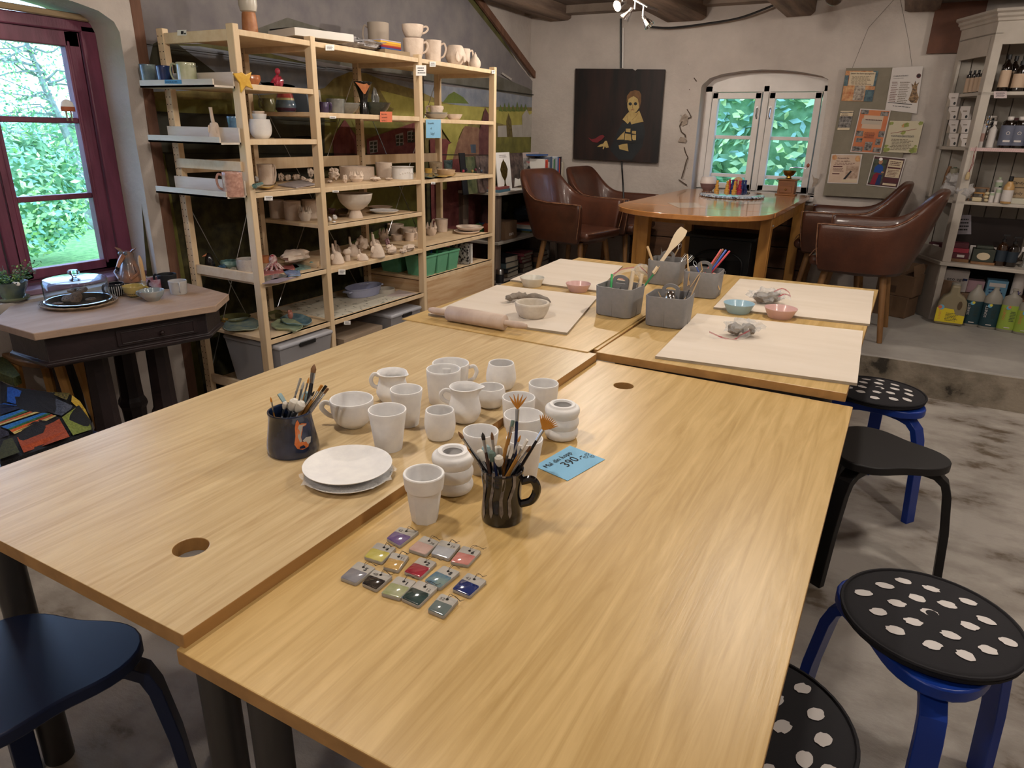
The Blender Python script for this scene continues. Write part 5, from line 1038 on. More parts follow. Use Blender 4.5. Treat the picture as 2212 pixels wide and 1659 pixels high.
# wide bay second shelf
XD[0] = -2.84
sp('purple_mug', 'dark purple mug next to the grey bowls', 'mug', 'round', (701, 240), 221, 20, 1.483, purpg, handle=RT, group='glazed pots on the shelves'); sp('grey_bowl', 'grey-green deep bowl behind the wide grey one', 'bowl', 'straight', (726, 240), 214, 40, 1.483, greyg, group='glazed pots on the shelves')
sp('grey_bowl', 'wide grey glazed bowl at the front of the second shelf', 'bowl', [(.35, 0), (.45, .1), (.8, .5), (1, 1)], (748, 243), 223, 62, 1.483, greyg, group='glazed pots on the shelves'); sp('dark_bowl', 'wide nearly black bowl right of the grey one', 'bowl', [(.3, 0), (.45, .1), (.8, .55), (1, 1)], (811, 244), 222, 68, 1.483, glz('black', '1a1c1c', '2f3a36', 8), group='glazed pots on the shelves')
t = sp('bird_vase', 'black vase with flaring rim and orange front', 'vase', [(.5, 0), (.5, .2), (.42, .45), (.6, .7), (1, 1)], (787, 243), 177, 40, 1.483, glz('black2', '161514', '1e1c1b'), group='glazed pots on the shelves')
a = px_art(dict(x=t.location.x+.045), (1, 0, 0), base=.0); a.poly([(767, 177), (786, 182), (804, 177), (796, 190), (789, 203), (786, 203), (776, 188)], glz('orange', 'a8613c', 'c07c50')); a.obj('orange_front', t)
o = figure('stone_block', 'grey carved block standing behind the dark bowl', (811, 222), 192, 24, 1.483, greyg, 'hump', cat='block', group='glazed pots on the shelves')
XD[0] = -2.78
# wide bay third shelf
t = sp('carved_vase', 'grey carved vase with cream collar behind the stacked rings', 'vase', [(.55, 0), (.7, .3), (.8, .6), (1, 1)], (745, 372), 312, 42, 1.123, glz('slatevase', '45474c', '5c5e62', 30), group='glazed pots on the shelves'); a = px_art(dict(x=t.location.x+.055), (1, 0, 0), base=0); a.poly([(724, 311), (745, 315), (764, 311), (757, 322), (748, 327), (743, 326), (735, 320)], rawclay); a.obj('collar', t)
sp('ring_pot', 'wide raw clay ring pot in the middle of the third shelf', 'pot', 'cyl', (772, 386), 360, 74, 1.123); sp('ring_pot', 'smaller raw clay ring pot standing in the wide one', 'pot', 'cyl', (757, 372), 348, 42, 1.123); sp('ring_pot', 'raw clay ring pot at the left rear of the third shelf', 'pot', 'cyl', (736, 374), 345, 24, 1.123)
sp('plain_pot', 'raw clay pot just right of the second post', 'pot', 'straight', (708, 374), 351, 34, 1.123); sp('crumpled_beaker', 'tall raw clay beaker with uneven rim', 'beaker', 'straight', (830, 383), 351, 36, 1.123, wob=.1)
t = sp('lidded_pot', 'large white cylinder pot with flat lid and flower dots', 'pot', 'cyl', (870, 386), 361, 46, 1.123, bisque); p = t.location; R_ = 23*PR(p)[2]/FPX; H_ = VH(p, 361)
B().lathe([(R_*1.08, H_+.001), (R_*1.1, H_+.004), (0, H_+.006)], (0, 0, 0), 28).obj('lid', bisque, t); b = B()
for i in range(8): a_ = -1.6+i*.22+AR; b.ball(((R_+.0005)*math.cos(a_), (R_+.0005)*math.sin(a_), H_*.62-abs(i-3.5)*.003), (.004, .004, .005), 8, 6)
b.obj('flower_dots', paper, t)['kind'] = 'stuff'
for nm, l, bs, ty, w, kd in (('clay_coral', 'knobbly raw clay lump like coral near the second post', (723, 392), 365, 34, 'coral'), ('clay_coral', 'small knobbly raw clay lump hanging over the shelf edge', (746, 396), 380, 16, 'coral'), ('clay_star', 'raw clay star-shaped piece before the wide ring pot', (770, 393), 368, 34, 'spiky'), ('clay_butterfly', 'raw clay butterfly standing on the ring pot rim', (787, 370), 348, 24, 'bird')): figure(nm, l, bs, ty, w, 1.123, rawclay, kd, cat='clay piece', group='raw clay shapes on the third shelf')
for l, bs, ty, w in (('flat raw clay pebble at the front of the third shelf', (811, 391), 383, 36), ('small flat raw clay dish beside the pebble', (840, 389), 384, 26), ('small white clay stack at the left of the third shelf', (712, 395), 389, 18)): figure('clay_pebble', l, bs, ty, w, 1.123, rawclay, 'hump', cat='clay piece', group='raw clay shapes on the third shelf')
# fourth long shelf
t = sp('pedestal_bowl', 'large raw clay bowl standing on an upturned small bowl', 'bowl', [(.32, 0), (.5, .1), (.85, .5), (1, 1)], (769, 455), 420, 77, .976, M('pale_clay', 'cdbfb0', .9, c2='d8ccbf', scale=18, bump=.1), t=.006); q = X(769, 470, z=.9315); t.location = (q.x, q.y, .9315+.045); t['category'] = 'bowl'
pot('foot_bowl', 'small upturned bowl under the large raw clay bowl', 'bowl', [(1.2, 0), (1.1, .3), (.85, .8), (.75, 1)], (q.x, q.y, .9315), .034, .044, rawclay, group=GR)
for l, bs, ty, w, m in (('pale blue-white plate at the front of the fourth shelf', (830, 460), 454, 64, bisque), ('raw clay plate behind the pale blue-white one', (822, 450), 446, 52, rawclay)): sp('plate', l, 'plate', [(.4, 0), (.7, .2), (1, 1)], bs, ty, w, .9315, m, t=.003)
for i, (bs, ty, w) in enumerate((((713, 478), 467, 10), ((724, 475), 463, 13), ((722, 481), 477, 10))): figure('small_bird', ['left', 'middle', 'lowest'][i]+' of three tiny white clay birds left of the big bowl', bs, ty, w, .9315, bisque, 'bird')
sp('pink_cup', 'small pink glazed cup left of the large raw bowl', 'cup', 'tumbler', (717, 462), 451, 18, .9315, glz('rose', '8f6a70', 'a5828a'), group='glazed pots on the shelves'); dish('brown_dish', 'brown glazed ridged dish behind the large raw bowl', [(722, 462), (736, 453), (752, 456), (750, 464), (735, 467)], .9315, glz('brown', '5a4638', '745c4a'))
for i, (bs, ty, w) in enumerate((((600, 470), 432, 32), ((634, 474), 434, 36), ((672, 470), 432, 36))): sp('tall_beaker', ['leftmost', 'middle', 'rightmost'][i]+' of the three tall raw clay beakers seen through the narrow bay', 'beaker', 'cyl', bs, ty, w, .9315, rawclay)
figure('clay_bear', 'raw clay bear-like figure in front of the three beakers', (660, 477), 443, 30, .9315, M('pale_clay', 'cdbfb0', .9), 'spiky')
# fifth long shelf: animals
ani = [('elephant', (729, 570), 526, 30, 'elephant with raised trunk nearest the second post'), ('mushroom', (751, 563), 537, 18, 'mushroom-shaped figure beside the first elephant'), ('elephant', (784, 562), 538, 26, 'low elephant with folded ear at the shelf edge'), ('elephant', (816, 556), 506, 32, 'tall cone elephant, highest trunk at the front'), ('bird', (845, 549), 527, 32, 'round sheep-like lump with curled ear'), ('hump', (871, 546), 538, 26, 'small flat lump at the front right'), ('hump', (884, 541), 529, 40, 'long leaf-like clay boat at the front right'),
 ('rooster', (727, 545), 519, 26, 'cloaked dark-clay figure at the left rear'), ('elephant', (764, 553), 511, 26, 'thin-trunked elephant behind the low one'), ('hump', (783, 545), 514, 40, 'large ridged shell lump at the rear'), ('elephant', (812, 540), 501, 26, 'elephant with the tallest trunk at the rear'), ('spiky', (829, 519), 492, 24, 'pair of pointed spires at the rear middle'), ('spiky', (899, 518), 490, 18, 'pointed crown piece by the middle post'), ('coral', (838, 533), 516, 16, 'small rose-coloured knobbly piece')]
for kd, bs, ty, w, l in ani: figure('clay_'+('figure' if kd in ('hump', 'coral') else kd), 'raw clay '+l+' of the animal shelf', bs, ty, w, .7045, rawclay if kd != 'coral' else glz('rose', '8f6a70', 'a5828a'), kd)
for l, bs, ty, w, h in (('raw clay teacup with small handle behind the animals', (858, 520), 507, 26, RT), ('raw clay mug with large handle by the middle post', (885, 521), 502, 22, RT), ('dim raw clay bowl at the rear of the animal shelf', (855, 506), 484, 36, None), ('wide dim raw clay bowl at the rear by the middle post', (883, 510), 492, 36, None)): sp('clay_cup', l, 'cup', 'straight', bs, ty, w, .7045, rawclay, handle=h)
# third bay
for i, (bs, ty, w, m) in enumerate((((942, 253), 247, 52, cream), ((943, 249), 243, 48, cream), ((981, 253), 247, 36, rawclay))): sp('plate', ['lowest wide', 'upper wide', 'smaller right-hand'][i]+' cream plate on the second shelf of the far bay', 'plate', [(.5, 0), (.75, .3), (1, 1)], bs, ty, w, 1.4755+(.006 if i == 1 else 0), m, t=.002)
t = sp('soup_cup', 'lower of two stacked cream cups with ring handles in the far bay', 'cup', [(.5, 0), (.8, .3), (1, 1)], (943, 239), 229, 30, 1.492, rawclay, handle=LT, hs=(.9, .3, .5)); B().tube(arc((t.location.x, t.location.y, 0), .0, 0, 1, 2), .001).v
p = t.location.copy(); pot('soup_cup', 'upper of two stacked cream cups with ring handles in the far bay', 'cup', [(.5, 0), (.8, .3), (1, 1)], (p.x, p.y, p.z+.03), .029, .03, rawclay, group=GR, handle=RT)
cg = 'painted bowls in the far bay'
sp('yellow_bowl', 'small bright yellow bowl beside the middle post', 'bowl', 'straight', (926, 375), 364, 16, 1.122, yelg, group=cg); t = sp('face_cup', 'cream cup with a painted face and red rim', 'cup', 'straight', (941, 372), 350, 28, 1.122, glz('speck', 'a09078', 'b5a68e', 60), group=cg); text('M', X(943, 365, x=t.location.x+.035), (.5, .86, 0), (0, 0, 1), .02, ink, t)
sp('blue_grey_cup', 'dripping blue-grey cup behind the face cup', 'cup', 'straight', (966, 365), 346, 25, 1.122, glz('drip', '3a4a4c', '6e8280', 30), group=cg); sp('wavy_bowl', 'pinkish wavy-edged bowl in front of the blue-grey cup', 'bowl', 'straight', (963, 378), 366, 42, 1.122, glz('sand', 'a3886a', 'bda488', 20), group=cg, wob=.15)
dish('yellow_plate', 'flat yellow plate with green spots at the shelf front', [(935, 378), (965, 374), (985, 378), (965, 384), (942, 384)], 1.1225, yelg, .003, group=cg); dish('dark_plate', 'flat dark green plate beside the middle post', [(912, 378), (932, 376), (948, 380), (932, 386), (914, 385)], 1.1225, greeng, .004, group=cg)
trk = [('8f2f45', 'berry red'), ('2c2430', 'dark plum'), ('c9c0b4', 'white'), ('b5a06a', 'straw'), ('6a3040', 'wine red'), ('d0c8c0', 'pearl'), ('394454', 'steel blue')]
for i, (c, n) in enumerate(trk):
    q = X(1001+i*6.5, 373-(i % 3)*3, z=1.1225); b = B(); b.ball((0, 0, .011), (.010, .010, .011), 12, 8, lump=.2, seed=i); mz = min(v.z for v in b.v); b.v = [v-Vector((0, 0, mz)) for v in b.v]; tag(b.obj('trinket', M('trinket_'+c, c, .3), None, loc=q), n+' little trinket in the far bay', 'trinket', 'trinkets in the far bay')
figure('spiky_cup', 'raw clay cup with pointed crown in the far bay', (932, 508), 478, 26, .7085, rawclay, 'spiky'); sp('handled_mug', 'raw clay mug with handle to the left in the far bay', 'mug', 'straight', (954, 500), 473, 28, .7085, rawclay, handle=LT)
for i, (bs, ty, w) in enumerate((((1007, 503), 498, 56), ((1014, 496), 489, 62))): sp('oval_plate', ['lower', 'upper'][i]+' of two wavy raw clay plates in the far bay', 'plate', [(.7, 0), (.85, .3), (1, 1)], bs, ty, w, .7085+i*.014, rawclay, t=.005, wob=.15)
# green caddies
mint = M('mint_plastic', '5f9f7c', .45, c2='67a884', scale=20); mg = 'mint green plastic tubs on the far bay'
def tub(label, cx, cy, w, d, z, H, rot=0):
    T = thing('plastic_tub', label, 'tub', (cx, cy, z+.0006), (0, 0, rot), group=mg); r = lambda k, zz, i=0: [(sx*(w/2*k-i), sy*(d/2*k-i), zz) for sx, sy in ((-1, -1), (1, -1), (1, 1), (-1, 1))]
    B().loft([r(.82, 0), r(1, H-.012), r(1.05, H-.012), r(1.05, H), r(1, H, .003), r(.82, .004, .003)]).obj('tub_body', mint, T, bev=.003)
for i, (px, w) in enumerate(((944, .12), (983, .12), (1014, .12))):
    q = X(px, 592-i*14, z=.51); tub(['nearest', 'middle', 'farthest'][i]+' of three mint green tubs at the front of the far bay', -2.73, 3.665+i*.135+.02, .17, .125, .509, .135)
tub('mint green tub seen behind the middle post, left of the others', -2.95, 3.72, .16, .2, .509, .13)
sprout = [((956, 548), 'white marker', paper), ((971, 550), 'dark grey marker', dark), ((978, 540), 'blue marker', bluep), ((998, 540), 'green marker', grp), ((1010, 536), 'black marker', dark)]
for i, (tp, n, m) in enumerate(sprout):
    y = 3.66+i*.065; o = B().tube([(-2.74, y, .52), (-2.72, y+.01, .69)], .007, 10).obj('marker_pen', m, None, loc=(-2.74, y, .52), world=True); tag(o, n+' standing in the mint green tubs', 'pen', 'pens in the mint tubs')
slabw('bound_book', 'black and white spiral book standing beyond the mint tubs', 'book', -2.74, 4.16, .16, .02, 0, .51, .15, M('black_white_cover', '1c1b1d', .6, c2='a8a49e', scale=60, kind='voronoi')); slabw('bound_book', 'thin white book standing beyond the spiral book', 'book', -2.74, 4.22, .14, .014, 0, .51, .14, paper)
# lower narrow bay
figure('ceramic_duck', 'black ceramic bird with orange beak on the low narrow shelf', (455, 583), 545, 22, .7085, (glz('inkblack', '0f0f12', '17171c'), glz('orange', 'a8613c', 'c07c50')), 'penguin', group=None)
t = sp('octopus_mug', 'white mug with red octopus drawing on the low narrow shelf', 'mug', 'cyl', (536, 583), 559, 46, .7085, glz('speckwhite', 'a8a09c', 'b5aea8', 60), group='glazed pots on the shelves'); a = px_art(dict(y=t.location.y-.045), (0, -1, 0), base=0)
figure('red_octopus', 'red ceramic octopus with white tentacle tips', (592, 583), 549, 44, .7085, octm, 'octopus', group=None)
sp('teal_shell', 'teal glazed shell dish on the low narrow shelf', 'dish', 'bowl', (497, 577), 563, 34, .7085, tealg, group='glazed pots on the shelves', wob=.3); figure('pale_stone', 'pale speckled stone-shaped piece before the octopus mug', (503, 587), 579, 26, .7085, glz('speckcream', '9a9684', 'a8a494', 60), 'hump', cat='clay piece')
figure('blue_whale', 'dark blue glazed lump beside the pale stone', (481, 582), 572, 26, .7085, blueg, 'hump', cat='clay piece'); sp('black_handled_bowl', 'small bowl with black knobs behind the red octopus', 'bowl', 'straight', (573, 567), 553, 22, .7085, glz('orange', 'a8613c', 'c07c50'), group='glazed pots on the shelves')
o = figure('wavy_clay_form', 'long wavy raw clay form lying at the back of the low narrow shelf', (640, 563), 541, 90, .73, rawclay, 'hump', cat='clay piece', group=None); slab('pine_strip', 'pine strip lying on the low narrow shelf under the wavy form', 'strip', [(606, 560), (684, 580), (690, 572), (640, 556)], .7085, .02, pine)
for i, (pts, m, n) in enumerate((([(566, 588), (600, 580), (640, 576), (648, 582), (600, 596), (567, 600)], M('red_tile', 'a5605c', .4), 'pinkish red flat tile'), ([(566, 604), (600, 596), (625, 600), (600, 608), (568, 614)], greyg, 'grey flat tile'), ([(608, 586), (648, 590), (650, 600), (622, 602)], glz('cobalt', '3a5f9c', '8aa8c8', 30), 'blue flat tile'), ([(630, 573), (668, 574), (672, 584), (640, 590)], tealg, 'teal flat tile with black squiggle'), ([(566, 618), (595, 606), (640, 604), (600, 616)], M('lilac_tile', '8b7f8a', .6), 'lilac flat tile'))): slab('flat_tile', n+' lying on the low narrow shelf', 'tile', [(x, y-4) for x, y in pts], .709, .004, m, 'flat glazed tiles')
q = X(673, 575, z=.709); tag(B().ball((0, 0, .013), .013, 14, 10).obj('teal_ball', tealg, None, loc=q), 'small teal ball at the right of the low narrow shelf', 'ball')
# bottom narrow shelf: fish-shaped dishes
dish('fish_dish', 'blue-green fish-shaped dish with dark ribs at the left', [(478, 705), (500, 692), (535, 688), (558, 696), (556, 712), (520, 716), (490, 716)], .4205, glz('bluegreen', '66808c', 'a5ad94', 16), .008)
dish('fish_dish', 'pale green dish with turned-up tail in front of the post', [(585, 700), (610, 692), (636, 694), (655, 706), (640, 719), (618, 712), (590, 711)], .4205, glz('palegreen', '84927a', 'a5b08c', 16), .01); dish('fish_dish', 'blue oval dish with a small pink duck', [(605, 690), (625, 680), (655, 683), (674, 694), (665, 704), (640, 703), (615, 700)], .4205, glz('skyblue', '4f7488', '86a2a8', 16), .012)
dish('fish_dish', 'dull brown dish at the rear of the bottom narrow shelf', [(575, 680), (595, 672), (612, 678), (608, 690), (585, 692)], .4205, mossg, .006); figure('pink_duck', 'tiny pink duck standing on the blue oval dish', (628, 689), 668, 15, .434, glz('duckpink', 'b06a5c', 'c08474'), 'bird', group=None)
sp('round_plate', 'dull brown round plate leaning at the rear left of the bottom narrow shelf', 'plate', [(.5, 0), (.8, .4), (1, 1)], (508, 692), 684, 66, .4205, mossg, group='glazed pots on the shelves'); slab('yellow_block', 'little yellow block by the ribbed fish dish', 'block', [(479, 696), (492, 699), (494, 693), (482, 691)], .4205, .014, yelg)
# patterned paper, baking dish
pp = M('patterned_paper', 'c9c4b6', .8, c2='3c4638', scale=42, kind='voronoi', lo=.16, hi=.2); pp2 = M('patterned_paper_2', 'c9c4b6', .8, c2='39443a', scale=17, stretch=(1, 2.2, 1), lo=.6, hi=.64, detail=3)
o = B().bb((-3.09, 2.75, .4195), (-2.66, 3.5, .4203)).obj('patterned_paper', pp2, None, loc=(-2.87, 3.1, .4195), world=True); tag(o, 'white paper printed with small leaf motifs lining the bottom middle shelf', 'paper')
def oval(name, label, base, ty, w, z, mat, ratio, H=None, group=None, lugs=True):
    p, R, h = fit(base, ty, w, z); t = pot(name, label, 'dish', [(.86, 0), (.92, .1), (.98, .8), (1.03, 1)], p, R, h, mat, t=.006, sx=.62, sy=1.0)
    if lugs:
        for s in (-1, 1): B().box((0, s*(R+.008), h-.012), (.06, .03, .012)).obj('lug_handle', mat, t, bev=.005)
    return t
oval('baking_dish', 'oval pale blue baking dish with cream rim on the patterned paper', (786, 636), 618, 96, .4205, glz('periwinkle', '8f95b8', 'a6aac4', 5), .6); sp('small_dish', 'small cream dish behind the oval baking dish', 'dish', 'cyl', (833, 631), 623, 40, .4205, cream); slab('paper_sheet', 'pinkish paper sheet right of the baking dish', 'paper', [(834, 640), (872, 641), (900, 634), (862, 626)], .4208, .0006, M('pink_paper', 'b8a8a4', .8))
# storage boxes on the bottom boards
tub_m = M('clear_tub', 'b4b2b6', .3, alpha=.42); tub_l = M('clear_lid', 'b9bac2', .25, alpha=.75)
def crate(label, cx, cy, w, d, z, H, rot=0):
    T = thing('storage_box', label, 'box', (cx, cy, z+.001), (0, 0, rot), group='clear plastic storage boxes under the shelves'); r = lambda k, zz, i=0: [(sx*(w/2*k-i), sy*(d/2*k-i), zz) for sx, sy in ((-1, -1), (1, -1), (1, 1), (-1, 1))]
    B().loft([r(.86, 0), r(1, H), r(1, H, .003), r(.86, .004, .003)]).obj('box_body', tub_m, T, bev=.008); B().box((0, 0, H+.012), (w*1.04, d*1.04, .024)).obj('box_lid', tub_l, T, bev=.01); B().box((w/2*1.03, 0, H+.0), (.012, d*.3, .022)).obj('clip_handle', dark, T, bev=.003); return T
crate('clear lidded storage box with black clip under the narrow bay, a tub inside', -2.80, 2.50, .40, .37, .12, .24)
c = Vector((-2.80, 2.50, .128)); pot('inner_tub', 'round clear tub inside the nearest storage box', 'tub', 'cyl', c, .11, .12, tub_m)
crate('clear lidded storage box under the middle bay, at the back right', -2.84, 3.37, .44, .3, .12, .2); slabw('flat_carton', 'flat brown paper carton under the middle bay', 'box', -2.84, 2.98, .40, .36, .05, .121, .17, M('brown_card', '8c7a68', .85, c2='9a8875', scale=6))
# ---------------- coffee table by the window ----------------
CT = .70
worn = M('worn_pine_top', '8a6f5c', .65, c2='ac9480', scale=2, stretch=(4, 1, 4), detail=9, bump=.2, bscale=20, lo=.3, hi=.7, third=(.22, '4f3a30')); dkw = M('black_brown_wood', '1c1315', .45, c2='2a1d1e', scale=5, bump=.15)
pts = [(-2.468, 1.881), (-2.598, 2.056), (-2.965, 2.107), (-3.12, 2.0), (-3.14, 1.42), (-2.94, 1.255), (-2.65, 1.25)]
ctb = thing('side_table', 'old octagonal coffee table with worn pine top and black apron under the purple window', 'table', (-2.84, 1.68, 0))
o = B().prism([(x, y, CT-.028) for x, y in pts], (0, 0, .028)).obj('tabletop', worn, ctb, world=True, bev=.003)
cx, cy = -2.84, 1.67; ap = [(cx+(x-cx)*.88, cy+(y-cy)*.9) for x, y in pts]; sk = lambda k, z: [(cx+(x-cx)*k, cy+(y-cy)*k, z) for x, y in ap]
B().loft([sk(1, CT-.028), sk(1, .575), sk(1.035, .57), sk(1.035, .56), sk(1.0, .552)]).obj('apron', dkw, ctb, world=True, bev=.002)
a0, a1 = Vector((ap[6][0], ap[6][1], 0)), Vector((ap[0][0], ap[0][1], 0)); dr = (a1-a0); L = dr.length; dr.normalize(); nn = Vector((dr.y, -dr.x, 0))
fp = lambda s, z, o=0: a0+dr*s*L+nn*o+Vector((0, 0, z))
d = B().prism([fp(.40, .588, .0), fp(.93, .588), fp(.93, .652), fp(.40, .652)], nn*.006).obj('drawer', dkw, ctb, world=True, bev=.002)
b = B(); 
for q in (((.43, .598), (.90, .598)), ((.43, .643), (.90, .643)), ((.43, .598), (.43, .643)), ((.90, .598), (.90, .643))): b.tube([fp(*q[0], .007), fp(*q[1], .007)], .002, 6)
b.obj('drawer_moulding', dkw, d, world=True); B().ball(fp(.68, .618, .018), .011, 12, 8).tube([fp(.68, .618, .004), fp(.68, .618, .016)], .005).obj('drawer_knob', M('dark_knob', '2a2020', .2, .3), d, world=True)
for x, y in ((-2.80, 1.53), (-2.80, 1.80), (-3.05, 1.53), (-3.05, 1.80)): B().lathe([(.045, .553), (.045, .52), (.05, .25), (.052, .2), (.062, .18), (.065, .16), (.055, .14), (.05, .05), (.06, 0)], (x, y, 0), 8).obj('leg', dkw, ctb, world=True, smooth=False)
# things on it
def cm(label, base, ty, w, mat, shape='straight', z=CT, **k): return pot(k.pop('nm', 'mug'), label, 'mug', shape, *[f for f in [fit(base, ty, w, z)]][0], mat, t=.003, group='mugs on the old table', **k)
sm = cm('round mug with white and black stripes beside the glass dome', (253, 638), 612, 34, glz('pinstripe', '16171c', '1d1f28', 12), shape='round', handle=LT+.9)
p = sm.location; a = px_art(dict(x=p.x+.04), (1, 0, 0), base=0); b = B(); Rm = 17*PR(p)[2]/FPX; Hm = VH(p, 612)
for i in range(26):
    an = i*2*math.pi/26; b.tube([(Rm*rr*math.cos(an)*1.008, Rm*rr*math.sin(an)*1.008, Hm*zz) for rr, zz in ((.88, .08), (1.0, .2), (1.075, .45), (1.09, .6), (1.05, .85))], .0011, 5)
b.obj('stripes', paper, sm)['kind'] = 'stuff'
cm('yellow and dark green wide cup with handle behind the blue one', (291, 641), 617, 44, glz('mustard', 'a08c4c', 'b8a468', 6), shape=[(.45, 0), (.5, .04), (.8, .4), (.95, .75), (1, 1)], handle=RT, nm='cup')
p, R, H = fit((291, 641), 617, 44, CT); o = B().lathe([(R*.46, 0), (R*.51, H*.04), (R*.815, H*.41)], (0, 0, 0), 24).obj('cup_glaze_foot', glz('deepgreen', '2c3432', '3a4440'), bpy.data.objects['cup.003'] if False else None, loc=p); tag(o, 'dark green dipped glaze on the foot of the yellow cup', 'glaze'); 
for t_ in COL.objects:
    if t_.get('label', '').startswith('yellow and dark green wide cup'): o.parent = t_; o.location = (0, 0, 0); del o['category']; break
cm('low pale blue cup with small handle at front left', (330, 649), 627, 52, glz('iceblue', '7b8c94', 'a39c94', 10), shape=[(.5, 0), (.55, .08), (.85, .5), (1, 1)], handle=LT, nm='cup', hs=(.75, .3, .3))
cm('small red and white glazed mug with dark handle', (337, 623), 602, 34, glz('redwhite', '8f2230', 'a5a0b0', 16), handle=-1.2, hmat=dkw)
cm('tall black mug with pale green inside, at the back', (364, 621), 592, 39, M('matt_black_glaze', '14161a', .6), handle=LT)
p = fit((364, 621), 592, 39, CT)
cm('white mug with reddish-brown foot and twisted handle, nearest the table corner', (387, 634), 606, 38, glz('white_blue', 'a5a2a0', 'b9b6b2', 8), handle=RT-1.0)
# candle
q = X(313, 617, z=CT); t = thing('candle_holder', 'small clay holder carrying the tapered candle', 'candle holder', q); B().lathe([(.022, 0), (.024, .006), (.013, .012), (.014, .025), (.011, .025), (.01, .012), (0, .01)], (0, 0, 0), 20).obj('holder', glz('sandstone', 'a39684', 'b5a894'), t)
h = VH(q, 552); o = B().tube([q+Vector((0, 0, .013)), q+Vector((-.002, 0, h*.5)), q+Vector((-.006, 0, h-.025)), q+Vector((-.0065, 0, h-.006)), q+Vector((-.0065, 0, h))], [.0095, .0095, .0098, .006, .002], 16).obj('candle', M('beige_wax', 'bf9a6c', .5), None, loc=q+Vector((0, 0, .013)), world=True); tag(o, 'tall beige tapered candle, unlit, beside the red mug', 'candle')
# cake dome
c = X(172, 657, z=CT); r = 77*PR(c)[2]/FPX; dm = thing('wicker_mat', 'round woven wicker mat under the glass cake plate', 'mat', c); wick = M('wicker', '6f5c4a', .7, c2='94806a', scale=30); b = B()
for k in range(5):
    for ph in (0, 3.1): b.tube([((r*.93-k*.006+.004*math.sin(i*.9+ph+k))*math.cos(i*2*math.pi/70), (r*.93-k*.006+.004*math.sin(i*.9+ph+k))*math.sin(i*2*math.pi/70), .005+.0022*math.sin(i*.9+ph)+.004*(k < 3)+.003*(k == 0)) for i in range(71)], .0024, 5)
b.lathe([(0, .001), (r*.85, .001), (r*.85, .004), (0, .004)], (0, 0, 0), 40); b.obj('woven_rim', wick, dm)
pg = M('plate_glass_rim', 'cfe0ea', .08, coat=1, metal=.5); o = B().lathe([(0, .0), (r*.7, .0), (r*.83, .008), (r*.835, .010), (r*.7, .004), (0, .003)], (0, 0, 0), 56).obj('cake_plate', pg, None, loc=c+Vector((0, 0, .012))); tag(o, 'shiny round cake plate holding the biscuits', 'plate')
tg = M('thin_glass', 'eaf6ff', .0, trans=1, ior=1.06, spec=1.0, coat=1.0); R = r*.80; H = VH(c, 611)
t = thing('cake_dome', 'clear glass cake dome with knob over the biscuits', 'glass dome', c+Vector((0, 0, .0225)))
B().lathe([(R, 0), (R, H*.86), (R*.96, H*.95), (R*.8, H), (R*.25, H*1.03), (0, H*1.03), (0, H*1.03-.003), (R*.25, H*1.03-.003), (R*.8, H-.003), (R*.95, H*.94), (R-.003, H*.86), (R-.003, 0)], (0, 0, 0), 56).obj('dome', tg, t)
B().lathe([(.008, H*1.03), (.010, H*1.03+.006), (.021, H*1.03+.014), (.022, H*1.03+.022), (.016, H*1.03+.029), (0, H*1.03+.031)], (0, 0, 0), 24).obj('knob', M('solid_glass', 'd8ecfa', .03, trans=1, ior=1.45), t)
ck = M('cookie', '75543c', .85, c2='9c7858', scale=30, bump=.5, bscale=80); chip = M('chocolate_chip', '2a1812', .5)
for i, (px, py, tilt, sz, l) in enumerate(((125, 657, 0, .021, 'flat biscuit lying at the left under the dome'), (148, 650, .5, .024, 'biscuit leaning behind the front one'), (167, 652, 1.0, .026, 'large round biscuit facing the camera with chocolate dots'), (196, 648, .1, .020, 'small biscuit lying at the right of the pile'), (160, 637, .2, .022, 'biscuit on top of the pile at the left'), (180, 638, .35, .022, 'biscuit slanting on top of the pile at the right'))):
    q = X(px, py, z=CT+.02) if i < 4 else D(px, py, PR(c)[2]); z0 = CT+.017+(.0 if tilt == 0 else sz*math.sin(tilt)*.9)+(.03 if i > 3 else 0); t = thing('cookie', l, 'biscuit', (q.x, q.y, z0), group='chocolate chip biscuits under the dome'); Rr = rotm((tilt, 0, AR))
    B().lathe([(0, 0), (sz*.85, .0), (sz, .003), (sz*.95, .007), (sz*.5, .010), (0, .0105)], (0, 0, 0), 24, R=Rr, warp=lambda a, z: 1+.04*noise.noise(Vector((math.cos(a)*2, math.sin(a)*2, i)))).obj('biscuit', ck, t, ang=1.2); b = B(); rnd = random.Random(i)
    for k in range(7): a_ = rnd.uniform(0, 6.28); rr = sz*rnd.uniform(.2, .75); b.ball(Rr @ Vector((rr*math.cos(a_), rr*math.sin(a_), .010)), .0018, 6, 4)
    b.obj('chocolate_chips', chip, t)
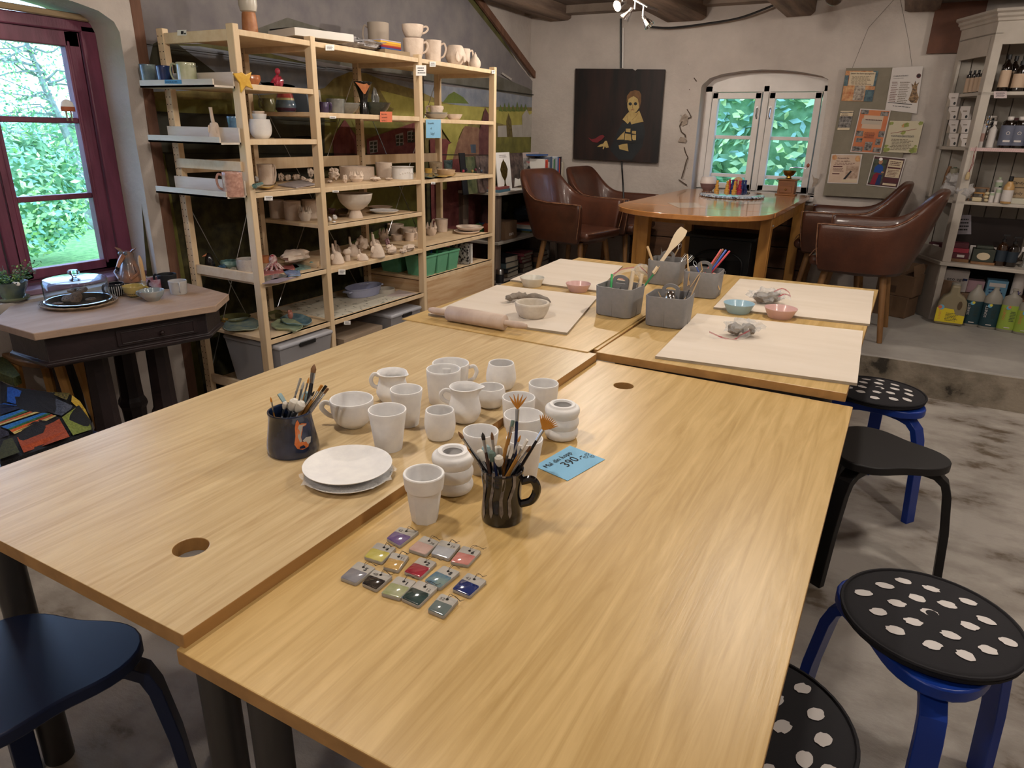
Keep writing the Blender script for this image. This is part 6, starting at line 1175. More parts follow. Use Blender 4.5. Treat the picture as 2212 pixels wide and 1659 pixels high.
# sill: plant and animal vase
def onsill(px, py, z=.7005): return X(px, py, z=z)
c = onsill(30, 648, .702); r = 30*PR(c)[2]/FPX; t = thing('plant_saucer', 'wavy green saucer under the face planter on the sill', 'saucer', c); B().lathe([(r*.8, 0), (r*1.0, .008), (r*1.04, .016), (r*.98, .016), (r*.8, .006), (0, .005)], (0, 0, 0), 32, warp=lambda a, z: 1+.04*math.sin(3*a)).obj('saucer_body', glz('olive', '5f6a4e', '8a9276', 10), t)
H = VH(c, 611); gp = glz('oliveblue', '2f4256', '7b8464', 5); P0 = thing('planter', 'green and blue glazed face planter with googly eyes, holding a small leafy plant', 'planter', c+Vector((0, 0, .006))); B().lathe([(r*.62, 0), (r*.7, .01), (r*.95, H*.6), (r*1.12, H), (r*1.07, H), (r*.9, H*.6), (0, H*.45)], (0, 0, 0), 36, warp=lambda a, z: 1+.06*math.sin(2*a+1)*(z/H)).obj('planter_body', gp, P0)
for k, px in enumerate((31, 38.5)):
    q = D(px, 613+k*.5, PR(c)[2]-r*1.0); e = B().ball(q, .0085, 12, 8).obj('googly_eye', paper, P0, world=True); B().ball(q-_fw*.0075, .003, 8, 6).obj('pupil', ink, e, world=True)
rnd = random.Random(11); b = B(); sm_ = B(); lm = [M('plant_leaf', '4f7a34', .6), M('plant_leaf_light', '86a84a', .6), M('plant_leaf_dark', '33542c', .6)]
for i in range(46):
    a_ = rnd.uniform(0, 6.28); le = rnd.uniform(.05, .13); p0 = c+Vector((r*.6*math.cos(a_)*rnd.random(), r*.6*math.sin(a_)*rnd.random(), H)); p1 = p0+Vector((math.cos(a_)*le*.7, math.sin(a_)*le*.9, le*rnd.uniform(.2, 1.0))); p1.x = max(p1.x, -3.35); sm_.tube([p0, (p0+p1)/2+Vector((0, 0, .01)), p1], .0009, 4)
    for k in range(14):
        q = p0.lerp(p1, rnd.uniform(.2, 1.05))+Vector((rnd.gauss(0, .006), rnd.gauss(0, .006), rnd.gauss(0, .006))); u = Vector((rnd.gauss(0, 1), rnd.gauss(0, 1), rnd.gauss(0, .5))).normalized(); w = u.cross(Vector((0, 0, 1))).normalized(); s = rnd.uniform(.004, .008); b.add([q-u*s, q+w*s*.7+Vector((0, 0, .001)), q+u*s, q-w*s*.7], [(0, 1, 2, 3)], rnd.randrange(3))
pl = thing('potted_plant', 'small trailing green plant growing in the face planter', 'plant', c+Vector((0, 0, H*.5))); sm_.obj('stems', lm[2], pl, world=True); b.obj('leaves', lm, pl, world=True, smooth=False)
B().lathe([(0, H*.45), (r*.85, H*.45), (r*.85, H*.8), (0, H*.85)], (0, 0, 0), 20).obj('soil', M('soil', '2f241c', 1), P0)
c = onsill(284, 606, .701); H = VH(c, 541); r = 25*PR(c)[2]/FPX; fxv = thing('animal_vase', 'brown and grey glazed long-snouted animal figure with ears standing on the sill', 'figurine', c, (0, 0, AR)); an = glz('animal', '5c5f66', '9a6b4e', 14)
B().lathe([(r*1.0, 0), (r*1.05, H*.08), (r*.95, H*.25), (r*.62, H*.55), (r*.5, H*.75), (r*.52, H*.88), (r*.4, H*.97), (0, H)], (0, 0, 0), 26).obj('body', an, fxv)
for s in (-1, 1):
    B().tube([(s*r*.3, 0, H*.93), (s*r*.62, 0, H*1.03), (s*r*.9, -.004, H*1.1)], [r*.15, r*.2, r*.04], 8, flat=.5).obj('ear', an, fxv); e = B().ball((s*r*.22-r*.1, -r*.45, H*.93), r*.17, 10, 8).obj('eye', glz('eyegrey', '5a6066', '7c8288'), fxv)
    B().tube([(s*r*.6, -r*.2, H*.55), (s*r*1.0, -r*.5, H*.3), (s*r*.5, -r*.95, H*.12)], [r*.16, r*.15, r*.12], 8).obj('arm', an, fxv)
B().tube([(-r*.1, -r*.4, H*.86), (-r*.25, -r*.85, H*.68), (-r*.4, -r*1.05, H*.52)], [r*.24, r*.2, r*.13], 10).obj('snout', glz('rustsnout', '8a5a40', 'a5745a'), fxv); B().ball((-r*.42, -r*1.08, H*.5), r*.15, 10, 8).obj('nose', dark, fxv)
c = X(145, 262, x=-3.372); t = thing('jellyfish_ornament', 'round white and rust ceramic ornament with two dangling legs on the window bar', 'ornament', c); q = X(146, 232, x=-3.366)
r = 14.5*PR(q)[2]/FPX; B().lathe([(r, -r*.4), (r*1.02, 0), (r*.85, r*.7), (r*.45, r*1.05), (0, r*1.15)], q, 24, sx=.35).obj('ornament_top', bisque, t, world=True); B().lathe([(r*1.03, -r*.55), (r*1.06, -r*.2), (r*1.04, r*.1)], q, 24, sx=.4).obj('ornament_band', glz('rust', '9c4f30', 'ae6240'), t, world=True)
for s in (-.35, .35): B().tube([q+Vector((0, s*r, -r*.5)), q+Vector((0, s*r, -r*1.9))], .004, 6).obj('dangling_leg', glz('legtan', '8a8068', '9a9078'), t, world=True)
# wooden stool half under the table and the knitted blanket chair
ow = M('oiled_wood', '6b4c34', .5, c2='8a6440', scale=4, stretch=(4, 1, 4)); lw = M('light_oiled_wood', '9a6c34', .5, c2='b58546', scale=4, stretch=(3, 3, .6))
c = X(78, 778, z=.5); st2 = thing('wooden_stool', 'brown wooden stool with curved seat half under the old table', 'stool', (-3.0, 1.42, 0)); q = [X(*v, z=.5) for v in ((2, 763), (30, 776), (70, 784), (105, 783), (145, 775))]; q = spl(q, 5); o_ = [(-2.86, 1.54, .5), (-3.0, 1.60, .5), (-3.12, 1.50, .5)]
B().prism([(v[0], v[1], .475) for v in list(q)+o_], (0, 0, .026)).obj('seat', ow, st2, world=True, bev=.006)
for x, y, dx, dy in ((-2.93, 1.45, .045, .02), (-3.10, 1.37, .0, -.01), (-2.98, 1.55, .02, .04), (-3.10, 1.48, -.02, .02)): B().tube([(x, y, .476), (x+dx, y+dy, 0)], [.021, .018], 8).obj('leg', lw, st2, world=True)
kn = lambda n, c, c2: M('knit_'+n, c, .95, c2=c2, scale=90, stretch=(1, 2, 1), bump=.9, bscale=160, lo=.4, hi=.6)
bl = thing('knitted_blanket', 'patchwork blanket of coloured knitted squares with black borders draped over a seat', 'blanket', (-2.45, 1.15, 0))
sc = lambda l: [(x/6.914, 760+y/6.914) for x, y in l]
KZ = lambda px, py: .44+.012*math.sin(px*.06)+.010*math.sin(py*.09+px*.03)
def kp(px, py):
    p = X(px, py, z=.44); return X(px, py, z=KZ(px, py))
pt = [('black', sc([(0, 430), (130, 500), (640, 610), (1060, 640), (1360, 1030), (1380, 1180), (1100, 1290), (0, 1660)]), '0f0e12', '1b1a20'),
 ('blue', sc([(110, 530), (170, 525), (560, 680), (580, 770), (370, 820), (100, 745)]), '1d4fa3', '2b62c0'), ('blue2', sc([(0, 790), (60, 765), (380, 825), (0, 780)]), '1d4fa3', '2b62c0'),
 ('red', sc([(380, 600), (470, 555), (590, 590), (600, 610), (440, 635)]), '6b1c26', '842834'), ('grey', sc([(580, 640), (640, 620), (1090, 810), (1060, 860), (920, 960), (430, 830), (600, 790)]), '3a3f4c', '5b6070'),
 ('navy', sc([(0, 800), (340, 840), (0, 950)]), '141c38', '1e2a50'), ('multi_a', sc([(0, 975), (370, 855), (430, 860), (0, 1045)]), '1f63ab', '2f7dc8'), ('multi_b', sc([(0, 1045), (430, 860), (480, 875), (0, 1065)]), '2c5a3a', '3c7a4c'), ('multi_c', sc([(0, 1065), (500, 885), (540, 895), (0, 1090)]), 'c0552c', 'd86c38'), ('multi_d', sc([(0, 1092), (560, 898), (610, 910), (0, 1115)]), 'c9b26a', 'dcc886'),
 ('multi_a', sc([(20, 1135), (640, 925), (720, 930), (120, 1170)]), '1f63ab', '2f7dc8'), ('multi_b', sc([(120, 1170), (720, 930), (760, 945), (150, 1190)]), '2c5a3a', '3c7a4c'), ('multi_c', sc([(150, 1190), (770, 950), (810, 965), (190, 1220)]), 'c0552c', 'd86c38'), ('multi_d', sc([(190, 1222), (815, 965), (850, 975), (640, 1080), (220, 1250)]), 'c9b26a', 'dcc886'),
 ('rust', sc([(260, 1300), (640, 1170), (890, 1020), (1045, 1290), (360, 1530), (300, 1400)]), '9a3e1e', 'b8532c'), ('olive', sc([(930, 1000), (1130, 860), (1290, 960), (1370, 1150), (1370, 1185), (1095, 1270)]), '6f7a2c', '8a9540'), ('yellow', sc([(1080, 670), (1200, 760), (1290, 900), (1345, 1030), (1160, 850), (1070, 770)]), 'b8952c', 'd0ae44'),
 ('stripes', sc([(750, 620), (1050, 640), (1000, 750), (780, 650)]), '2c2a1c', '8a7c3c'), ('moss', sc([(0, 1370), (190, 1310), (300, 1530), (0, 1640)]), '35381c', '474a26'), ('plum', sc([(0, 1170), (130, 1220), (150, 1270), (0, 1330)]), '2c2a3a', '3f3d50')]
b = B(); mats = []
for k, (n, pl_, c1, c2) in enumerate(pt):
    m = kn(n, c1, c2); 
    if m not in mats: mats.append(m)
    P_ = []
    for i in range(len(pl_)):
        (x0, y0), (x1, y1) = pl_[i], pl_[(i+1) % len(pl_)]
        for s in range(3): P_.append((x0+(x1-x0)*s/3, y0+(y1-y0)*s/3))
    h = .0004*k; b.add([kp(*v)+Vector((0, 0, h)) for v in P_]+([kp(*v)-Vector((0, 0, .03)) for v in P_] if k == 0 else []), [tuple(range(len(P_)))]+([tuple(range(2*len(P_)-1, len(P_)-1, -1))]+[(i, (i+1) % len(P_), len(P_)+(i+1) % len(P_), len(P_)+i) for i in range(len(P_))] if k == 0 else []), mats.index(m))
b.obj('knitted_squares', mats, bl, world=True, smooth=False)
q = [X(*v, z=.45) for v in sc([(0, 30), (80, 170), (200, 300), (330, 470), (230, 520), (0, 430)])]; B().prism([v+Vector((0, 0, .0)) for v in q], (0, 0, .035)).obj('knitted_corner', kn('darkolive', '3f4420', '545a2a'), bl, world=True)
t = thing('padded_seat', 'low dark padded seat hidden under the knitted blanket', 'seat', (-2.5, 1.05, 0)); B().box((0, 0, .3), (.42, .42, .18)).obj('cushion', navy, t, bev=.03)
for sx in (-1, 1):
    for sy in (-1, 1): B().tube([(sx*.17, sy*.17, .21), (sx*.17, sy*.17, 0)], .018, 8).obj('leg', lw, t)
# ---------------- rustic bookshelf ----------------
gw = M('grey_board', '8f8880', .7, c2='a79f96', scale=2, stretch=(4, .7, 4)); rw = M('rough_grey_wood', '4d4038', .9, c2='6e5d50', scale=3, stretch=(6, 6, .7), bump=.4)
BZ = [.95, .562, .245]
bs = thing('bookshelf', 'low rustic bookshelf of grey boards on rough posts in the back left corner', 'bookshelf', (-3.0, 5.45, .2))
for z in BZ: B().bb((-3.232, 4.87, z-.022), (-2.83, 6.09, z)).obj('shelf_board', gw, bs, world=True, bev=.003)
for z0, z1 in ((.2, BZ[2]-.022), (BZ[2], BZ[1]-.022), (BZ[1], BZ[0]-.022)):
    for x in (-2.885, -3.2):
        for y in (4.92, 6.03): B().bb((x-.03, y-.04, z0), (x+.03, y+.04, z1)).obj('post', rw, bs, world=True, bev=.006)
BG = 'upright books on the rustic bookshelf'
def ybs(px, x=-2.95): return X(px, 360, x=x).y
def ubook(px, w, h, mat, label, d=.2, x=-2.93, z=BZ[0], lean=0, group=BG):
    y = ybs(px, x+d/2); t = thing('book', label, 'book', (x, y, z+.0008), (lean, 0, 0), group); B().box((0, 0, h/2), (d, w, h)).obj('book_cover', mat, t, bev=.001); B().box((-.002, 0, h/2+.0003), (d-.008, w*.78, h-.004+.004)).obj('book_pages', paper, t); return t
sp_c = [('d8d4ce', 'white'), ('b83a34', 'red'), ('c8553c', 'orange-red'), ('c9c5c0', 'cream'), ('5b6474', 'slate blue'), ('4a5c7a', 'dull blue'), ('b7bab2', 'pale green-white'), ('3f7a50', 'green-edged'), ('8e9298', 'grey'), ('a8b4c4', 'pale blue'), ('3c5a98', 'spiral-bound blue'), ('c04a38', 'bright red'), ('1c1c22', 'black and white'), ('cfc6b4', 'ivory'), ('b8ae9c', 'beige')]
for i, (c, n) in enumerate(sp_c):
    y = 5.70+i*.0275; h = (.235, .22, .23, .21, .25, .255, .23, .23, .24, .25, .25, .235, .25, .2, .2)[i]
    t = thing('book', n+' book spine in the upright row on the rustic bookshelf', 'book', (-2.945, y, BZ[0]+.0008), (.05, 0, 0), BG); B().box((0, 0, h/2), (.2, .021, h)).obj('book_cover', M('spine_'+c, c, .6), t, bev=.001); B().box((-.003, 0, h/2+.0012), (.19, .016, h)).obj('book_pages', paper, t)
slabw('flat_book', 'blue book lying across the tops of the upright row', 'book', -2.98, 5.72, .2, .2, 0, BZ[0]+.262, .012, M('flat_blue', '3f5f98', .6))
def mag(px0, px1, ty, by, mat, label, art=None, x=-2.9):
    q = [X(px0, by, x=x), X(px1, by, x=x)]; w = q[1].y-q[0].y; z0 = BZ[0]+.001; p = Vector((x, (q[0].y+q[1].y)/2, z0)); h = VH(p, ty); t = thing('magazine', label, 'magazine', p, (0, -.12, 0), 'magazines displayed on the rustic bookshelf'); B().box((0, 0, h/2), (.008, w, h)).obj('cover', mat, t); a = Art((.0045, -w/2, 0), (0, w, 0), (0, 0, h), (1, 0, 0)); 
    if art: art(a, t, w, h)
    a.obj('cover_print', t, world=False) if a.b.v else None
    return t
bz = M('bronze', '4a3a1c', .3, .7, c2='7a6430', scale=40)
def gob(a, t, w, h): a.poly([(.38, .06), (.62, .06), (.6, .12), (.54, .2), (.54, .27), (.7, .4), (.78, .56), (.72, .64), (.66, .72), (.55, .78), (.5, .84), (.45, .78), (.34, .72), (.28, .64), (.22, .56), (.3, .4), (.46, .27), (.46, .2), (.4, .12)], bz); a.scribble(.2, .86, .85, .95, 2, M('grey_print', '8a8380', .8))
ph = M('photo_print', '2c2624', .4, c2='a09c98', scale=18, detail=3); ph2 = M('photo_print_brown', '241a18', .4, c2='6b5a54', scale=14, detail=3)
mag(1077, 1106, 329, 397, paper, 'white magazine showing a bronze goblet', gob)
mag(1104, 1134, 330, 392, ph2, 'dark magazine with shadowy figures behind the goblet one', lambda a, t, w, h: a.poly([(.2, .05), (.85, .08), (.8, .3), (.55, .25), (.3, .3)], paper), x=-2.96)
mag(1131, 1168, 329, 391, ph, 'photo magazine with red title right of the dark one', lambda a, t, w, h: (a.rect(0, .84, 1, 1, M('pale_pink_band', 'b5a5a0', .6)), a.poly([(.2, .1), (.5, .12), (.52, .5), (.35, .62), (.22, .5)], ink)), x=-2.97)
t = [o for o in COL.objects if o.get('label', '').startswith('photo magazine')][0]; text('metallica', (.0065, -.085, .205), (0, 1, 0), (0, 0, 1), .03, redp, t, world=False, squash=.8) if False else text('Magiske bok', (.0065, -.085, .20), (0, 1, 0), (0, 0, 1), .026, redp, t, world=False, squash=1)
for i, (px0, px1, nm) in enumerate(((1015, 1034, 'picture card with green field'), (1035, 1064, 'dark photo card with pale hand'))): mag(px0-4, px1, 338-i*2, 400, M('card_green', '2c3a22', .5, c2='6a6a4c', scale=10) if i == 0 else ph2, nm+' on the rustic bookshelf, seen through the far bay', x=-2.95)
mag(1000, 1012, 330, 402, dark, 'black upright folder on the rustic bookshelf seen through the far bay', x=-2.95)
for cx, cy, w, d, a_, h, m, l in ((-2.93, 5.0, .15, .22, .1, .02, M('teal_cover', '4a6e80', .5), 'teal flat book at the near end of the rustic bookshelf'), (-2.93, 5.0, .14, .21, .1, .018, M('dusty_red_cover', '8a4a48', .5), 'dusty red flat book lying on the teal one'), (-2.91, 5.28, .13, .2, -.1, .006, paper, 'white flat magazine beside the dusty red book'), (-2.91, 5.5, .13, .22, .2, .006, M('olive_cover', '8a8440', .5, c2='b5ae8c', scale=12), 'yellow-green flat magazine on the rustic bookshelf'), (-2.89, 5.75, .08, .2, 0, .006, M('lilac_cover', '8e8c9e', .5, c2='c4c0c8', scale=12), 'pale lilac flat magazine before the upright books')):
    slabw('flat_magazine' if h < .01 else 'flat_book', l, 'magazine' if h < .01 else 'book', cx, cy, w, d, a_, BZ[0]+(.0215 if 'lying on' in l else .001), h, m)
slabw('yellow_note', 'little yellow sticky note on the rustic bookshelf', 'note', -2.86, 5.6, .03, .05, 0, BZ[0]+.008, .0008, M('yellow_note', 'c9b83c', .8))
# second level
ccard = M('carton_brown', '6f5642', .85, c2='7d634c', scale=5); t = thing('carton', 'open brown carton with white lettering on the middle board of the rustic bookshelf', 'box', (-2.93, 5.11, BZ[1]+.001)); B().bb((-.08, -.1, 0), (.08, .1, .145)).obj('carton_body', ccard, t); text('eam', (.081, -.03, .03), (0, 1, 0), (0, 0, 1), .045, paper, t, world=False); text("'ea", (-.03, -.101, .03), (1, 0, 0), (0, 0, 1), .045, paper, t, world=False)
b = B(); b.ball((-3.0, 5.68, BZ[1]+.155), (.1, .2, .07), 18, 10, lump=.3, seed=5); t = thing('fabric_bag', 'dark fabric bag with green circles on the middle board of the rustic bookshelf', 'bag', (-3.0, 5.68, BZ[1]+.08)); bagf = M('dark_blue_fabric', '10161f', .8); b.obj('bag_body', bagf, t, world=True); b = B()
for y, z, r in ((5.62, .19, .035), (5.72, .12, .028), (5.56, .15, .022)): b.lathe([(r, 0), (r*.9, .004), (0, .005)], (-2.9, y, BZ[1]+z), 16, R=rotm((0, 1.57, 0)))
b.obj('green_circles', M('green_print', '2f6b4a', .8), t, world=True)['kind'] = 'stuff'
zz = BZ[1]+.001
for i, (c, n, h) in enumerate((('5a5a30', 'olive', .014), ('2f5a78', 'blue', .016), ('b5b0a8', 'white', .02), ('a09a94', 'pale grey', .014), ('8a4438', 'brick red', .012))): slabw('flat_book', n+' flat book in the pile under the fabric bag', 'book', -2.97+.01*(i % 2), 5.66, .19, .27, .08*(i % 3-1), zz, h, M('pile_'+c, c, .6)); zz += h+.0006
lump_m = [M('cloth_green', '2f5f34', .9), M('cloth_orange', 'b5553a', .9), M('cloth_blue', '46699c', .9)]
for i, (y, x, m, n) in enumerate(((4.93+.06, -3.1, lump_m[0], 'green'), (5.06, -3.06, lump_m[1], 'orange-red'), (5.1, -3.12, lump_m[2], 'blue'))): b = B(); b.ball((0, 0, .05), (.05, .06, .05), 16, 10, lump=.6, seed=i+3); mz = min(v.z for v in b.v); b.v = [v-Vector((0, 0, mz)) for v in b.v]; tag(b.obj('cloth', m, None, loc=(x, y, zz*0+BZ[1]+.001)), n+' crumpled cloth on the middle board seen through the far bay', 'cloth', 'crumpled cloths on the rustic bookshelf')
def bstack(cy, lst, z, x=-2.93):
    for i, (c, n, h, w, d) in enumerate(lst):
        t = thing('thick_book', n, 'book', (x+.008*math.sin(i*2), cy+.008*math.cos(i*3), z), (0, 0, .07*math.sin(i*1.7)), 'thick books stacked on the lowest board'); B().bb((-w/2, -d/2, 0), (w/2, d/2, .003)).bb((-w/2, -d/2, h-.003), (w/2, d/2, h)).bb((-w/2, -d/2, 0), (-w/2+.003, d/2, h)).bb((-w/2, -d/2, 0), (w/2, -d/2+.004, h)).obj('book_cover', M('thick_'+c, c, .6), t); B().bb((-w/2+.004, -d/2+.004, .003), (w/2-.006, d/2-.004, h-.003)).obj('book_pages', M('aged_pages', 'a59c8c', .9), t); z += h+.0008
    return z
bstack(5.12, [('5a4c40', 'brown thick book at the bottom of the nearest stack', .045, .2, .2), ('1c1c20', 'black thin thick-paged book in the nearest stack', .03, .2, .22), ('44545a', 'grey-blue thick book in the nearest stack', .05, .2, .22), ('14161e', 'black thick book upper in the nearest stack', .05, .2, .2)], BZ[2]+.001)
bstack(5.40, [('3c322c', 'grey-brown thick book at the bottom of the second stack', .04, .19, .2), ('4a3a30', 'dark brown book second from bottom in the second stack', .04, .19, .2), ('6b2c34', 'wine red book third in the second stack', .028, .18, .19), ('6f3038', 'wine red book fourth in the second stack', .028, .18, .19), ('75343c', 'wine red book on top of the second stack', .028, .18, .19)], BZ[2]+.001)
bstack(5.70, [('2a2420', 'very dark book at the bottom of the third stack', .05, .2, .22), ('5c4030', 'chestnut book in the third stack', .045, .19, .21), ('3a2c26', 'dark brown book on top of the third stack', .04, .19, .2)], BZ[2]+.001)
t = thing('spray_can', 'grey tin can with black label on the platform by the rustic bookshelf post', 'can', (-2.76, 4.78, .201)); B().lathe([(.032, 0), (.033, .002), (.033, .16), (.028, .17), (0, .17)], (0, 0, 0), 20).obj('can_body', steel, t)
B().lathe([(.0335, .06), (.0335, .13)], (0, 0, 0), 20).obj('can_label', dark, t)
# ---------------- dining corner on the platform ----------------
dt = M('varnished_pine', '9c6637', .22, c2='ba8149', scale=2.2, stretch=(5, .6, 5), detail=8, coat=.6, dist=1, lo=.3, hi=.72)
dtt = thing('dining_table', 'varnished pine table with rounded near end in front of the white window', 'table', (-1.17, 5.2, .2)); DZ = .98
n = 26; arc_ = [(-1.175-.485*math.cos(math.pi*i/n), 4.52-.47*math.sin(math.pi*i/n)**.9 if 0 < i < n else 4.52) for i in range(n+1)]
B().prism([(x, y, DZ-.03) for x, y in arc_], (0, 0, .03)).obj('rounded_leaf', dt, dtt, world=True, bev=.003)
B().bb((-1.665, 4.523, DZ-.03), (-.685, 6.09, DZ)).obj('tabletop', dt, dtt, world=True, bev=.003)
dl = M('pine_leg', '96662f', .4, c2='b5823f', scale=3, stretch=(5, 5, .6))
for x, y in ((-.76, 4.72), (-1.50, 4.52), (-1.6, 4.72), (-.74, 6.0), (-1.6, 6.0)): B().bb((x-.035, y-.035, .2), (x+.035, y+.035, DZ-.03)).obj('leg', dl, dtt, world=True, bev=.004)
b = B(); b.bb((-1.60, 4.74, DZ-.13), (-1.58, 6.0, DZ-.03)).bb((-.755, 4.74, DZ-.13), (-.735, 6.0, DZ-.03)).bb((-1.58, 4.71, DZ-.13), (-.76, 4.73, DZ-.03)); b.obj('apron', dl, dtt, world=True)
B().ball((-.722, 4.72, DZ-.10), .008, 10, 6).obj('bolt', steel, dtt, world=True)
def onT(px, py, dz=.0006): return X(px, py, z=DZ+dz)
for pts, l in (([(1441, 438), (1505, 438), (1522, 449), (1466, 449)], 'transparent sheet lying on the left of the varnished table'), ([(1560, 434), (1640, 436), (1650, 440), (1600, 442)], 'glossy sheet lying in front of the mosaic tray')):
    slab('plastic_sheet', l, 'sheet', pts, DZ+.0005, .0006, M('pale_sheet', 'b5a08c', .2, coat=.5))
q = [onT(1521, 421), onT(1634, 432)]; c = (q[0]+q[1])/2; c.y += .07; r = (q[1]-q[0]).length/2
t = thing('mosaic_tray', 'round blue and white mosaic tray on the varnished table', 'tray', (c.x, c.y, DZ+.0006)); B().lathe([(r*.96, 0), (r, .004), (r, .014), (r*.97, .018), (0, .018)], (0, 0, 0), 36).obj('tray_base', M('mosaic', '141a30', .1, c2='a5b4c4', scale=55, kind='voronoi', coat=1, lo=.3, hi=.5), t)
for i in range(44):
    a_ = i*2*math.pi/44; B_ = None
b = B()
for i in range(44): a_ = i*2*math.pi/44; b.ball((r*math.cos(a_), r*math.sin(a_), .01), (.011, .011, .009), 6, 4)
b.obj('bead_rim', M('mosaic_bead', '26305a', .1, c2='b8c4cc', scale=40, coat=1), t)['kind'] = 'stuff'
cone = [(.021, 0), (.021, .004), (.016, .008), (.015, .022), (.017, .024), (.017, .028), (.011, .031), (.010, .048), (.012, .050), (.012, .054), (.008, .057), (.007, .070), (.009, .076), (.007, .082), (0, .084)]
py_ = M('yellow_pawn', 'c08a35', .5); prd = M('red_pawn', 'a02238', .5); pbl = M('blue_pawn', '1c2c60', .5)
pawns = [((1547, 419), py_, 'left yellow'), ((1569, 420), py_, 'middle yellow'), ((1585, 421), py_, 'right yellow'), ((1574, 416), prd, 'left red'), ((1588, 412), prd, 'rear red'), ((1596, 419), prd, 'right red'), ((1581, 413), pbl, 'left dark blue'), ((1602, 416), pbl, 'middle dark blue'), ((1608, 415), pbl, 'right dark blue')]
cone_me = None
for (px, py), m, n_ in pawns:
    q = onT(px, py); q.z = DZ+.0005; q.y = min(q.y, 5.9); q2 = X(px, py, y=q.y); o = B().lathe(cone, (0, 0, 0), 20).obj('game_pawn', m, None, loc=(q2.x, q.y, DZ+.0005)); o.scale = (1.25, 1.25, 1.25); tag(o, n_+' stepped game pawn on the varnished table', 'game piece', 'stepped game pawns')
q = X(1592, 410, y=5.98); t = thing('wooden_fan', 'round-topped wooden paddle standing behind the pawns', 'paddle', (q.x, 5.98, DZ+.0008)); B().prism([(.045*math.cos(math.pi*i/12), 0, .07+.05*math.sin(math.pi*i/12)) for i in range(13)]+[(-.04, 0, 0), (.04, 0, 0)], (0, .01, 0)).obj('paddle_board', woods, t)
q = X(1529, 407, y=6.0); t = thing('aroma_lamp', 'round diffuser with white top and mauve base at the left of the window', 'diffuser', (q.x, 6.0, DZ+.0008)); s = 1.28
B().lathe([(.028*s, 0), (.03*s, .004), (.045*s, .022*s), (.053*s, .045*s)], (0, 0, 0), 30).obj('diffuser_base', M('mauve_wood', '6f5656', .5, c2='7d6464', scale=10, stretch=(1, 1, 6)), t); B().lathe([(.053*s, .045*s), (.053*s, .055*s), (.046*s, .082*s), (.04*s, .088*s), (0, .089*s)], (0, 0, 0), 30).obj('diffuser_top', M('frosted_white', 'd2c6c0', .4), t)
q = X(1699, 414, y=6.02); gx = q.x; t = thing('coffee_grinder', 'old wooden coffee grinder with brass bowl and crank at the right of the window', 'grinder', (gx, 6.02, DZ+.0008)); gm_ = M('grinder_wood', '6f4325', .4, c2='8a5a34', scale=4, stretch=(1, 1, 4))
B().box((0, 0, .006), (.15, .14, .012)).box((0, 0, .062), (.125, .12, .1)).box((0, 0, .118), (.15, .14, .010)).obj('grinder_box', gm_, t, bev=.002); d = B().box((0, -.062, .045), (.09, .006, .05)).obj('drawer', gm_, t, bev=.002); B().ball((0, -.07, .045), .007, 10, 6).obj('drawer_knob', M('brass', 'a08040', .3, 1), d)
B().lathe([(.03, .123), (.02, .13), (.018, .14), (.035, .15), (.048, .175), (.05, .185), (.046, .185), (.03, .155), (0, .15)], (0, 0, 0), 28).obj('brass_bowl', M('brass', 'a08040', .3, 1), t); B().tube([(0, 0, .15), (0, 0, .205), (.04, 0, .21), (.12, 0, .205), (.125, 0, .215)], .004, 8).obj('crank', steel, t); B().ball((.128, 0, .228), (.012, .012, .016), 12, 8).obj('crank_knob', M('crank_wood', '8a4a34', .5), t)
# bench boards under the window, heater
bdw = M('brown_wall_boards', '4a3222', .7, c2='6b4a33', scale=2.5, stretch=(.6, 5, 5), bump=.1)
for i in range(4): struct(B().bb((-2.15, 6.09, .21+i*.175), (-.62, 6.13, .21+i*.175+.168)).obj('trim_%d' % (6+i), bdw, bev=.004))
t = thing('electric_fire', 'black stove-shaped electric heater under the varnished table', 'heater', (-1.22, 5.66, .2)); hb = M('black_enamel', '0f1013', .45)
B().bb((-.24, -.13, .03), (.24, .14, .46)).bb((-.27, -.16, .46), (.27, .16, .485)).bb((-.25, -.15, 0), (.25, .15, .03)).obj('heater_body', hb, t, bev=.006); b = B(); b.tube(arc((0, -.137, .27), .19, 0, math.pi, 14, ry=.10), .008).tube([(-.19, -.137, .27), (-.19, -.137, .07), (.19, -.137, .07), (.19, -.137, .27)], .008).tube([(0, -.137, .37), (0, -.137, .07)], .006); b.obj('door_frame', hb, t); B().bb((-.18, -.136, .08), (.18, -.132, .3)).obj('door_glass', M('smoked_glass', '0a0b0d', .08), t)
